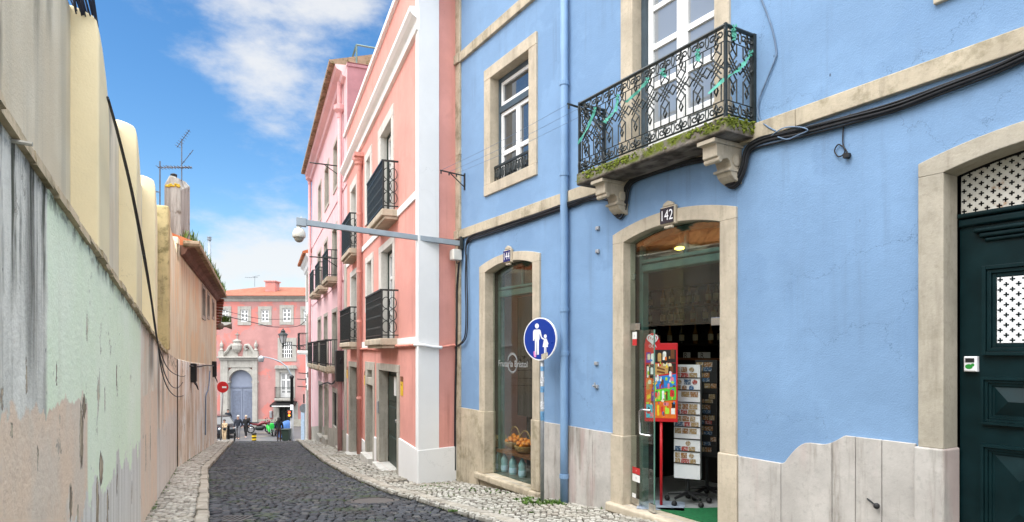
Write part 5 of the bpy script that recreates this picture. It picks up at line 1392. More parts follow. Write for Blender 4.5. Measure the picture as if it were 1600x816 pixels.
T2 = [(-4.0, -2.62, 2.6, 4.4), (-7.1, -5.83, 2.6, 4.4), (-10.0, -8.55, 2.6, 4.4)]
T1 = [(-4.0, -2.62, -.5, 1.42), (-7.1, -5.83, -.5, 1.42), (-10.0, -8.55, -.5, 1.42)]
GD = [(-9.4, -7.92, -3.62, -1.45), (-6.83, -5.58, -3.40, -1.42), (-3.8, -2.61, -2.66, -1.45), (-2.15, -1.36, -3.20, -1.22)]
OQ = T3+T2+T1+GD
m = MB(); wall_strips(m, LQ, 0, -6, 9.0, OQ); m.build('wall', M['pale_pink'], pale, flip=False)
shell(pale, Q, LQ, .0, 8, -6, 9.0, M['pale_pink'])
m = MB(); m.quad((0.004, 0, 2), (0.004, 8, 2), (0.004, 8, 8.86), (0.004, 0, 8.86)); m.box(-.25, .03, .0, 8, 8.862, 8.95); m.build('party_wall', M['dirty_pink'], pale)
m = MB(); m.prism([(0, 8.62), (-.10, 8.66), (-.14, 8.78), (-.30, 8.86), (-.34, 8.98), (0, 9.0)], LQ, -.26, 'x'); m.build('cornice', M['pale_pink'], pale)
m = MB(); m.prism([(-.46, 8.99), (-.50, 9.05), (-.46, 9.10), (3.6, 10.3), (8, 9.1), (8, 9.0)], LQ-.1, -.27, 'x'); ro = m.build('roof', M['mossy_tile'], pale)
m = MB()
x = LQ
while x < -.3: m.lathe((x, -.49, 9.06), [(.085, -.02), (.085, .3)], 8, 'y'); x += .21
m.build('eaves_tiles', M['mossy_tile'], ro)
for z0, z1 in ((2.30, 2.42), (5.2, 5.3)):
    m = MB(); m.box(LQ, -.0, -.025, .01, z0, z1); m.build('string_course', M['pale_pink'], pale)
for w_ in T3+T2+T1:
    a, b, z0, z1 = w_
    surround(pale, a, b, z0, z1, .14, .14, .14, .12 if w_ in T3 else 0, .025, .16, M['stone_grey'])
    m = MB(); m.box(a, a+.05, .11, .2, z0, z1); m.box(b-.05, b, .11, .2, z0, z1); m.box(a+.05, b-.05, .11, .2, z1-.04, z1); m.build('outer_frame', M['dark_green_wood'], pale)
    sash(pale, a+.052, b-.052, z0+.002, z1-.002, .17, 2, [.35, .7], .08, .06, M['white_paint'], M['pane'])
for i, w_ in enumerate(GD):
    a, b, z0, z1 = w_
    surround(pale, a, b, z0, z1, .16, .16, .16, .14 if i == 2 else 0, .03, .18, M['stone_grey'])
    if i == 2:
        g = MB()
        for k in range(9): x = a+(b-a)*(k+.5)/9; g.box(x-.012, x+.012, .03, .055, z0, z1)
        for k in range(4): zq_ = z0+(z1-z0)*(k+.5)/4; g.box(a, b, .057, .07, zq_-.012, zq_+.012)
        sash(pale, a, b, z0, z1, .17, 2, [.5], .07, .06, M['dark_green_wood'], M['pane']); g.build('window_bars', M['iron'], pale)
    else:
        g = MB(); g.box(a, b, .15, .2, z0, z1); c = (a+b)/2
        for za, zb in ((.06, .45), (.52, .95)): g.cham(a+.1, b-.1, .125, .16, z0+(z1-z0)*za, z0+(z1-z0)*zb, .03)
        g.build('street_door', M['dark_green_wood'] if i == 0 else M['stone_grey'] if i == 1 else M['wood'], pale)
        m = MB(); m.box(a-.1, b+.1, -.12, .2, z0-.6, z0-.003); m.build('doorstep', M['stone_grey'], pale)
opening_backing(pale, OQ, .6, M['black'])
m = MB(); wall_strips(m, LQ, -.0, -6, lambda s: rz(Q.w(s, 0, 0)[1])+.75, [(a-.16, b+.16, -6, 2) for a, b, _, _ in (GD[0], GD[1], GD[3])], -.03); m.build('plinth', M['stone_grey'], pale)
for w_ in T2: iron_balcony(pale, w_[0]-.2, w_[1]+.2, 2.6, .38, .92, .16, mslab=M['stone_moss'], rings=False)
for w_ in T1: iron_balcony(pale, w_[0]-.35, w_[1]+.35, -.5, .45, .92, .18, mslab=M['stone_moss'], rings=False)
for sx, zt, lb in ((-.95, 7.8, 'pink downpipe with a hopper at the seam between salmon and pale pink houses'), (-13.45, 8.7, 'pink downpipe at the far end of the pale pink house')):
    t = thing('downpipe', lb, 'downpipe', Q, (sx, -.1, -3.3 if sx > -2 else -4.4)); zb = rz(Q.w(sx, 0, 0)[1])
    m = MB(); m.lathe((sx, -.11, 0), [(.075, zb), (.075, zt)], 10); m.build('pipe', M['pink_pipe'], t, smooth=True)
    m = MB(); m.lathe((sx, -.12, 0), [(.08, zt-.25), (.09, zt-.1), (.19, zt), (.19, zt+.14), (.08, zt+.2), (.075, 8.7)], 10); m.build('hopper', M['pink_pipe'], t)
M['sage_rail'] = paint('sage_green_rail', srgb(96, 120, 116), .5)
t = thing('terrace_railing', 'thin grey green pipe railing on the roof terrace of the pale pink house', 'railing', Q, (-.12, .4, 8.95))
m = MB()
m.tube([(-2.6, .3, 9.62), (-.12, .3, 9.62)], .03, 5); m.tube([(-.12, .3, 9.62), (-.12, 2.2, 9.62)], .03, 5); m.tube([(-2.6, .3, 9.25), (-.12, .3, 9.25)], .02, 5)
for p in ((-.12, .3), (-.12, 2.2), (-1.3, .3), (-2.6, .3)): m.tube([(p[0], p[1], 8.9), (p[0], p[1], 9.62)], .03, 5)
m.build('pipes', M['sage_rail'], t)
for s, z, L, lb in ((-2.2, 6.35, .95, 'black clothesline bracket among the top windows of the pale pink house'), (-2.3, 3.2, .95, 'black clothesline bracket above the middle balconies of the pale pink house')):
    t = thing('clothesline_bracket', lb, 'bracket', Q, (s, 0, z)); m = MB(); m.tube([(s, 0, z), (s, -L, z+.02)], .022, 4); m.tube([(s, 0, z-.3), (s, -L*.5, z)], .015, 4); m.build('arm', M['iron'], t)
# cluster of cables on the pale pink house
cable([Q.pt(533, 560, -.1), Q.pt(531, 572, -.12), Q.pt(526, 590, -.1), Q.pt(519, 600, -.1), Q.pt(512, 598, -.1), Q.pt(505, 600, -.1), Q.pt(499, 602, -.1)], .03, M['cable'], 'tangled black cable drooping below the lowest balcony of the pale pink house', None, Q)
s, z = Q.px(531.5, 572, -.1); t = thing('meter_box', 'dark electric box on the pale pink wall beside the lowest balcony', 'electric box', Q, (s, 0, z)); m = MB(); m.cham(s-.22, s+.22, -.25, 0, z-.5, z+.5, .03); m.build('case', M['black'], t)

# ------------------------------------------------------------------ the white house at the end of the row
wo_ = Q.w(LQ, 0, 0)
WH = Frame(wo_[0], wo_[1], .36, -.933)
wh = thing('white_house', 'white house with orange tiled eaves at the bottom end of the row', 'house', WH, (0, 0, -4.6))
LW_ = -5.2; ZE = 5.0
OW = [(-1.9, -.9, .1, 2.0), (-4.1, -3.1, .1, 2.0), (-1.9, -.9, 2.9, 4.3), (-4.1, -3.1, 2.9, 4.3), (-1.9, -.9, -4.6, -2.2), (-4.1, -3.1, -4.9, -2.2)]
m = MB(); wall_strips(m, LW_, 0, -7.5, ZE, OW); m.quad((LW_, 0, -7.5), (LW_, 8, -7.5), (LW_, 8, ZE), (LW_, 0, ZE)); m.build('wall', M['white'], wh)
shell(wh, WH, LW_, 0, 8, -7.5, ZE, M['white'])
for w_ in OW:
    surround(wh, *w_, .12, .12, .12, .1, .025, .15, M['stone_grey']); sash(wh, *w_, .16, 2, [.4, .75], .08, .06, M['white_paint'] if w_[2] > -1 else M['green_paint'], M['pane'])
m = MB(); m.prism([(0, ZE-.5), (-.08, ZE-.45), (-.12, ZE-.25), (-.26, ZE-.12), (-.28, ZE), (0, ZE)], LW_-.28, 0, 'x'); m.build('cornice', M['white'], wh)
m = MB(); m.prism([(-.42, ZE+.002), (-.44, ZE+.10), (3.8, ZE+1.6), (8, ZE+.1), (8, ZE+.002)], LW_-.42, 0, 'x'); m.build('roof', M['tile'], wh)
iron_balcony(wh, -4.5, -2.7, .08, .5, .95, .16, rings=False, mslab=M['white'])
for k, (s, z) in enumerate(((-4.6, -1.6), (-4.3, -2.0), (-3.0, -1.2))):
    t = thing('clothesline_bracket', ('upper', 'middle', 'third')[k]+' small black iron bracket on the low part of the white house front', 'bracket', WH, (s, 0, z)); m = MB(); m.tube([(s, 0, z), (s, -.5, z+.05)], .025, 4); m.box(s-.06, s+.06, -.04, 0, z-.2, z+.1); m.build('arm', M['iron'], t)
# street lantern on its bracket
n = N('milky_lantern_glass'); M['lantern_glass'] = n.fin((.42, .42, .43), .2)
sL_, dL_ = -4.9, -1.25; zL = .33
t = thing('street_lantern', 'black wrought iron street lantern on a scrolled bracket from the white house', 'lantern', WH, (sL_, dL_, zL))
m = MB(); m.tube([(sL_, 0, zL+.08), (sL_, -.45, zL+.02), (sL_, -.9, zL+.06), (sL_, dL_, zL+.02)], .03, 5); m.tube([(sL_, 0, zL-.45), (sL_, -.3, zL-.35), (sL_, -.55, zL+.0)], .022, 5)
m.tube([(sL_, -.22+.12*math.cos(q*.7), zL-.1+.10*math.sin(q*.7)) for q in range(9)], .018, 4); m.lathe((sL_, dL_, zL), [(.03, -.08), (.06, -.02), (.04, .08), (.09, .14), (.09, .17)], 8); m.build('bracket', M['iron'], t)
m = MB(); m.lathe((sL_, dL_, zL), [(.13, .17), (.24, .62)], 6); m.build('glass', M['lantern_glass'], t)
m = MB()
for k in range(6):
    q = 2*math.pi*k/6; m.tube([(sL_+.132*math.cos(q), dL_+.132*math.sin(q), zL+.17), (sL_+.243*math.cos(q), dL_+.243*math.sin(q), zL+.62)], .015, 4)
m.lathe((sL_, dL_, zL), [(.27, .62), (.27, .66), (.12, .80), (.12, .84), (.15, .85), (.05, .95), (.02, 1.02)], 12); m.build('frame', M['iron'], t)
# ------------------------------------------------------------------ left boundary wall
LT = [(-6, 1.6), (0, 1.0), (9.5, .05), (16.2, -.26), (28.2, -.62)]
def zledge(Y): return lerp_tab(LT, Y)
CL = 1.107; CH = math.hypot(.4, 1)
zl = lambda s: zledge(s/CL)                    # along LW
zlh = lambda s: zledge(14+s/CH)                # along LH
def wall_paint():
    n = N('peeling_wall_paint'); x, y, z = n.xyz(); z = n.math('SUBTRACT', z, 1.5)
    wob = n.math('MULTIPLY', n.math('SUBTRACT', n.noise(2.2, detail=6, rough=.65), .5), .5)
    wob2 = n.math('MULTIPLY', n.math('SUBTRACT', n.noise(6, n.map((1, 1, .55)), 9, .72), .5), .42)
    s_ = n.math('ADD', x, n.math('MULTIPLY', wob2, .35)); z_ = n.math('ADD', z, wob)
    st = n.noise(1, n.map((7, 7, .30)), 7, .68); st2 = n.noise(1, n.map((3.3, 3.3, .16), loc=(4, 1, 2)), 6, .62)
    grain = n.noise(40, detail=6, rough=.7); big = n.noise(1.0, detail=6, rough=.6)
    blot = n.noise(1, n.map((3.2, 3.2, 1.0), loc=(2, 7, 3)), 9, .72); runs = n.noise(1, n.map((9, 9, .55), loc=(1, 1, 6)), 9, .74)
    white = n.mix(n.ss(blot, .40, .62), (.88, .85, .76), (.66, .64, .57))
    white = n.mix(n.math('MULTIPLY', n.ss(runs, .50, .66), n.ss(blot, .34, .60)), white, (.38, .37, .32))
    white = n.mix(n.math('MULTIPLY', n.ss(n.math('ADD', z, n.math('MULTIPLY', blot, .9)), .55, 1.0), n.ss(runs, .46, .58)), white, (.09, .095, .07))
    mint = n.mix(n.ss(big, .35, .7), srgb(238, 250, 219), srgb(246, 253, 229))
    mint = n.mix(n.math('MULTIPLY', n.ss(st, .5, .72), .35), mint, srgb(220, 224, 200))
    pink = n.mix(n.ss(n.noise(1.6, n.map((1.4, 1.4, .8)), 7, .65), .40, .62), srgb(240, 214, 188), srgb(232, 214, 194))
    pink = n.mix(n.math('MULTIPLY', n.ss(n.noise(9, detail=6, rough=.7), .5, .72), .5), pink, srgb(206, 180, 160))
    grey = n.mix(n.ss(st, .38, .66), srgb(236, 232, 224), srgb(204, 198, 186))
    cream = n.mix(n.ss(st2, .36, .62), srgb(248, 240, 226), srgb(226, 212, 190))
    cream = n.mix(n.math('MULTIPLY', n.ss(n.noise(2.0, detail=10, rough=.72), .50, .54), .5), cream, srgb(232, 204, 176)); cream = n.mix(n.math('MULTIPLY', n.ss(st, .58, .74), .7), cream, (.10, .09, .08))
    c = n.mix(n.ss(s_, 2.96, 3.02), white, mint)
    c = n.mix(n.ss(s_, 7.14, 7.18), c, cream)
    wob = n.math('MULTIPLY', wob, .6)
    edge_z = n.math('ADD', -.22, n.math('MULTIPLY', n.math('SUBTRACT', x, 2.0), -.02))
    below = n.ss(n.math('SUBTRACT', edge_z, z_), -.01, .015)
    c = n.mix(n.math('MULTIPLY', below, n.ss(s_, 4.02, 3.97)), c, pink)
    low = n.ss(n.math('SUBTRACT', n.math('ADD', -.70, n.math('MULTIPLY', x, -.035)), n.math('ADD', z_, n.math('MULTIPLY', n.math('SUBTRACT', n.noise(2.6, n.map((1, 1, .8), loc=(1, 8, 2)), 11, .7), .5), 1.1))), -.02, .03)
    c = n.mix(n.math('MULTIPLY', low, n.ss(s_, 3.3, 3.6)), c, grey)
    b3 = n.math('MULTIPLY', n.ss(n.math('SUBTRACT', -.47, n.math('ADD', z, n.math('MULTIPLY', wob, .35))), -.01, .015), n.math('MULTIPLY', n.ss(s_, 7.14, 7.18), n.ss(s_, 9.5, 9.4)))
    c = n.mix(n.math('MULTIPLY', b3, .9), c, pink)
    # dark run-off streaks
    def streak(s0, w_, amt, z0, z1):
        f = n.math('MULTIPLY', n.ss(n.math('ABSOLUTE', n.math('SUBTRACT', s_, s0)), w_, w_*.2), n.math('MULTIPLY', n.ss(z, z0, z1), amt))
        return n.math('MULTIPLY', f, n.ss(st, .30, .55))
    for a in ((2.75, .16, .55, -.35, .1), (8.5, .5, .75, -.45, -.1), (9.75, .35, .9, -1.6, -.2), (10.7, .3, .7, -1.5, -.3), (12.2, .35, .5, -1.2, -.2)):
        c = n.mix(streak(*a), c, (.07, .07, .065))
    # peeled places: bare grey-brown mortar with a dark broken edge
    peel = None
    ws = n.math('MULTIPLY', n.math('SUBTRACT', n.noise(11, n.map((1, 1, .4)), 9, .75), .5), 5.2)
    xw = n.math('ADD', x, n.math('MULTIPLY', n.math('SUBTRACT', n.noise(9, n.map((1, 1, .5), loc=(3, 1, 1)), 8, .7), .5), .22))
    def ell(s0, z0, a, b):
        q1 = n.math('POWER', n.math('ABSOLUTE', n.math('DIVIDE', n.math('SUBTRACT', xw, s0), a)), 2.0); q2 = n.math('POWER', n.math('ABSOLUTE', n.math('DIVIDE', n.math('SUBTRACT', z, z0), b)), 2.0)
        return n.math('ADD', n.math('ADD', q1, q2), ws)
    for (px_, py_, a, b) in ((132, 635, .06, .07), (127, 680, .05, .17), (158, 735, .07, .10), (152, 790, .05, .20), (168, 800, .06, .15), (110, 782, .03, .09), (122, 806, .03, .06), (164, 622, .022, .09), (182, 588, .02, .09), (88, 585, .012, .06), (18, 672, .012, .028), (60, 715, .01, .05), (235, 690, .05, .22), (228, 706, .04, .2), (183, 750, .03, .12), (206, 770, .04, .1), (3, 622, .012, .04), (41, 590, .012, .07), (262, 560, .12, .25), (281, 640, .09, .2), (306, 600, .16, .3)):
        s0, z0 = LW.px(px_, py_); e = ell(s0, z0, a, b)
        peel = e if peel is None else n.math('MINIMUM', peel, e)
    sm = n.noise(1, n.map((13, 13, 3.6), loc=(3, 3, 3)), 9, .74)
    pf = n.ss(peel, 1.05, .95); pe = n.math('MULTIPLY', n.ss(peel, 1.5, 1.2), n.ss(peel, .55, .9))
    pf2 = n.math('MULTIPLY', n.ss(sm, .66, .672), n.ss(n.noise(1.3, n.map(loc=(6, 2, 8)), 4), .46, .54)); pf = n.math('MAXIMUM', pf, pf2)
    mort = n.mix(n.ss(n.noise(5, n.map((3, 3, .8)), 6), .4, .6), srgb(140, 124, 104), srgb(204, 188, 162))
    c = n.mix(pf, c, mort); c = n.mix(n.math('MULTIPLY', n.math('MULTIPLY', pe, pf), .8), c, (.035, .03, .022))
    # thin flaking of the top coat, crisp edged, and scattered pits
    fl = n.noise(2.3, n.map((1.2, 1.2, .8), loc=(11, 3, 5)), 14, .74); f1 = n.ss(fl, .640, .646); f2 = n.math('MULTIPLY', n.ss(fl, .624, .632), n.ss(fl, .650, .640))
    c = n.mix(n.math('MULTIPLY', f1, .75), c, n.mix(n.ss(n.noise(6, detail=7, rough=.7), .45, .55), srgb(214, 206, 190), srgb(196, 172, 146)))
    c = n.mix(n.math('MULTIPLY', f2, .55), c, (.10, .09, .075))
    pit = n.math('MULTIPLY', n.ss(n.voro(14, n.map((1, 1, .7))), .13, .07), n.ss(n.noise(2.1, n.map(loc=(2, 2, 9)), 5, .6), .56, .60))
    c = n.mix(n.math('MULTIPLY', pit, .7), c, (.07, .06, .045)); pf = n.math('MAXIMUM', pf, n.math('MULTIPLY', f1, .35))
    # moss just under the weathering course
    zl_ = n.math('SUBTRACT', n.math('ADD', 1.0, n.math('MULTIPLY', x, -.0903)), z)
    c = n.mix(n.math('MULTIPLY', n.ss(zl_, .16, .0), n.ss(n.noise(9, detail=6, rough=.7), .46, .6)), c, (.05, .05, .03))
    cr = n.ss(n.voro(1.1, n.map((1.6, 1, .8), loc=(2, 0, 1)), 'DISTANCE_TO_EDGE'), .008, .0)
    h = n.math('ADD', n.math('ADD', grain, n.math('MULTIPLY', n.noise(6, detail=5), 1.4)), n.math('MULTIPLY', pf, -2.2))
    return n.fin(c, .9, n.bump(h, .4, .012), spec=.2)
M['peeling'] = wall_paint()
n = N('cream_house_render'); st = n.noise(1, n.map((4, 4, .2)), 7, .65); x, y, z = n.xyz()
c = n.mix(n.ss(n.noise(1.1, detail=6), .35, .65), srgb(230, 224, 200), srgb(222, 210, 184))
c = n.mix(n.math('MULTIPLY', n.ss(st, .46, .70), .55), c, srgb(150, 126, 92))
c = n.mix(n.math('MULTIPLY', n.ss(n.noise(.8, n.map(loc=(4, 4, 4)), 6), .5, .56), .6), c, srgb(228, 200, 158))
M['house_up'] = n.fin(c, .9, n.bump(n.noise(40, detail=6), .3, .01), spec=.2)
n = N('cream_flaking_render'); st = n.noise(1, n.map((4, 4, .25)), 7, .65)
c = n.mix(n.ss(n.noise(.9, n.map((1, 1, .6)), 6), .42, .55), srgb(246, 249, 244), srgb(238, 228, 212))
c = n.mix(n.math('MULTIPLY', n.ss(st, .48, .68), .6), c, srgb(184, 162, 136))
pl = n.noise(1, n.map((6, 6, 1.4)), 6, .7); c = n.mix(n.ss(pl, .62, .635), c, srgb(126, 104, 80)); c = n.mix(n.math('MULTIPLY', n.ss(n.noise(1, n.map((2, 2, .5), loc=(5, 5, 5)), 7, .7), .52, .56), .7), c, srgb(196, 176, 148))
M['house_low'] = n.fin(c, .9, n.bump(n.math('ADD', n.noise(40, detail=6), n.math('MULTIPLY', n.ss(pl, .64, .68), -2)), .35, .012), spec=.2)
n = N('weathered_buff_render'); x, y, z = n.xyz(); z = n.math('SUBTRACT', z, 1.5); st = n.noise(1, n.map((5, 5, .22)), 7, .66)
c = n.mix(n.ss(n.noise(1.2, detail=6), .35, .65), srgb(226, 216, 194), srgb(214, 200, 174))
c = n.mix(n.math('MULTIPLY', n.ss(st, .46, .70), .5), c, srgb(178, 170, 152))
sx_ = n.math('ADD', x, n.math('MULTIPLY', n.math('SUBTRACT', n.noise(2.5, n.map((1, 1, .4)), 5), .5), .16))
for s0, w_, zlo, zhi, am in ((2.72, .10, .2, 1.1, 1.0), (2.95, .05, .6, 1.6, .7), (3.55, .10, 1.3, 2.1, .95), (3.85, .14, 1.45, 2.15, .8), (2.3, .2, .9, 2.1, .5), (6.2, .2, 1.2, 2.1, .6), (8.4, .2, 1.0, 2.0, .7)):
    f = n.math('MULTIPLY', n.ss(n.math('ABSOLUTE', n.math('SUBTRACT', sx_, s0)), w_, w_*.15), n.math('MULTIPLY', n.ss(z, zlo, zhi), am))
    c = n.mix(n.math('MULTIPLY', f, n.ss(n.noise(14, n.map((1, 1, .25)), 6, .7), .3, .6)), c, (.075, .075, .06))
M['upper_wall'] = n.fin(c, .9, n.bump(n.noise(60, detail=8, rough=.7), .35, .01), spec=.2)
bw = thing('boundary_wall', 'tall peeling boundary wall with mint green paint below and buff buttresses above', 'wall', LW, (0, 0, -1.5))
S1 = 14*CL
m = MB(); ss_ = [-4+.5*k for k in range(int((S1+4)/.5)+1)]+[S1]
for a, b in zip(ss_, ss_[1:]): m.quad((a, 0, -4.5), (b, 0, -4.5), (b, 0, zl(b)), (a, 0, zl(a)))
m.build('lower_wall', M['peeling'], bw, flip=False)
SB = 11.72
m = MB(); UD = .15; ZT_ = 2.12
for a, b in zip(ss_, ss_[1:]):
    if a >= SB: break
    b = min(b, SB)
    m.quad((a, UD, zl(a)+.10), (b, UD, zl(b)+.10), (b, UD, ZT_), (a, UD, ZT_)); m.quad((a, UD, ZT_), (b, UD, ZT_), (b, UD+.12, ZT_+.05), (a, UD+.12, ZT_+.05)); m.quad((a, UD+.12, ZT_+.05), (b, UD+.12, ZT_+.05), (b, .7, ZT_), (a, .7, ZT_))
m.quad((-4, .7, -4.5), (SB, .7, -4.5), (SB, .7, ZT_), (-4, .7, ZT_)); m.quad((-4, 0, -4.5), (-4, .7, -4.5), (-4, .7, ZT_), (-4, 0, ZT_))
m.build('upper_wall', M['upper_wall'], bw)
# sloping weathering between lower and upper wall, with a ragged mossy lip
m = MB(); rnd = random.Random(4); a = -4.0
prev = None
M['lip'] = stone('weathered_ledge', srgb(188, 170, 142), .2, moss=.55, dirt=.6)
while a < SB:
    b = min(SB, a+rnd.uniform(.12, .3)); pr = -.018-rnd.uniform(0, .02); h = rnd.uniform(-.012, .012)
    m.add([(a, pr, zl(a)-.03+h), (b, pr, zl(b)-.03+h), (b, pr+.006, zl(b)+.012), (a, pr+.006, zl(a)+.012), (b, UD+.01, zl(b)+.13), (a, UD+.01, zl(a)+.13), (a, .02, zl(a)-.04), (b, .02, zl(b)-.04)], [(0, 1, 2, 3), (3, 2, 4, 5), (6, 7, 1, 0), (0, 3, 5, 6), (1, 7, 4, 2)]); a = b
m.build('weathering', M['lip'], bw)
for i, (sa, sb, zt) in enumerate(((.6, 1.05, 2.10), (4.43, 4.90, 2.09), (6.80, 7.22, 2.16), (9.15, 9.55, 2.22))):
    m = MB(); vs = []; K = 9
    for fr_, drop in ((0, 0), (.12, .01), (.40, .07), (.70, .18), (.90, .30), (1, .42)):
        sx = sa+(sb-sa)*fr_; zc = zt-drop; z0_ = zl(sx)+.015
        vs += [(sx, 0, z0_), (sx, 0, zc-.16), (sx, .004, zc-.07), (sx, .016, zc-.015), (sx, .035, zc+.01), (sx, .09, zc+.035+.12*drop), (sx, UD, zc+.05+.25*drop), (sx, .5, zt+.03-.2*drop), (sx, .5, z0_)]
    fs = [tuple(range(K)), tuple(range(len(vs)-1, len(vs)-K-1, -1))]+[(q*K+j, q*K+(j+1) % K, (q+1)*K+(j+1) % K, (q+1)*K+j) for q in range(5) for j in range(K)]
    m.add(vs, fs); m.build('buttress', M['beige'], bw, bevel=.02)
# bundle of dark rods lying on the first buttress in view
s0, z0 = LW.px(133, 22, .16); t = thing('rod_bundle', 'bundle of thin dark rods sticking up from the top of the nearest buttress', 'rods', LW, (s0, .2, 2.1)); rnd = random.Random(2); m = MB()
for k in range(30):
    e = rnd.random(); b0 = (4.34+.22*e, .02+.10*rnd.random(), 2.08); l = rnd.uniform(.18, .42)
    m.tube([b0, (b0[0]-l*.35+rnd.uniform(-.03, .03), b0[1]+rnd.uniform(.0, .05), b0[2]+l*.55), (b0[0]-l*.8+rnd.uniform(-.06, .06), b0[1]+rnd.uniform(.02, .1), b0[2]+l)], .0045, 4)
m.build('rods', paint('dark_blue_rods', (.022, .026, .045), .5), t)
# ------------------------------------------------------------------ left house
lh = thing('tiled_house', 'low buff house with a mossy tiled eave joined to the end of the boundary wall', 'house', LH, (0, 0, -3))
EHS = 14*CH; EH = EHS; ZE = 2.42; SE0 = .6
SEND = (28-14)*CH
wins = []
for (x0, x1, y0, y1) in ((315.5, 320, 494, 452), (323.5, 326.5, 494, 462), (331.5, 334, 495, 473)):
    sa, z0 = LH.px(x0, y0); sb, z1 = LH.px(x1, y1); za, zb = LH.px((x0+x1)/2, y0)[1], LH.px((x0+x1)/2, y1)[1]; wins.append((sa, sb, za, zb))
m = MB(); sv = [SEND*k/14 for k in range(15)]
wall_strips(m, 0, SEND, zlh, ZE, wins, 0, sv); m.quad((SEND, 0, -6), (SEND, 7, -6), (SEND, 7, ZE), (SEND, 0, ZE)); m.build('upper_wall', M['house_up'], lh)
m = MB(); wall_strips(m, 0, SEND, -6, lambda s: zlh(s)-.004, [], -.02, sv)
for a, b in zip(sv, sv[1:]): m.quad((a, -.02, zlh(a)-.004), (b, -.02, zlh(b)-.004), (b, .0, zlh(b)+.01), (a, .0, zlh(a)+.01))
m.quad((SEND, -.02, -6), (SEND, .03, -6), (SEND, .03, zlh(SEND)), (SEND, -.02, zlh(SEND))); m.build('lower_wall', M['house_low'], lh)
sC = SB
hw_ = thing('parapet_wall', 'brown streaked parapet wall between the buttressed wall and the tiled house', 'wall', LW, (SB, 0, .1)); m = MB()
wall_strips(m, SB, S1, zl, lambda s: 2.30-.04*(s-SB), [], .002, [SB+.5*k for k in range(8)]); m.quad((SB, 0, zl(SB)), (SB, .5, zl(SB)), (SB, .5, 2.35), (SB, 0, 2.30)); m.quad((SB, 0, 2.30), (S1, 0, 2.15), (S1, .4, 2.2), (SB, .4, 2.35)); m.build('wall', M['house_up'], hw_)
m = MB(); m.box(SB-.02, SB+.45, -.03, .3, zl(SB)+.03, 2.42); m.build('end_pier', stone('mossy_render_pier', srgb(196, 178, 132), .12, moss=.6, dirt=.6), hw_, bevel=.03)
for w_ in wins:
    surround(lh, *w_, .10, .10, .12, .12, .025, .12, M['stone_grey']); a, b, z0, z1 = w_
    sash(lh, a, b, z0, z1, .11, 1, [.5], .06, .05, M['dark_green_wood'], M['pane'])
m = MB(); m.prism([(-.02, ZE-.22), (-.10, ZE-.18), (-.16, ZE-.06), (-.30, ZE-.02), (-.30, ZE+.01), (0, ZE+.01)], SE0, SEND+.25, 'x'); m.build('eaves_cornice', stone('brick_red_eaves', (.17, .085, .06), .3, dirt=.6), lh)
m = MB(); m.prism([(-.36, ZE+.012), (-.38, ZE+.08), (3.5, ZE+1.5), (7, ZE+.1), (7, ZE+.012)], SE0, SEND+.3, 'x'); ro = m.build('roof', M['tile'], lh)
m = MB(); x = SE0
while x < SEND+.25: m.lathe((x, -.37, ZE+.05), [(.075, -.03), (.075, .3)], 8, 'y'); x += .2
m.build('eaves_tiles', M['mossy_tile'], ro)
m = MB()
for k in range(11):
    z0 = ZE-.1-k*.125; m.box(SEND-.1, SEND+.28-.012*k, -.30+.014*k, .2, z0-.10, z0)
m.build('tile_hung_corner', stone('dark_red_tile_hanging', (.20, .065, .04), .35, dirt=.5), lh, bevel=.02)
m = MB(); m.box(0.002, SE0, .0, .4, 2.0, ZE-.05); m.box(0.0, .35, -.02, .5, ZE-.05, ZE+.1); m.build('parapet_end', M['house_up'], lh, bevel=.02)
m = MB(); m.quad((0, 7, -6), (SEND, 7, -6), (SEND, 7, ZE), (0, 7, ZE)); m.quad((0, .02, -6), (0, 7, -6), (0, 7, ZE), (0, .02, ZE)); m.build('back_wall', M['house_up'], lh)
# long slab chimney
cs0, cd = LH.s(283, .35), .35; cs1 = cs0+2.6
t = thing('chimney_stack', 'tall grey slab chimney with a lichen topped end behind the buff house eave', 'chimney', LH, (cs0, cd, 2.2)); zt0, zt1 = LH.px(279, 275, .4)[1], LH.px(302, 300, .35)[1]
n = N('old_grey_chimney'); st = n.noise(1, n.map((4, 4, .5)), 7, .65); c = n.mix(n.ss(st, .38, .62), srgb(164, 166, 160), srgb(122, 120, 114)); c = n.mix(n.ss(n.noise(2, detail=7), .56, .66), c, srgb(96, 88, 78)); M['chim'] = n.fin(c, .95, n.bump(n.noise(40, detail=6), .4, .015))
m = MB(); w_ = .42
m.add([(cs0, cd, .5), (cs1, cd, .5), (cs1, cd+w_, .5), (cs0, cd+w_, .5), (cs0, cd, zt0-.35), (cs1, cd, zt1-.1), (cs1, cd+w_, zt1-.1), (cs0, cd+w_, zt0-.25), (cs0, cd+.13, zt0), (cs1, cd+.13, zt1+.05), (cs1, cd+w_-.13, zt1+.05), (cs0, cd+w_-.13, zt0+.03)],
      [(0, 1, 5, 4), (1, 2, 6, 5), (2, 3, 7, 6), (3, 0, 4, 7), (4, 5, 9, 8), (6, 7, 11, 10), (8, 9, 10, 11), (4, 8, 11, 7), (5, 6, 10, 9)]); m.build('stack', M['chim'], t, bevel=.03)
m = MB(); m.box(cs0-.03, cs1+.03, cd-.04, cd+w_+.04, 3.0, 3.07); m.build('string_band', M['stone_grey'], t)
M['lichen'] = paint('yellow_lichen', (.42, .30, .03), .95, 0, .35, 25)
m = MB(); rnd = random.Random(8)
for k in range(26): m.ball((cs0-.01+rnd.uniform(-.01, .05), cd+.05+rnd.random()*.32, zt0-.25+rnd.uniform(-.04, .04)), (.02, .05, .03), 6, 4)
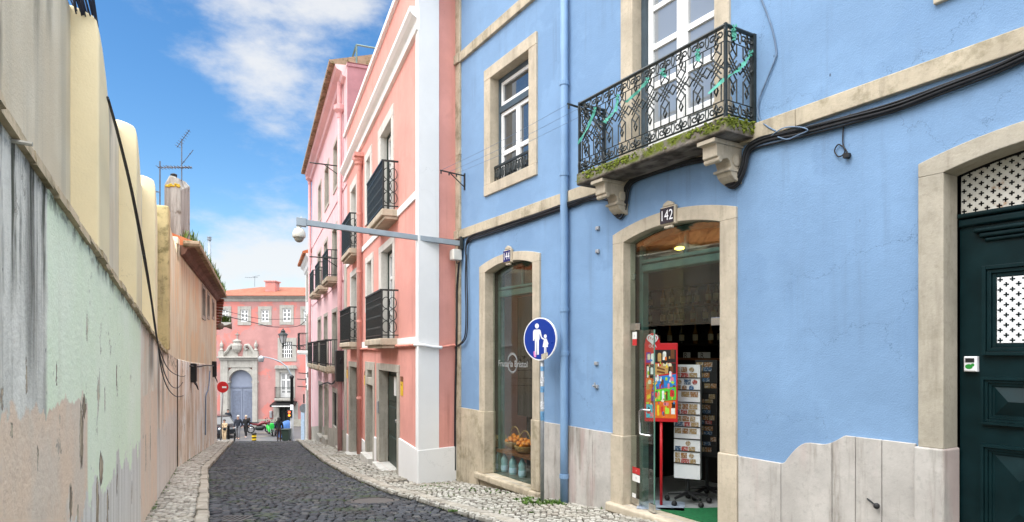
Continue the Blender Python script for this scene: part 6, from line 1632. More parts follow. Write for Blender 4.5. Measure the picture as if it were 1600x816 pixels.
m.build('lichen', M['lichen'], t); m = MB(); m.lathe((cs0+.15, cd+.2, zt0), [(.08, 0), (.09, .10), (.0, .14)], 10); m.build('pot', M['black'], t)
def yagi(name, label, F, base, h, booms, mat):
    t = thing(name, label, 'antenna', F, base); s, d, z = base
    m = MB(); m.tube([(s, d, z), (s, d, z+h)], .018, 5); m.build('mast', mat, t)
    for (zz_, L0, L1, az, el, ne, el_len) in booms:
        m = MB(); dx, dy, dz = math.cos(az)*math.cos(el), math.sin(az)*math.cos(el), math.sin(el); c = Vector((s, d, z+zz_)); D = Vector((dx, dy, dz)); Pp = Vector((-math.sin(az), math.cos(az), 0))
        m.tube([c+D*L0, c+D*L1], .012, 4)
        for k in range(ne):
            q = c+D*(L0+(L1-L0)*(k+.5)/ne); l = el_len*(1-.4*k/ne); m.tube([q-Pp*l, q+Pp*l], .008, 4)
        m.build('boom', mat, t)
M['alu'] = paint('weathered_aluminium', (.10, .13, .17), .5, .3, .2)
s1_, z1_ = LH.px(250, 322, .5); a0 = -LH.rot
yagi('tv_antenna', 'tv antenna with one level boom on a thin mast left of the slab chimney', LH, (s1_, .5, 2.0), LH.px(250, 252, .5)[1]-2.0, [(LH.px(250, 262, .5)[1]-2.0, -.05, .75, a0, .02, 10, .16), (LH.px(250, 300, .5)[1]-2.0, -.2, .0, a0, 0, 2, .1)], M['alu'])
s2_ = LH.s(284, .45); zb2 = zt0-.3
yagi('tv_antenna', 'tall tv antenna with a steeply tilted boom standing on the slab chimney', LH, (s2_, .45, zb2), LH.px(284, 218, .45)[1]-zb2, [(LH.px(284, 220, .45)[1]-zb2, -.25, .4, a0, .95, 8, .16), (LH.px(284, 257, .45)[1]-zb2, -.05, .55, a0, .9, 2, .06), (LH.px(284, 262, .45)[1]-zb2, -.45, .28, a0, -.05, 9, .15)], M['alu'])
sf = LH.s(327, .8); zt_ = LH.px(327, 370, .8)[1]; t = thing('steel_flue', 'shiny steel flue pipe with a ribbed cowl rising behind the tiled eave', 'flue', LH, (sf, .8, 2.4))
m = MB(); m.lathe((sf, .8, 0), [(.085, 2.4), (.085, zt_-.2)], 12); m.build('pipe', M['steel'], t, smooth=True); m = MB(); m.lathe((sf, .8, zt_), [(.085, -.2), (.12, -.18), (.12, -.12), (.09, -.11), (.09, -.08), (.12, -.07), (.12, -.01), (.05, .0)], 12); m.build('cowl', M['steel'], t)
# grass on the eave and plants
def leaf_mat(name, a, b):
    n = N(name); return n.fin(n.mix(n.island(), a, b), .7, spec=.2)
M['grass'] = leaf_mat('grass_blades', (.04, .09, .015), (.14, .20, .035)); M['weed'] = leaf_mat('weed_leaves', (.03, .075, .012), (.10, .17, .03))
def tuft(m, p, n_, h, spread, rnd, w_=.006):
    for k in range(n_):
        q = rnd.random()*6.28; l = h*rnd.uniform(.5, 1.1); e = spread*rnd.uniform(.2, 1); bx, by = p[0]+rnd.uniform(-1, 1)*spread*.4, p[1]+rnd.uniform(-1, 1)*spread*.4
        dx, dy = math.cos(q), math.sin(q); wx, wy = -dy*w_, dx*w_
        a = (bx-wx, by-wy, p[2]); b = (bx+wx, by+wy, p[2]); c = (bx+dx*e*.5+wx*.8, by+dy*e*.5+wy*.8, p[2]+l*.7); d = (bx+dx*e*.5-wx*.8, by+dy*e*.5-wy*.8, p[2]+l*.7)
        m.add([a, b, c, d, (bx+dx*e, by+dy*e, p[2]+l)], [(0, 1, 2, 3), (3, 2, 4)])
rnd = random.Random(31); m = MB()
for k in range(150):
    s = SE0+.5+(SEND-SE0-.3)*rnd.random()**.7; d_ = -.34+.35*rnd.random(); tuft(m, (s, d_, ZE+.09+(d_+.36)*.38), 9, rnd.uniform(.18, .42), .16, rnd, .014)
tag(m.build('roof_grass', M['grass'], None, LH, (0, 0, 2.4)), None, None, None, 'stuff')
m = MB(); p = LH.pt(350, 500, -.25)
for k in range(10): tuft(m, (SEND+.1+rnd.uniform(-.15, .3), -.3+rnd.uniform(-.2, .1), LH.px(346, 503, -.2)[1]), 10, .3, .25, rnd, .02)
tag(m.build('wall_plant', M['weed'], None, LH, (SEND, -.3, 1.0)), 'small green plant growing on the corner below the tile hung end of the house', 'plant')
# loudspeakers at the corner
zz_ = LH.px(350, 510, -.3)[1]; t = thing('horn_speaker', 'grey horn loudspeaker pointing into the square from the corner of the tiled house', 'loudspeaker', LH, (SEND-.05, -.25, zz_))
m = MB(); m.lathe((SEND-.05, 0, zz_), [(.15, -.62), (.13, -.60), (.05, -.40), (.045, -.3), (.13, -.25), (.14, -.1), (.05, -.04), (.04, 0)], 12, 'y'); m.build('horn', paint('brown_grey_metal', srgb(120, 108, 100), .6), t, smooth=True)
# hanging cables on the left
HC = [[(168, 152), (185, 215), (205, 300), (222, 390), (236, 470), (246, 535), (258, 585), (272, 606), (284, 600), (294, 578)],
      [(169, 155), (188, 222), (209, 310), (228, 410), (240, 490), (247, 540), (254, 585), (266, 612), (280, 620), (292, 612), (299, 588)],
      [(225, 400), (234, 455), (243, 520), (250, 548), (262, 575), (276, 586), (288, 588), (295, 580)]]
for k, h_ in enumerate(HC): cable([LW.pt(x, y, -.08-.02*k) if x < 290 else LW.pt(x, y, -.08) for x, y in h_], .0075 if k < 2 else .0065, M['cable'], ('long black cable sagging from the first buttress to the wall box, upper strand', 'long black cable sagging from the first buttress to the wall box, lowest loop', 'short black cable loop between the third buttress and the wall box')[k], 'sagging cables on the boundary wall', LW)
for x, y, w_, h, lb in ((297, 583, .16, .5, 'black cable box on the left wall where the sagging cables end'), (331.5, 577, .22, .62, 'black cable box near the far corner of the buff house wall')):
    s, z = LH.px(x, y); t = thing('cable_box', lb, 'cable box', LH, (s, 0, z)); m = MB(); m.cham(s-w_, s+w_, -.16, 0, z-h/2, z+h/2, .03); m.build('case', M['black'], t)
    m = MB()
    for q in range(3): m.tube([(s-w_*.5+q*.1, -.1, z-h/2), (s-w_*.3+q*.12, -.18, z-h*.7-q*.05), (s+q*.2, -.12, z-h*.6), (s+.2+q*.15, -.05, z-h*.35)], .014, 4)
    m.build('loose_wires', M['cable'], t)
cable([LH.pt(297, 572, -.1), LH.pt(310, 573, -.07), LH.pt(322, 571, -.07), LH.pt(334, 572, -.07)], .022, M['cable'], 'black cable running level along the buff house between the two boxes', None, LH)
cable([LH.pt(328, 580, -.06), LH.pt(326, 606, -.06), LH.pt(322, 618, -.06), LH.pt(321.5, 640, -.06), LH.pt(321, 680, -.06)], .02, M['cable_grey'], 'grey cable running down the lower wall of the buff house', None, LH)
m = MB(); s, z = LW.px(29, 221, -.02); m.tube([(s, .02, z), (s, -.06, z-.005)], .008, 6); tag(m.build('iron_spike', M['stone_grey'], None, LW, (s, 0, z)), 'short iron peg sticking out of the ledge of the mint wall', 'peg')
# house across the boundary wall, seen only as a reflection in the shop fanlight from the camera's place
n = thing('orange_roof_house', 'cream house with an orange tiled roof standing behind the boundary wall', 'house', W, (-16, 10, -2))
m = MB(); m.box(-20, -12, 5.5, 14.0, -2.5, 3.3); m.build('wall', plaster('cream_render', srgb(226, 206, 172), .06), n)
m = MB(); m.prism([(-20.4, 3.302), (-11.6, 3.302), (-11.6, 3.4), (-16, 5.6), (-20.4, 3.4)], 5.1, 14.0, 'y'); m.build('roof', tile_mat('orange_roof_tiles', (.60, .20, .05), (.70, .27, .08), 1, .1, 'Y'), n)
# weeds and moss along the foot of the walls (one mass)
m = MB(); rnd = random.Random(77)
def weeds(x, y, r, cnt, h):
    for k in range(cnt):
        q = rnd.random()*6.28; rr = r*math.sqrt(rnd.random()); X, Y = x+rr*math.cos(q)*1.5, y+rr*math.sin(q)
        tuft(m, (X, Y, rz(Y)+.066), 6, h*rnd.uniform(.4, 1.1), h*1.1, rnd, .009)
for (px_, py_, r, cnt, h) in ((845, 788, .22, 60, .05), (825, 782, .14, 26, .045), (870, 789, .12, 22, .045), (710, 752, .07, 12, .05), (690, 757, .10, 10, .035), (672, 762, .12, 10, .03), (720, 766, .14, 12, .03), (756, 768, .16, 14, .03), (780, 771, .12, 8, .03), (948, 797, .05, 5, .04), (820, 803, .08, 8, .03), (710, 800, .05, 6, .03), (262, 745, .1, 14, .04), (250, 770, .1, 10, .04), (288, 722, .15, 10, .05)):
    X, Y, Z = px_ground(px_, py_, .06); weeds(X, Y, r, cnt, h)
for k in range(70):
    Y = rnd.uniform(6.5, 20); X = (LWx(Y)+.03) if rnd.random() < .6 else (RKx(Y)+rnd.uniform(-.05, .0)); tuft(m, (X, Y, rz(Y)+(.066 if X < RKx(Y)-.5 else .0)), 6, .04, .04, rnd, .006)
for k in range(150):
    Y = rnd.uniform(6.8, 13); X = RKx(Y)-.3-rnd.random()**1.3*2.2; 
    if math.sin(X*2.1+Y*1.3)+math.sin(X*.9-Y*2.3) > .35 and not road_skip(X, Y): tuft(m, (X, Y, rz(Y)+.004), 4, .022, .03, rnd, .006)
tag(m.build('weeds', M['weed']), None, None, None, 'stuff')
# ------------------------------------------------------------------ the rose house across the square
FB = Frame(0, 58, 1, 0)
fx = lambda x: (x-800)/1000*58
fz = lambda y: (550-y)/1000*58
fh = thing('rose_house', 'rose pink house with a baroque white portal and terracotta roof closing the street', 'house', FB, (fx(410), 0, -6.7))
xa, xb = -34.0, -12.0
top4 = [(fx(376), fx(388), fz(503), fz(484)), (fx(408), fx(420), fz(503), fz(484)), (fx(441.5), fx(454.5), fz(502.5), fz(482)), (fx(347), fx(357), fz(503), fz(484)), (fx(474), fx(487), fz(503), fz(484)), (fx(505), fx(518), fz(503), fz(484))]
mid_ = (fx(441), fx(456.5), fz(559), fz(534)); lo_ = (fx(437), fx(455), fz(622), fz(582)); caf = (fx(436), fx(457), -6.6, fz(634)); gate_c = fx(377); gh = (fx(395.5)-fx(358))/2
gtop = arch(gate_c, gh, fz(598), 0)
def garch(s):
    q = max(-1, min(1, (s-gate_c)/gh)); return fz(597)+gh*1.0*math.sqrt(max(0, 1-q*q))
OF = top4+[mid_, lo_, caf, (gate_c-gh, gate_c+gh, -6.7, garch)]
m = MB(); wall_strips(m, xa, xb, -7.5, 5.05, OF); m.quad((xa, 0, -7.5), (xa, 12, -7.5), (xa, 12, 5.05), (xa, 0, 5.05)); m.build('wall', M['far_pink'], fh)
shell(fh, FB, xb, xa, 12, -7.5, 5.05, M['far_pink'])
m = MB(); m.prism([(0, 4.55), (-.06, 4.6), (-.08, 4.8), (-.30, 4.95), (-.34, 5.06), (0, 5.06)], xa, xb, 'x'); m.build('cornice', M['stone_far'], fh)
rx = fx(400)*62/58
m = MB(); A0 = (fx(338), -.5, 5.062); A1 = (xb, -.5, 5.062); R0 = (-24.9, 5.6, 6.45); R1 = (xb, 5.6, 6.3)
m.add([(-30, -.5, 5.062), A1, R1, R0, (-30, 12, 5.062), (xb, 12, 5.062)], [(0, 1, 2, 3), (4, 0, 3), (5, 4, 3, 2), (1, 5, 2)]); m.add([(-30, -.5, 5.06), A1, (xb, 0, 4.97), (-30, 0, 4.97)], [(0, 1, 2, 3)])
ro = m.build('roof', tile_mat('far_terracotta', (.30, .10, .06), (.38, .145, .09), 1.2, .25), fh)
zc0, zc1 = (550-456)/1000*61, (550-441)/1000*61; cx0, cx1 = (417-800)/1000*61, (432-800)/1000*61
m = MB(); m.box(cx0, cx1, 2.6, 3.8, zc0-.4, zc1); m.box(cx0-.1, cx1+.1, 2.5, 3.9, zc1+.0, zc1+.1); m.build('chimney', M['far_pink'], ro)
for i, w_ in enumerate(top4):
    surround(fh, *w_, .26, .26, .30, .30, .05, .14, M['stone_far']); sash(fh, *w_, .08, 2, [.35, .68], .10, .09, M['white_paint'], M['pane'], fd=.06)
surround(fh, *mid_, .40, .40, .35, .35, .05, .3, M['stone_far']); sash(fh, *mid_, .28, 2, [], .04, .04, M['white_paint'], M['pane'])
m = MB(); a, b, z0, z1 = mid_
for k in range(1, 5): x = a+(b-a)*k/5; m.box(x-.035, x+.035, .06, .12, z0, z1)
for k in range(1, 4): z = z0+(z1-z0)*k/4; m.box(a, b, .05, .13, z-.035, z+.035)
m.build('window_bars', M['white_paint'], fh)
surround(fh, *lo_, .36, .36, .42, 0, .06, .25, M['stone_far']); sash(fh, *lo_, .2, 2, [.3, .7], .14, .12, M['white_paint'], M['pane_curtain'], panels=.2)
m = MB(); m.prism([(fx(430), fz(576)), (fx(465), fz(576)), (fx(463), fz(571)), (fx(432), fz(571))], -.28, .02); m.build('window_hood', M['stone_far'], fh)
iron_balcony(fh, fx(432), fx(460), fz(622), .55, 1.0, .2, net=False, rings=False, mslab=M['stone_far'])
m = MB(); a, b, z0, z1 = caf; m.box(a, b, .25, .3, z0, z1); m.build('cafe_door', M['black'], fh)
m = MB()
for k in range(4): x = a+(b-a)*k/3; m.box(x-.05, x+.05, .15, .25, z0, z1)
m.box(a, b, .15, .25, z1-.6, z1-.5); m.build('cafe_door_frame', M['dark_green_wood'], fh)
surround(fh, *caf, .5, .5, .3, 0, .05, .25, M['stone_far'])
aw = MB(); aw.add([(fx(429), 0, fz(627)), (fx(464), 0, fz(627)), (fx(465), -1.0, fz(631.5)), (fx(428), -1.0, fz(631.5)), (fx(428), -1.0, fz(635)), (fx(465), -1.0, fz(635)), (fx(464), 0, fz(630)), (fx(429), 0, fz(630))], [(0, 1, 2, 3), (3, 2, 5, 4), (0, 3, 4, 7), (1, 6, 5, 2)]); awo = aw.build('awning', M['black'], fh)
m = MB(); m.box(fx(431), fx(462), -1.02, -1.005, fz(634.2), fz(632.6)); m.build('sign_strip', M['paper'], awo)
# portal
m = MB(); pz = fz(559)
for x0, x1 in ((346, 357.7), (395.8, 403.5)): m.box(fx(x0), fx(x1), -.28, .2, -7, pz-.25)
m.box(fx(357), fx(396), -.22, .2, fz(574.5), pz-.25)
m.prism([(0, 0), (-.30, 0), (-.34, .12), (-.50, .2), (-.55, .38), (0, .40)], fx(343), fx(405.5), 'x') if False else None
m.box(fx(344.5), fx(404.5), -.36, .2, pz-.248, pz-.05); m.box(fx(342.5), fx(406.5), -.52, .2, pz-.048, pz+.12)
k = 20
outer = [(gate_c-gh-.32+(2*gh+.64)*i/k, 0) for i in range(k+1)]; inner = []; oo = []
for i in range(k+1):
    q = math.pi-math.pi*i/k; inner.append((gate_c+gh*math.cos(q), fz(597)+gh*math.sin(q))); oo.append((gate_c+(gh+.42)*math.cos(q), fz(597)+(gh+.42)*math.sin(q)))
band(m, oo, inner, -.16, .28)
m.box(gate_c-gh-.42, gate_c-gh, -.15, .28, -7, fz(597)); m.box(gate_c+gh, gate_c+gh+.42, -.15, .28, -7, fz(597))
for sg_ in (-1, 1): m.box(gate_c+sg_*(gh+.21)-.30, gate_c+sg_*(gh+.21)+.30, -.22, .28, fz(597)-.1, fz(597)+.08)
po = m.build('portal', M['stone_far'], fh, bevel=.03)
m = MB()
sp = [[gate_c, fz(597)+gh*.99]]
m.prism([(gate_c-gh-.02, -6.8)]+[(p[0], p[1]-.002) for p in inner]+[(gate_c+gh+.02, -6.8)], .26, .34)
gt = m.build('gate', paint('blue_grey_gate', srgb(134, 142, 160), .5, 0, .05, 2), fh)
m = MB(); m.box(gate_c-gh, gate_c+gh, .20, .27, fz(606.5), fz(604.5)); m.box(gate_c-.04, gate_c+.04, .21, .27, -6.7, fz(606)); 
for sg_ in (-1, 1): m.cham(gate_c+sg_*.15, gate_c+sg_*(gh-.15), .235, .27, -6.4, fz(610), .03)
m.build('gate_rails', paint('blue_grey_gate_rail', srgb(112, 120, 138), .5), gt)
m = MB()                                                  # broken scroll pediment, cartouche, finials, cross
for sg_ in (-1, 1):
    c = gate_c-.05
    pts = [(c+sg_*1.62, fz(557)), (c+sg_*1.45, fz(553)), (c+sg_*1.15, fz(549)), (c+sg_*.95, fz(543)), (c+sg_*.72, fz(539)), (c+sg_*.50, fz(540)), (c+sg_*.42, fz(544)), (c+sg_*.55, fz(547)), (c+sg_*.66, fz(544.5))]
    m.tube([(p[0], -.15, p[1]) for p in pts], [.14, .15, .15, .15, .15, .15, .13, .10, .07], 6)
    m.prism([(c+sg_*1.5, pz+.1), (c+sg_*.2, pz+.1), (c+sg_*.3, fz(545)), (c+sg_*.9, fz(546)), (c+sg_*1.2, fz(551))], -.10, .05)
    x = fx(347.5) if sg_ < 0 else fx(401)
    m.box(x-.22, x+.22, -.35, .0, pz+.1, fz(549)); m.lathe((x, -.17, 0), [(.13, fz(549)), (.18, fz(547)), (.08, fz(544)), (.16, fz(541)), (.16, fz(538)), (.06, fz(535)), (.04, fz(532))], 10)
m.lathe((gate_c-.35, -.1, 0), [(.2, fz(551)), (.42, fz(546)), (.45, fz(540)), (.30, fz(536)), (.38, fz(533)), (.2, fz(531)), (.05, fz(529.5))], 12)
m.tube([(gate_c-.35, -.05, fz(530)), (gate_c-.35, -.05, fz(519))], .035, 5); m.tube([(gate_c-.55, -.05, fz(522.5)), (gate_c-.15, -.05, fz(522.5))], .035, 5)
m.build('pediment', M['stone_far'], po)
m = MB(); m.box(xa, fx(357), -.06, .02, -7.5, -6.0); m.box(fx(404), fx(434), -.06, .02, -7.5, -6.1); m.box(fx(459), xb, -.06, .02, -7.5, -6.1); m.build('plinth', M['stone_grey'], fh)
m = MB(); m.cham(fx(422), fx(426), -.2, 0, fz(653), fz(642), .04); m.build('utility_box', M['galv'], fh)
yagi('tv_antenna', 'small tv antenna on the ridge of the far rose house', W, ((398-800)/1000*62, 62, 6.3), (550-432)/1000*62-6.3, [(.9, -.9, .3, 0, 0, 6, .3), (1.0, -.2, .5, 0, .2, 3, .3)], M['alu'])
cable([(-12.75, 27.9, 1.62), (-13.5, 34, 1.5), (-13.9, 37, 1.45), (-12.6, 37.5, 1.5), (-11.9, 37.0, 1.85)], .02, M['cable'], 'black overhead wire sagging across the street end below the top windows', None, W)
cable([(-12.75, 27.9, 1.85), (-13.6, 35, 1.8), (-11.9, 37.0, 1.95)], .012, M['cable'], 'thin straight overhead wire just above the sagging one', None, W)
# ------------------------------------------------------------------ square: posts, signs
def gxy(x, y_ground, Y): return ((x-800)/1000*Y, Y, rz(Y))
X, Y, Z = gxy(456, 0, 46.5)
t = thing('street_lamp', 'tall street lamp with a white lower post and a thin arm curving left', 'street lamp', W, (X, Y, Z)); f46 = lambda x, y: ((x-800)/1000*46.5, 46.5, (550-y)/1000*46.5)
m = MB(); m.lathe((X, Y, 0), [(.13, Z-.1), (.12, f46(0, 640)[2]), (.10, f46(0, 632)[2])], 12); m.build('base_post', M['sign_white'], t, smooth=True)
m = MB(); m.lathe((X, Y, 0), [(.12, f46(0, 632)[2]), (.11, f46(0, 592)[2]), (.16, f46(0, 591)[2]), (.16, f46(0, 588)[2]), (.06, f46(0, 586)[2])], 10); m.build('sleeve', M['black'], t, smooth=True)
pts = [(456.3, 588), (456, 596), (454, 584), (448, 573), (438, 565.5), (427, 561), (416, 558.5), (407, 557)]; pts = [pts[0]]+pts[2:]
m = MB(); m.tube([f46(*p) for p in pts], [.055, .052, .05, .047, .044, .04, .036], 6); m.build('arm', M['steel'], t, smooth=True)
m = MB(); c = f46(408, 561); m.lathe(c, [(.05, .24), (.16, .16), (.24, .02), (.20, -.04), (.20, -.12), (.15, -.22)], 12); m.build('lamp_head', M['galv'], t, smooth=True)
c = f46(454.2, 646); t = thing('traffic_light', 'small traffic light glowing red and amber on the white lamp post', 'traffic light', W, (c[0], c[1]-.2, c[2]))
m = MB(); m.box(c[0]-.17, c[0]+.17, c[1]-.30, c[1]-.1, c[2]-.30, c[2]+.26); m.build('case', M['black'], t, bevel=.02)
m = MB(); m.lathe((c[0], c[1]-.31, c[2]+.11), [(.085, 0), (.085, .02)], 12, 'y'); m.build('red_lens', emit('red_lens', (1, .10, .03), 1.6), t)
m = MB(); m.lathe((c[0], c[1]-.31, c[2]-.12), [(.085, 0), (.085, .02)], 12, 'y'); m.build('amber_lens', emit('amber_lens', (.9, .35, .03), .8), t)
# no entry sign
X, Y = -13.30, 29.3; zc = (550-605)/1000*Y; X = (348-800)/1000*Y; xb_ = (343.5-800)/1000*Y
t = thing('no_entry_sign', 'red no entry sign on a leaning grey pole at the left corner', 'sign', W, (xb_, Y, rz(Y)))
m = MB(); m.tube([(xb_, Y+.06, rz(Y)-.1), (X, Y+.04, zc+.2)], .032, 8); m.build('pole', M['galv'], t, smooth=True)
m = MB(); m.lathe((X, Y, zc), [(.258, -.01), (.258, .02)], 28, 'y'); m.build('disc', M['red'], t)
m = MB(); m.box(X+.0-.02, X+.18, Y-.016, Y-.0115, zc-.045, zc+.035); m.build('white_bar', M['sign_white'], t)
for (x, y, Y, w_, lb, k) in ((475, 638, 40, .27, 'grey back of a round road sign beside the white house', 0),):
    X = (x-800)/1000*Y; zc = (550-y)/1000*Y; xp = (476.3-800)/1000*Y; t = thing('road_sign', lb, 'sign', W, (xp, Y, rz(Y)))
    m = MB(); m.tube([(xp, Y, rz(Y)), (xp, Y, zc+.3)], .03, 6); m.build('pole', M['galv'], t)
    m = MB(); m.add([(X+w_*.75*math.cos(q*math.pi/12), Y+w_*.65*math.cos(q*math.pi/12)-.05+dd, zc+.28*math.sin(q*math.pi/12)) for dd in (0, .02) for q in range(24)], [tuple(range(24)), tuple(range(47, 23, -1))]+[(q, 24+q, 24+(q+1) % 24, (q+1) % 24) for q in range(24)]); m.build('disc', M['galv'], t)
    m = MB(); m.box(xp-.10, xp-.02, Y-.01, Y+.02, (550-630)/1000*Y, (550-616)/1000*Y); m.build('plate', M['iron'], t)
Y = 42.5; X = (473.7-800)/1000*Y; t = thing('banner_stand', 'slim pale blue banner on the pavement beside the white house', 'banner', W, (X, Y, rz(Y)))
m = MB(); m.box(X-.15, X+.13, Y, Y+.03, rz(Y)+.05, (550-636)/1000*Y); m.build('banner', paint('pale_blue_banner', srgb(170, 190, 214), .6), t); m = MB(); m.box(X-.18, X+.16, Y-.08, Y+.12, rz(Y)-.05, rz(Y)+.05); m.build('foot', M['galv'], t)
# bollards
def bollard(p, h, r, mt, label, bands=None, group=None):
    t = thing('bollard', label, 'bollard', W, p, group); m = MB(); m.lathe(p, [(r*1.1, -.05), (r, .03), (r, h-.12), (r*1.15, h-.10), (r*1.15, h-.05), (r*.6, h)], 12); m.build('post', mt, t, smooth=True)
    if bands:
        for a, b in bands: m = MB(); m.lathe(p, [(r, a), (r*1.04, a), (r*1.04, b), (r, b)], 12); m.build('band', M['yellow'], t)
Y = 30.2; bollard(((357-800)/1000*Y, Y, rz(Y)+.05), .74, .055, M['black'], 'slim black bollard on the corner of the left pavement')
Y = 46; bollard(((397-800)/1000*Y, Y, rz(Y)), .66, .15, M['black'], 'stubby bollard with yellow and black bands in the middle of the street end', [(.12, .24), (.34, .46), (.54, .58)])
bollard(((366.5-800)/1000*Y, Y, rz(Y)), .68, .055, M['black'], 'slim black bollard standing beside the walking couple')
# menu board and blue tarpaulin
Y = 46; X = (447-800)/1000*Y; t = thing('wheeled_bin', 'dark green wheeled bin beside the white lamp post', 'bin', W, (X, Y, rz(Y)))
m = MB(); z = rz(Y); m.add([(X+a*s1, Y+b*s1, z+h) for h, s1 in ((.08, .8), (.85, 1.0)) for a, b in ((-.27, -.25), (.27, -.25), (.27, .25), (-.27, .25))], [(3, 2, 1, 0), (4, 5, 6, 7), (0, 1, 5, 4), (1, 2, 6, 5), (2, 3, 7, 6), (3, 0, 4, 7)]); m.build('body', M['dark_green_wood'], t, bevel=.03)
m = MB(); m.box(X-.30, X+.30, Y-.3, Y+.28, z+.855, z+.92); m.build('lid', M['dark_green_wood'], t, bevel=.02)
for sx in (-.2, .2): m = MB(); m.lathe((X+sx, Y+.24, z+.09), [(.09, -.03), (.09, .03)], 10, 'x'); m.build('wheel', M['rubber'], t)

# ------------------------------------------------------------------ parked car
Y = 50.5; t = thing('parked_car', 'dark grey hatchback parked before the big blue grey gate', 'car', W, ((346-800)/1000*Y, Y, rz(Y)), None, 0)
cx, cy, cz = (346-800)/1000*Y, Y, rz(Y); hd = R(-52)
def cpt(x, y, z): return (cx+x*math.cos(hd)-y*math.sin(hd), cy+x*math.sin(hd)+y*math.cos(hd), cz+z)
M['car_paint'] = paint('dark_grey_car_paint', (.020, .023, .028), .18, .3, .05, 2, spec=.6); M['car_glass'] = paint('dark_car_glass', (.012, .014, .016), .04, 0, .05, spec=.9)
secs = [(-2.0, .35, .75, .60), (-1.9, .28, .95, .76), (-1.2, .20, 1.0, .84), (0, .20, .98, .86), (1.0, .20, .96, .86), (1.5, .22, .90, .84), (1.95, .28, .78, .74), (2.1, .36, .62, .58)]
m = MB(); vs = []; fs = []
for x, zb, zt, hw in secs:
    for (a, b) in ((-hw*.92, zb), (-hw, zb+.18), (-hw, zt-.22), (-hw*.86, zt), (hw*.86, zt), (hw, zt-.22), (hw, zb+.18), (hw*.92, zb)): vs.append(cpt(x, a, b))
for i in range(len(secs)-1):
    for k in range(8): fs.append((i*8+k, i*8+(k+1) % 8, (i+1)*8+(k+1) % 8, (i+1)*8+k))
fs += [tuple(range(8)), tuple(range(len(vs)-1, len(vs)-9, -1))]; m.add(vs, fs); m.build('body', M['car_paint'], t, smooth=False, bevel=.03)
def cab(m, rows):
    vs = []; fs = []
    for x, z, hw in rows: vs += [cpt(x, -hw, z), cpt(x, hw, z)]
    return vs
m = MB(); b0 = [(-1.85, .94, .72), (.95, .95, .74)]; t0 = [(-1.45, 1.48, .56), (.15, 1.50, .58)]
vs = [cpt(-1.85, -.72, .94), cpt(.98, -.74, .95), cpt(.98, .74, .95), cpt(-1.85, .72, .94), cpt(-1.45, -.56, 1.46), cpt(.15, -.58, 1.47), cpt(.15, .58, 1.47), cpt(-1.45, .56, 1.46)]
m.add(vs, [(0, 1, 5, 4), (1, 2, 6, 5), (2, 3, 7, 6), (3, 0, 4, 7), (4, 5, 6, 7)]); m.build('glasshouse', M['car_glass'], t, bevel=.04)
m = MB(); vs = [cpt(-1.5, -.575, 1.44), cpt(.2, -.6, 1.45), cpt(.2, .6, 1.45), cpt(-1.5, .575, 1.44), cpt(-1.3, -.5, 1.52), cpt(.0, -.52, 1.53), cpt(.0, .52, 1.53), cpt(-1.3, .5, 1.52)]; m.add(vs, [(0, 1, 5, 4), (1, 2, 6, 5), (2, 3, 7, 6), (3, 0, 4, 7), (4, 5, 6, 7)])
for sg_ in (-1, 1):
    m.tube([cpt(1.0, sg_*.74, .95), cpt(.2, sg_*.59, 1.46)], .035, 4); m.tube([cpt(-.4, sg_*.74, .95), cpt(-.5, sg_*.59, 1.47)], .03, 4)
m.build('roof', M['car_paint'], t)
for x in (-1.28, 1.32):
    for sg_ in (-1, 1):
        def ringv(r, y): return [cpt(x+r*math.cos(q*math.pi/9), y, .31+r*math.sin(q*math.pi/9)) for q in range(18)]
        m = MB(); m.add(ringv(.31, sg_*.66)+ringv(.31, sg_*.87)+ringv(.20, sg_*.885), [tuple(range(18))]+[(k, (k+1) % 18, 18+(k+1) % 18, 18+k) for k in range(18)]+[(18+k, 18+(k+1) % 18, 36+(k+1) % 18, 36+k) for k in range(18)]); wo = m.build('wheel', M['rubber'], t)
        m = MB(); m.add(ringv(.20, sg_*.88)+ringv(.05, sg_*.90), [(k, (k+1) % 18, 18+(k+1) % 18, 18+k) for k in range(18)]+[tuple(range(18, 36))]); m.build('rim', M['galv'], wo)
for sg_ in (-1, 1):
    m = MB(); c = cpt(1.93, sg_*.58, .70); m.ball(c, (.13, .13, .09), 10, 6); m.build('headlight', paint('headlight_glass_%d' % (sg_+1), (.62, .66, .70), .1, 0, .03, spec=.8), t, smooth=True)
    m = MB(); c = cpt(.75, sg_*.93, 1.0); m.ball(c, (.09, .12, .08), 8, 6); m.build('mirror', M['car_paint'], t, smooth=True)
m = MB(); m.add([cpt(2.06, -.42, .34), cpt(2.06, .42, .34), cpt(2.09, .42, .50), cpt(2.09, -.42, .50)], [(0, 1, 2, 3)]); m.build('grille', M['black'], t)

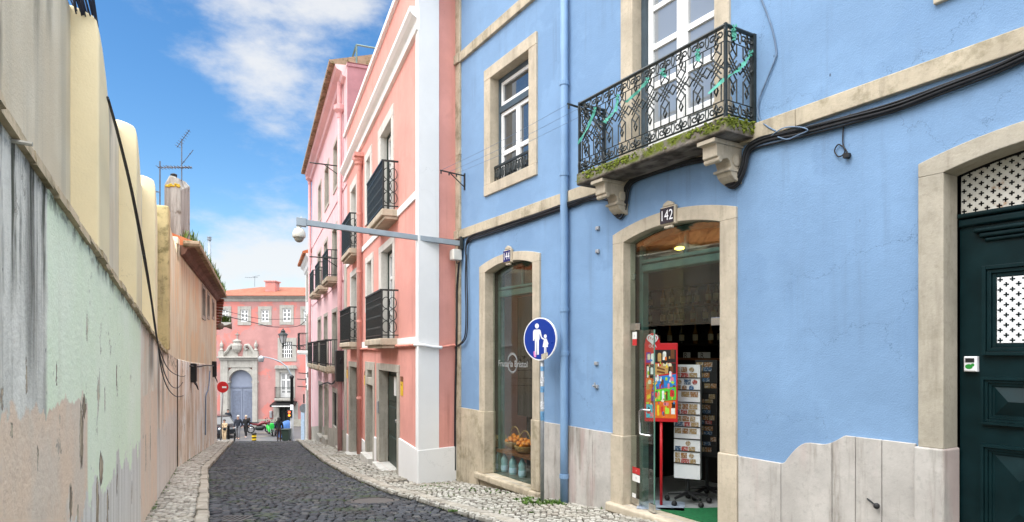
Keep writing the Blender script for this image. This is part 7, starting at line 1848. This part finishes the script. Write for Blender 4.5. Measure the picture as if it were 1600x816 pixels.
# ------------------------------------------------------------------ motorcycles
def motorbike(px_, Y, head, body, seatm, label, scooter=False, box=False, group='motorcycles parked in the square'):
    X = (px_-800)/1000*Y; Z = rz(Y); t = thing('motorcycle' if not scooter else 'scooter', label, 'motorcycle' if not scooter else 'scooter', W, (X, Y, Z), group)
    ca2, sa2 = math.cos(head), math.sin(head)
    f = lambda x, y, z: (X+x*ca2-y*sa2, Y+x*sa2+y*ca2, Z+z)
    wr = .24 if scooter else .31; wx = .60 if scooter else .70
    for x in (-wx, wx):
        rv = lambda r, y: [f(x+r*math.cos(q*math.pi/9), y, wr+r*math.sin(q*math.pi/9)) for q in range(18)]
        m = MB(); rr = [(wr*.72, -.05), (wr, -.05), (wr, .05), (wr*.72, .05)]; vs = []
        for r, y in rr: vs += rv(r, y)
        m.add(vs, [(a*18+k, a*18+(k+1) % 18, ((a+1) % 4)*18+(k+1) % 18, ((a+1) % 4)*18+k) for a in range(4) for k in range(18)]); w_ = m.build('wheel', M['rubber'], t)
        m = MB(); m.tube([f(x+wr*.72*math.cos(q*math.pi/8), 0, wr+wr*.72*math.sin(q*math.pi/8)) for q in range(16)], .02, 4, closed=True)
        for q in range(5): m.tube([f(x, 0, wr), f(x+wr*.72*math.cos(q*1.257), 0, wr+wr*.72*math.sin(q*1.257))], .016, 4)
        m.build('rim', M['galv'], w_)
    def loft(secs, mat, name):
        vs = []; fs = []; n_ = 8
        for x, z, hh, hw in secs: vs += [f(x, hw*math.cos(q*math.pi/4), z+hh*math.sin(q*math.pi/4)) for q in range(n_)]
        for i in range(len(secs)-1):
            for k in range(n_): fs.append((i*n_+k, i*n_+(k+1) % n_, (i+1)*n_+(k+1) % n_, (i+1)*n_+k))
        fs += [tuple(range(n_)), tuple(range(len(vs)-1, len(vs)-n_-1, -1))]; m = MB(); m.add(vs, fs); return m.build(name, mat, t, smooth=True)
    if scooter:
        loft([(-.95, .66, .04, .06), (-.85, .62, .16, .17), (-.5, .52, .26, .22), (-.1, .48, .22, .18), (.05, .30, .09, .16), (.35, .28, .06, .16), (.45, .45, .25, .20), (.52, .75, .20, .20), (.55, .95, .05, .12)], body, 'body')
        loft([(-.85, .80, .03, .08), (-.6, .84, .06, .15), (-.15, .80, .05, .14), (.0, .76, .02, .08)], seatm, 'seat')
    else:
        loft([(-.8, .82, .05, .06), (-.5, .74, .10, .12), (-.1, .70, .12, .15), (.15, .82, .16, .18), (.42, .86, .13, .16), (.55, .80, .04, .08)], body, 'tank')
        loft([(-.35, .38, .10, .12), (-.2, .42, .20, .20), (.2, .42, .22, .20), (.4, .5, .10, .12)], M['iron'], 'engine')
        loft([(.45, .75, .10, .12), (.62, .85, .22, .20), (.78, .90, .12, .14), (.82, .92, .04, .06)], body, 'fairing')
        loft([(-.95, .93, .03, .06), (-.6, .86, .06, .13), (-.1, .84, .05, .12), (.02, .82, .02, .06)], seatm, 'seat')
        m = MB(); m.tube([f(-.1, .16, .35), f(-.6, .18, .38), f(-.95, .2, .48)], [.04, .06, .06], 6); m.build('exhaust', M['chrome'], t, smooth=True)
    m = MB()
    for y in (-.09, .09): m.tube([f(wx, y, wr), f(wx-.22, y, .92)], .022, 5)
    m.build('fork', M['galv'], t)
    m = MB(); m.tube([f(wx-.38, -.34, 1.02), f(wx-.26, -.15, 1.0), f(wx-.26, .15, 1.0), f(wx-.38, .34, 1.02)], .017, 5)
    for y in (-.22, .22): m.tube([f(wx-.25, y, 1.0), f(wx-.2, y*1.3, 1.17)], .01, 4); m.ball(f(wx-.2, y*1.35, 1.2), (.05, .05, .035), 6, 4)
    m.build('handlebar', M['black'], t)
    if box: m = MB(); m.add([f(*q) for q in ((-1.15, -.2, .95), (-.75, -.2, .95), (-.75, .2, .95), (-1.15, .2, .95), (-1.12, -.18, 1.25), (-.78, -.18, 1.25), (-.78, .18, 1.25), (-1.12, .18, 1.25))], [(3, 2, 1, 0), (4, 5, 6, 7), (0, 1, 5, 4), (1, 2, 6, 5), (2, 3, 7, 6), (3, 0, 4, 7)]); m.build('top_box', M['black'], t, bevel=.03)
M['bike_red'] = paint('dark_red_fairing', (.16, .012, .02), .25, 0, .1, spec=.6); M['bike_green'] = paint('bright_green_fairing', (.03, .52, .06), .3, 0, .08, spec=.5); M['bike_dark'] = paint('dark_blue_fairing', (.02, .04, .09), .3, 0, .1, spec=.5); M['tarp'] = paint('blue_tarpaulin', (.05, .14, .36), .6, 0, .15)
motorbike(406, 52.0, R(8), M['bike_red'], M['black'], 'black and dark red motorcycle with a top box parked in the square', box=True)
motorbike(422.5, 50.6, R(-58), M['bike_green'], M['black'], 'bright green scooter parked between the red motorcycle and the standing woman', scooter=True)
motorbike(431.5, 50.8, R(-75), M['bike_dark'], M['black'], 'dark blue scooter half hidden behind the standing woman', scooter=True)
Y = 49; X = (445-800)/1000*Y; t = thing('covered_motorcycle', 'motorcycle under a blue tarpaulin behind the wheeled bin', 'motorcycle', W, (X, Y, rz(Y)))
m = MB(); z = rz(Y); prof = [(-.45, .12), (-.42, .6), (-.30, .95), (-.05, 1.22), (.18, 1.28), (.34, 1.0), (.42, .6), (.46, .12)]
vs = []; 
for dy, k in ((-.9, .55), (-.6, .9), (.2, 1.0), (.7, .8), (.9, .5)): vs += [(X+a*k, Y+dy, z+b*(.6+.4*k)) for a, b in prof]
n_ = 8; m.add(vs, [(i*n_+k, i*n_+k+1, (i+1)*n_+k+1, (i+1)*n_+k) for i in range(4) for k in range(n_-1)]+[tuple(range(n_)), tuple(range(len(vs)-1, len(vs)-n_-1, -1))]); m.build('cover', M['tarp'], t, smooth=True)
for dy in (-.62, .62): m = MB(); m.lathe((X, Y+dy, z+.3), [(.3, -.05), (.3, .05)], 14, 'x'); m.build('wheel', M['rubber'], t)

# ------------------------------------------------------------------ people
def skin_mesh(name, mat, parent, verts, edges, radii, sub=2, root=0):
    off = OFF[parent.name]; me = bpy.data.meshes.new(name); me.from_pydata([tuple(Vector(v)-Vector(off)) for v in verts], edges, [])
    o = bpy.data.objects.new(name, me); COL.objects.link(o); o.parent = parent; me.materials.append(mat); OFF[o.name] = off
    md = o.modifiers.new('skin', 'SKIN'); md.use_smooth_shade = True
    for i, r in enumerate(radii):
        sv = me.skin_vertices[0].data[i]; sv.radius = r if isinstance(r, tuple) else (r, r); sv.use_root = (i == root)
    sb = o.modifiers.new('sub', 'SUBSURF'); sb.levels = sub; sb.render_levels = sub
    return o
def person(px_, Y, h, head, label, coat, legs, hair, shoes, long_hair=False, step=.18, arms='down', bag=None, shirt=None, skirt=False, zbase=None):
    X = (px_-800)/1000*Y; Z = rz(Y) if zbase is None else zbase; t = thing('person', label, 'person', W, (X, Y, Z), 'people in the square')
    ca2, sa2 = math.cos(head), math.sin(head); k = h/1.75
    f = lambda x, y, z: (X+(x*ca2-y*sa2)*k, Y+(x*sa2+y*ca2)*k, Z+z*k)     # x = to the figure's left, -y = forward
    s = step
    J = {'pel': (0, 0, .95), 'wst': (0, 0, 1.10), 'chs': (0, -.01, 1.32), 'nek': (0, 0, 1.48), 'hb': (0, -.01, 1.56), 'hd': (0, -.02, 1.66), 'ht': (0, -.01, 1.73)}
    for sd, nm in ((1, 'l'), (-1, 'r')):
        st = s*sd
        J['hip'+nm] = (.09*sd, 0, .90); J['kne'+nm] = (.10*sd, -st*.55-.03, .50); J['ank'+nm] = (.10*sd, -st+.02, .09); J['toe'+nm] = (.11*sd, -st-.15, .04)
        J['sho'+nm] = (.18*sd, 0, 1.42)
        if arms == 'phone': J['elb'+nm] = (.22*sd, -.04, 1.16); J['wri'+nm] = (.09*sd, -.26, 1.18); J['han'+nm] = (.05*sd, -.33, 1.22)
        else: J['elb'+nm] = (.25*sd, st*.35+.03, 1.15); J['wri'+nm] = (.25*sd, st*.6-.06, .91); J['han'+nm] = (.25*sd, st*.65-.10, .81)
    names = list(J); idx = {n_: i for i, n_ in enumerate(names)}
    E = [('pel', 'wst'), ('wst', 'chs'), ('chs', 'nek'), ('nek', 'hb'), ('hb', 'hd'), ('hd', 'ht')]
    for nm in 'lr': E += [('pel', 'hip'+nm), ('hip'+nm, 'kne'+nm), ('kne'+nm, 'ank'+nm), ('ank'+nm, 'toe'+nm), ('chs', 'sho'+nm), ('sho'+nm, 'elb'+nm), ('elb'+nm, 'wri'+nm), ('wri'+nm, 'han'+nm)]
    rad = {'pel': .13, 'wst': .12, 'chs': .14, 'nek': .055, 'hb': .07, 'hd': .10, 'ht': .06, 'hip': .09, 'kne': .058, 'ank': .040, 'toe': .036, 'sho': .06, 'elb': .042, 'wri': .030, 'han': .035}
    R_ = lambda n_, g=0: (rad.get(n_, rad.get(n_[:-1], .05))+g)*k
    skin_mesh('body', M['skin'], t, [f(*J[n_]) for n_ in names], [(idx[a], idx[b]) for a, b in E], [R_(n_) for n_ in names], 2, idx['pel'])
    def garment(nm, mat, ns, es, g, root):
        vs = [J[n_] for n_ in ns]; ii = {n_: i for i, n_ in enumerate(ns)}
        skin_mesh(nm, mat, t, [f(*v) for v in vs], [(ii[a], ii[b]) for a, b in es], [R_(n_, g.get(n_, g['*'])) for n_ in ns], 2, ii[root])
    J['hem'] = (0, .0, .80); rad['hem'] = .15
    J['cst'] = (0, 0, 1.43); rad['cst'] = .10
    garment('coat', coat, ['hem', 'pel', 'wst', 'chs', 'cst', 'shol', 'elbl', 'wril', 'shor', 'elbr', 'wrir'], [('hem', 'pel'), ('pel', 'wst'), ('wst', 'chs'), ('chs', 'cst'), ('chs', 'shol'), ('shol', 'elbl'), ('elbl', 'wril'), ('chs', 'shor'), ('shor', 'elbr'), ('elbr', 'wrir')], {'*': .028, 'hem': .02, 'chs': .035}, 'chs')
    garment('trousers', legs, ['pel', 'hipl', 'knel', 'ankl', 'hipr', 'kner', 'ankr'], [('pel', 'hipl'), ('hipl', 'knel'), ('knel', 'ankl'), ('pel', 'hipr'), ('hipr', 'kner'), ('kner', 'ankr')], {'*': .022, 'pel': .005}, 'pel')
    for nm in 'lr':
        a, b = Vector(J['ank'+nm]), Vector(J['toe'+nm])
        skin_mesh('shoe', shoes, t, [f(a.x, a.y+.06, .05), f(a.x, a.y-.02, .055), f(*b)], [(0, 1), (1, 2)], [.045*k, .05*k, .045*k], 1)
    m = MB()
    if hair is not None:
        m.ball(f(0, .015, 1.685), (.108*k, .112*k, .105*k), 12, 8)
        o = m.build('hair', hair, t, smooth=True)
        if long_hair:
            m = MB(); m.ball(f(0, .09, 1.52), (.125*k, .075*k, .22*k), 12, 8); m.ball(f(0, .03, 1.66), (.125*k, .13*k, .13*k), 12, 8); m.build('hair', hair, t, smooth=True)
    m = MB()
    m.ball(f(0, -.125, 1.645), (.016*k, .024*k, .022*k), 6, 4)
    m.build('nose', M['skin'], t, smooth=True)
    for sd in (-1, 1): m = MB(); m.ball(f(.038*sd, -.108, 1.672), (.014*k, .014*k, .011*k), 6, 4); m.build('eye', M['black'], t)
    if shirt: m = MB(); m.ball(f(0, -.12, 1.36), (.05*k, .05*k, .10*k), 8, 6); m.build('shirt', shirt, t, smooth=True)
    return t, f
M['c_beige'] = paint('beige_cloth', srgb(196, 172, 138), .85, 0, .1); M['c_black'] = paint('black_cloth', (.012, .012, .014), .85, 0, .2); M['c_dark'] = paint('dark_blue_cloth', (.02, .024, .035), .85, 0, .2); M['c_grey'] = paint('grey_cloth', (.16, .16, .17), .85, 0, .12); M['c_brown'] = paint('dark_brown_cloth', (.045, .022, .022), .85, 0, .15); M['shoe_w'] = paint('white_trainers', (.62, .62, .62), .6); M['shoe_b'] = paint('dark_shoes', (.02, .018, .016), .5)
zb = lambda Y, y: (550-y)/1000*Y
t, f = person(350.5, 45.5, 1.56, 0, 'person in beige jacket and beige trousers looking down at their hands by the left corner', M['c_beige'], M['c_beige'], M['hair_dark'], M['shoe_b'], arms='phone', step=.06)
X, Y, Z = t.location; tb = thing('shoulder_bag', 'small black bag worn across the front of the person in beige', 'bag', W, tuple(f(.10, -.21, 1.02))); m = MB(); c = f(.10, -.20, 1.02); m.ball(c, (.12, .07, .10), 8, 6); m.build('pouch', M['c_black'], tb, smooth=True)
m = MB(); m.tube([f(.16, -.14, 1.08), f(-.02, -.19, 1.30), f(-.14, -.08, 1.46), f(-.1, .1, 1.40), f(.1, .16, 1.15)], .012, 4); m.build('strap', M['c_black'], tb)
person(372, 47.5, 1.76, R(6), 'grey haired person in a dark jacket and grey trousers walking up the street', M['c_dark'], M['c_grey'], M['hair_grey'], M['shoe_b'], step=.14)
person(384.3, 48.8, 1.66, R(-8), 'pale haired person in black with white shoes walking beside the grey haired person', M['c_black'], M['c_black'], paint('pale_hair', (.42, .34, .24), .6), M['shoe_w'], step=.16)
person(436, 46.3, 1.72, R(188), 'person with long dark hair in a black jacket standing with their back to the street', M['c_black'], M['c_brown'], M['hair_dark'], M['shoe_b'], long_hair=True, step=.05)
person(356.3, 54.5, 1.72, R(20), 'dark haired person in dark clothes standing behind the parked car', M['c_dark'], M['c_dark'], M['hair_dark'], M['shoe_b'], step=.04)
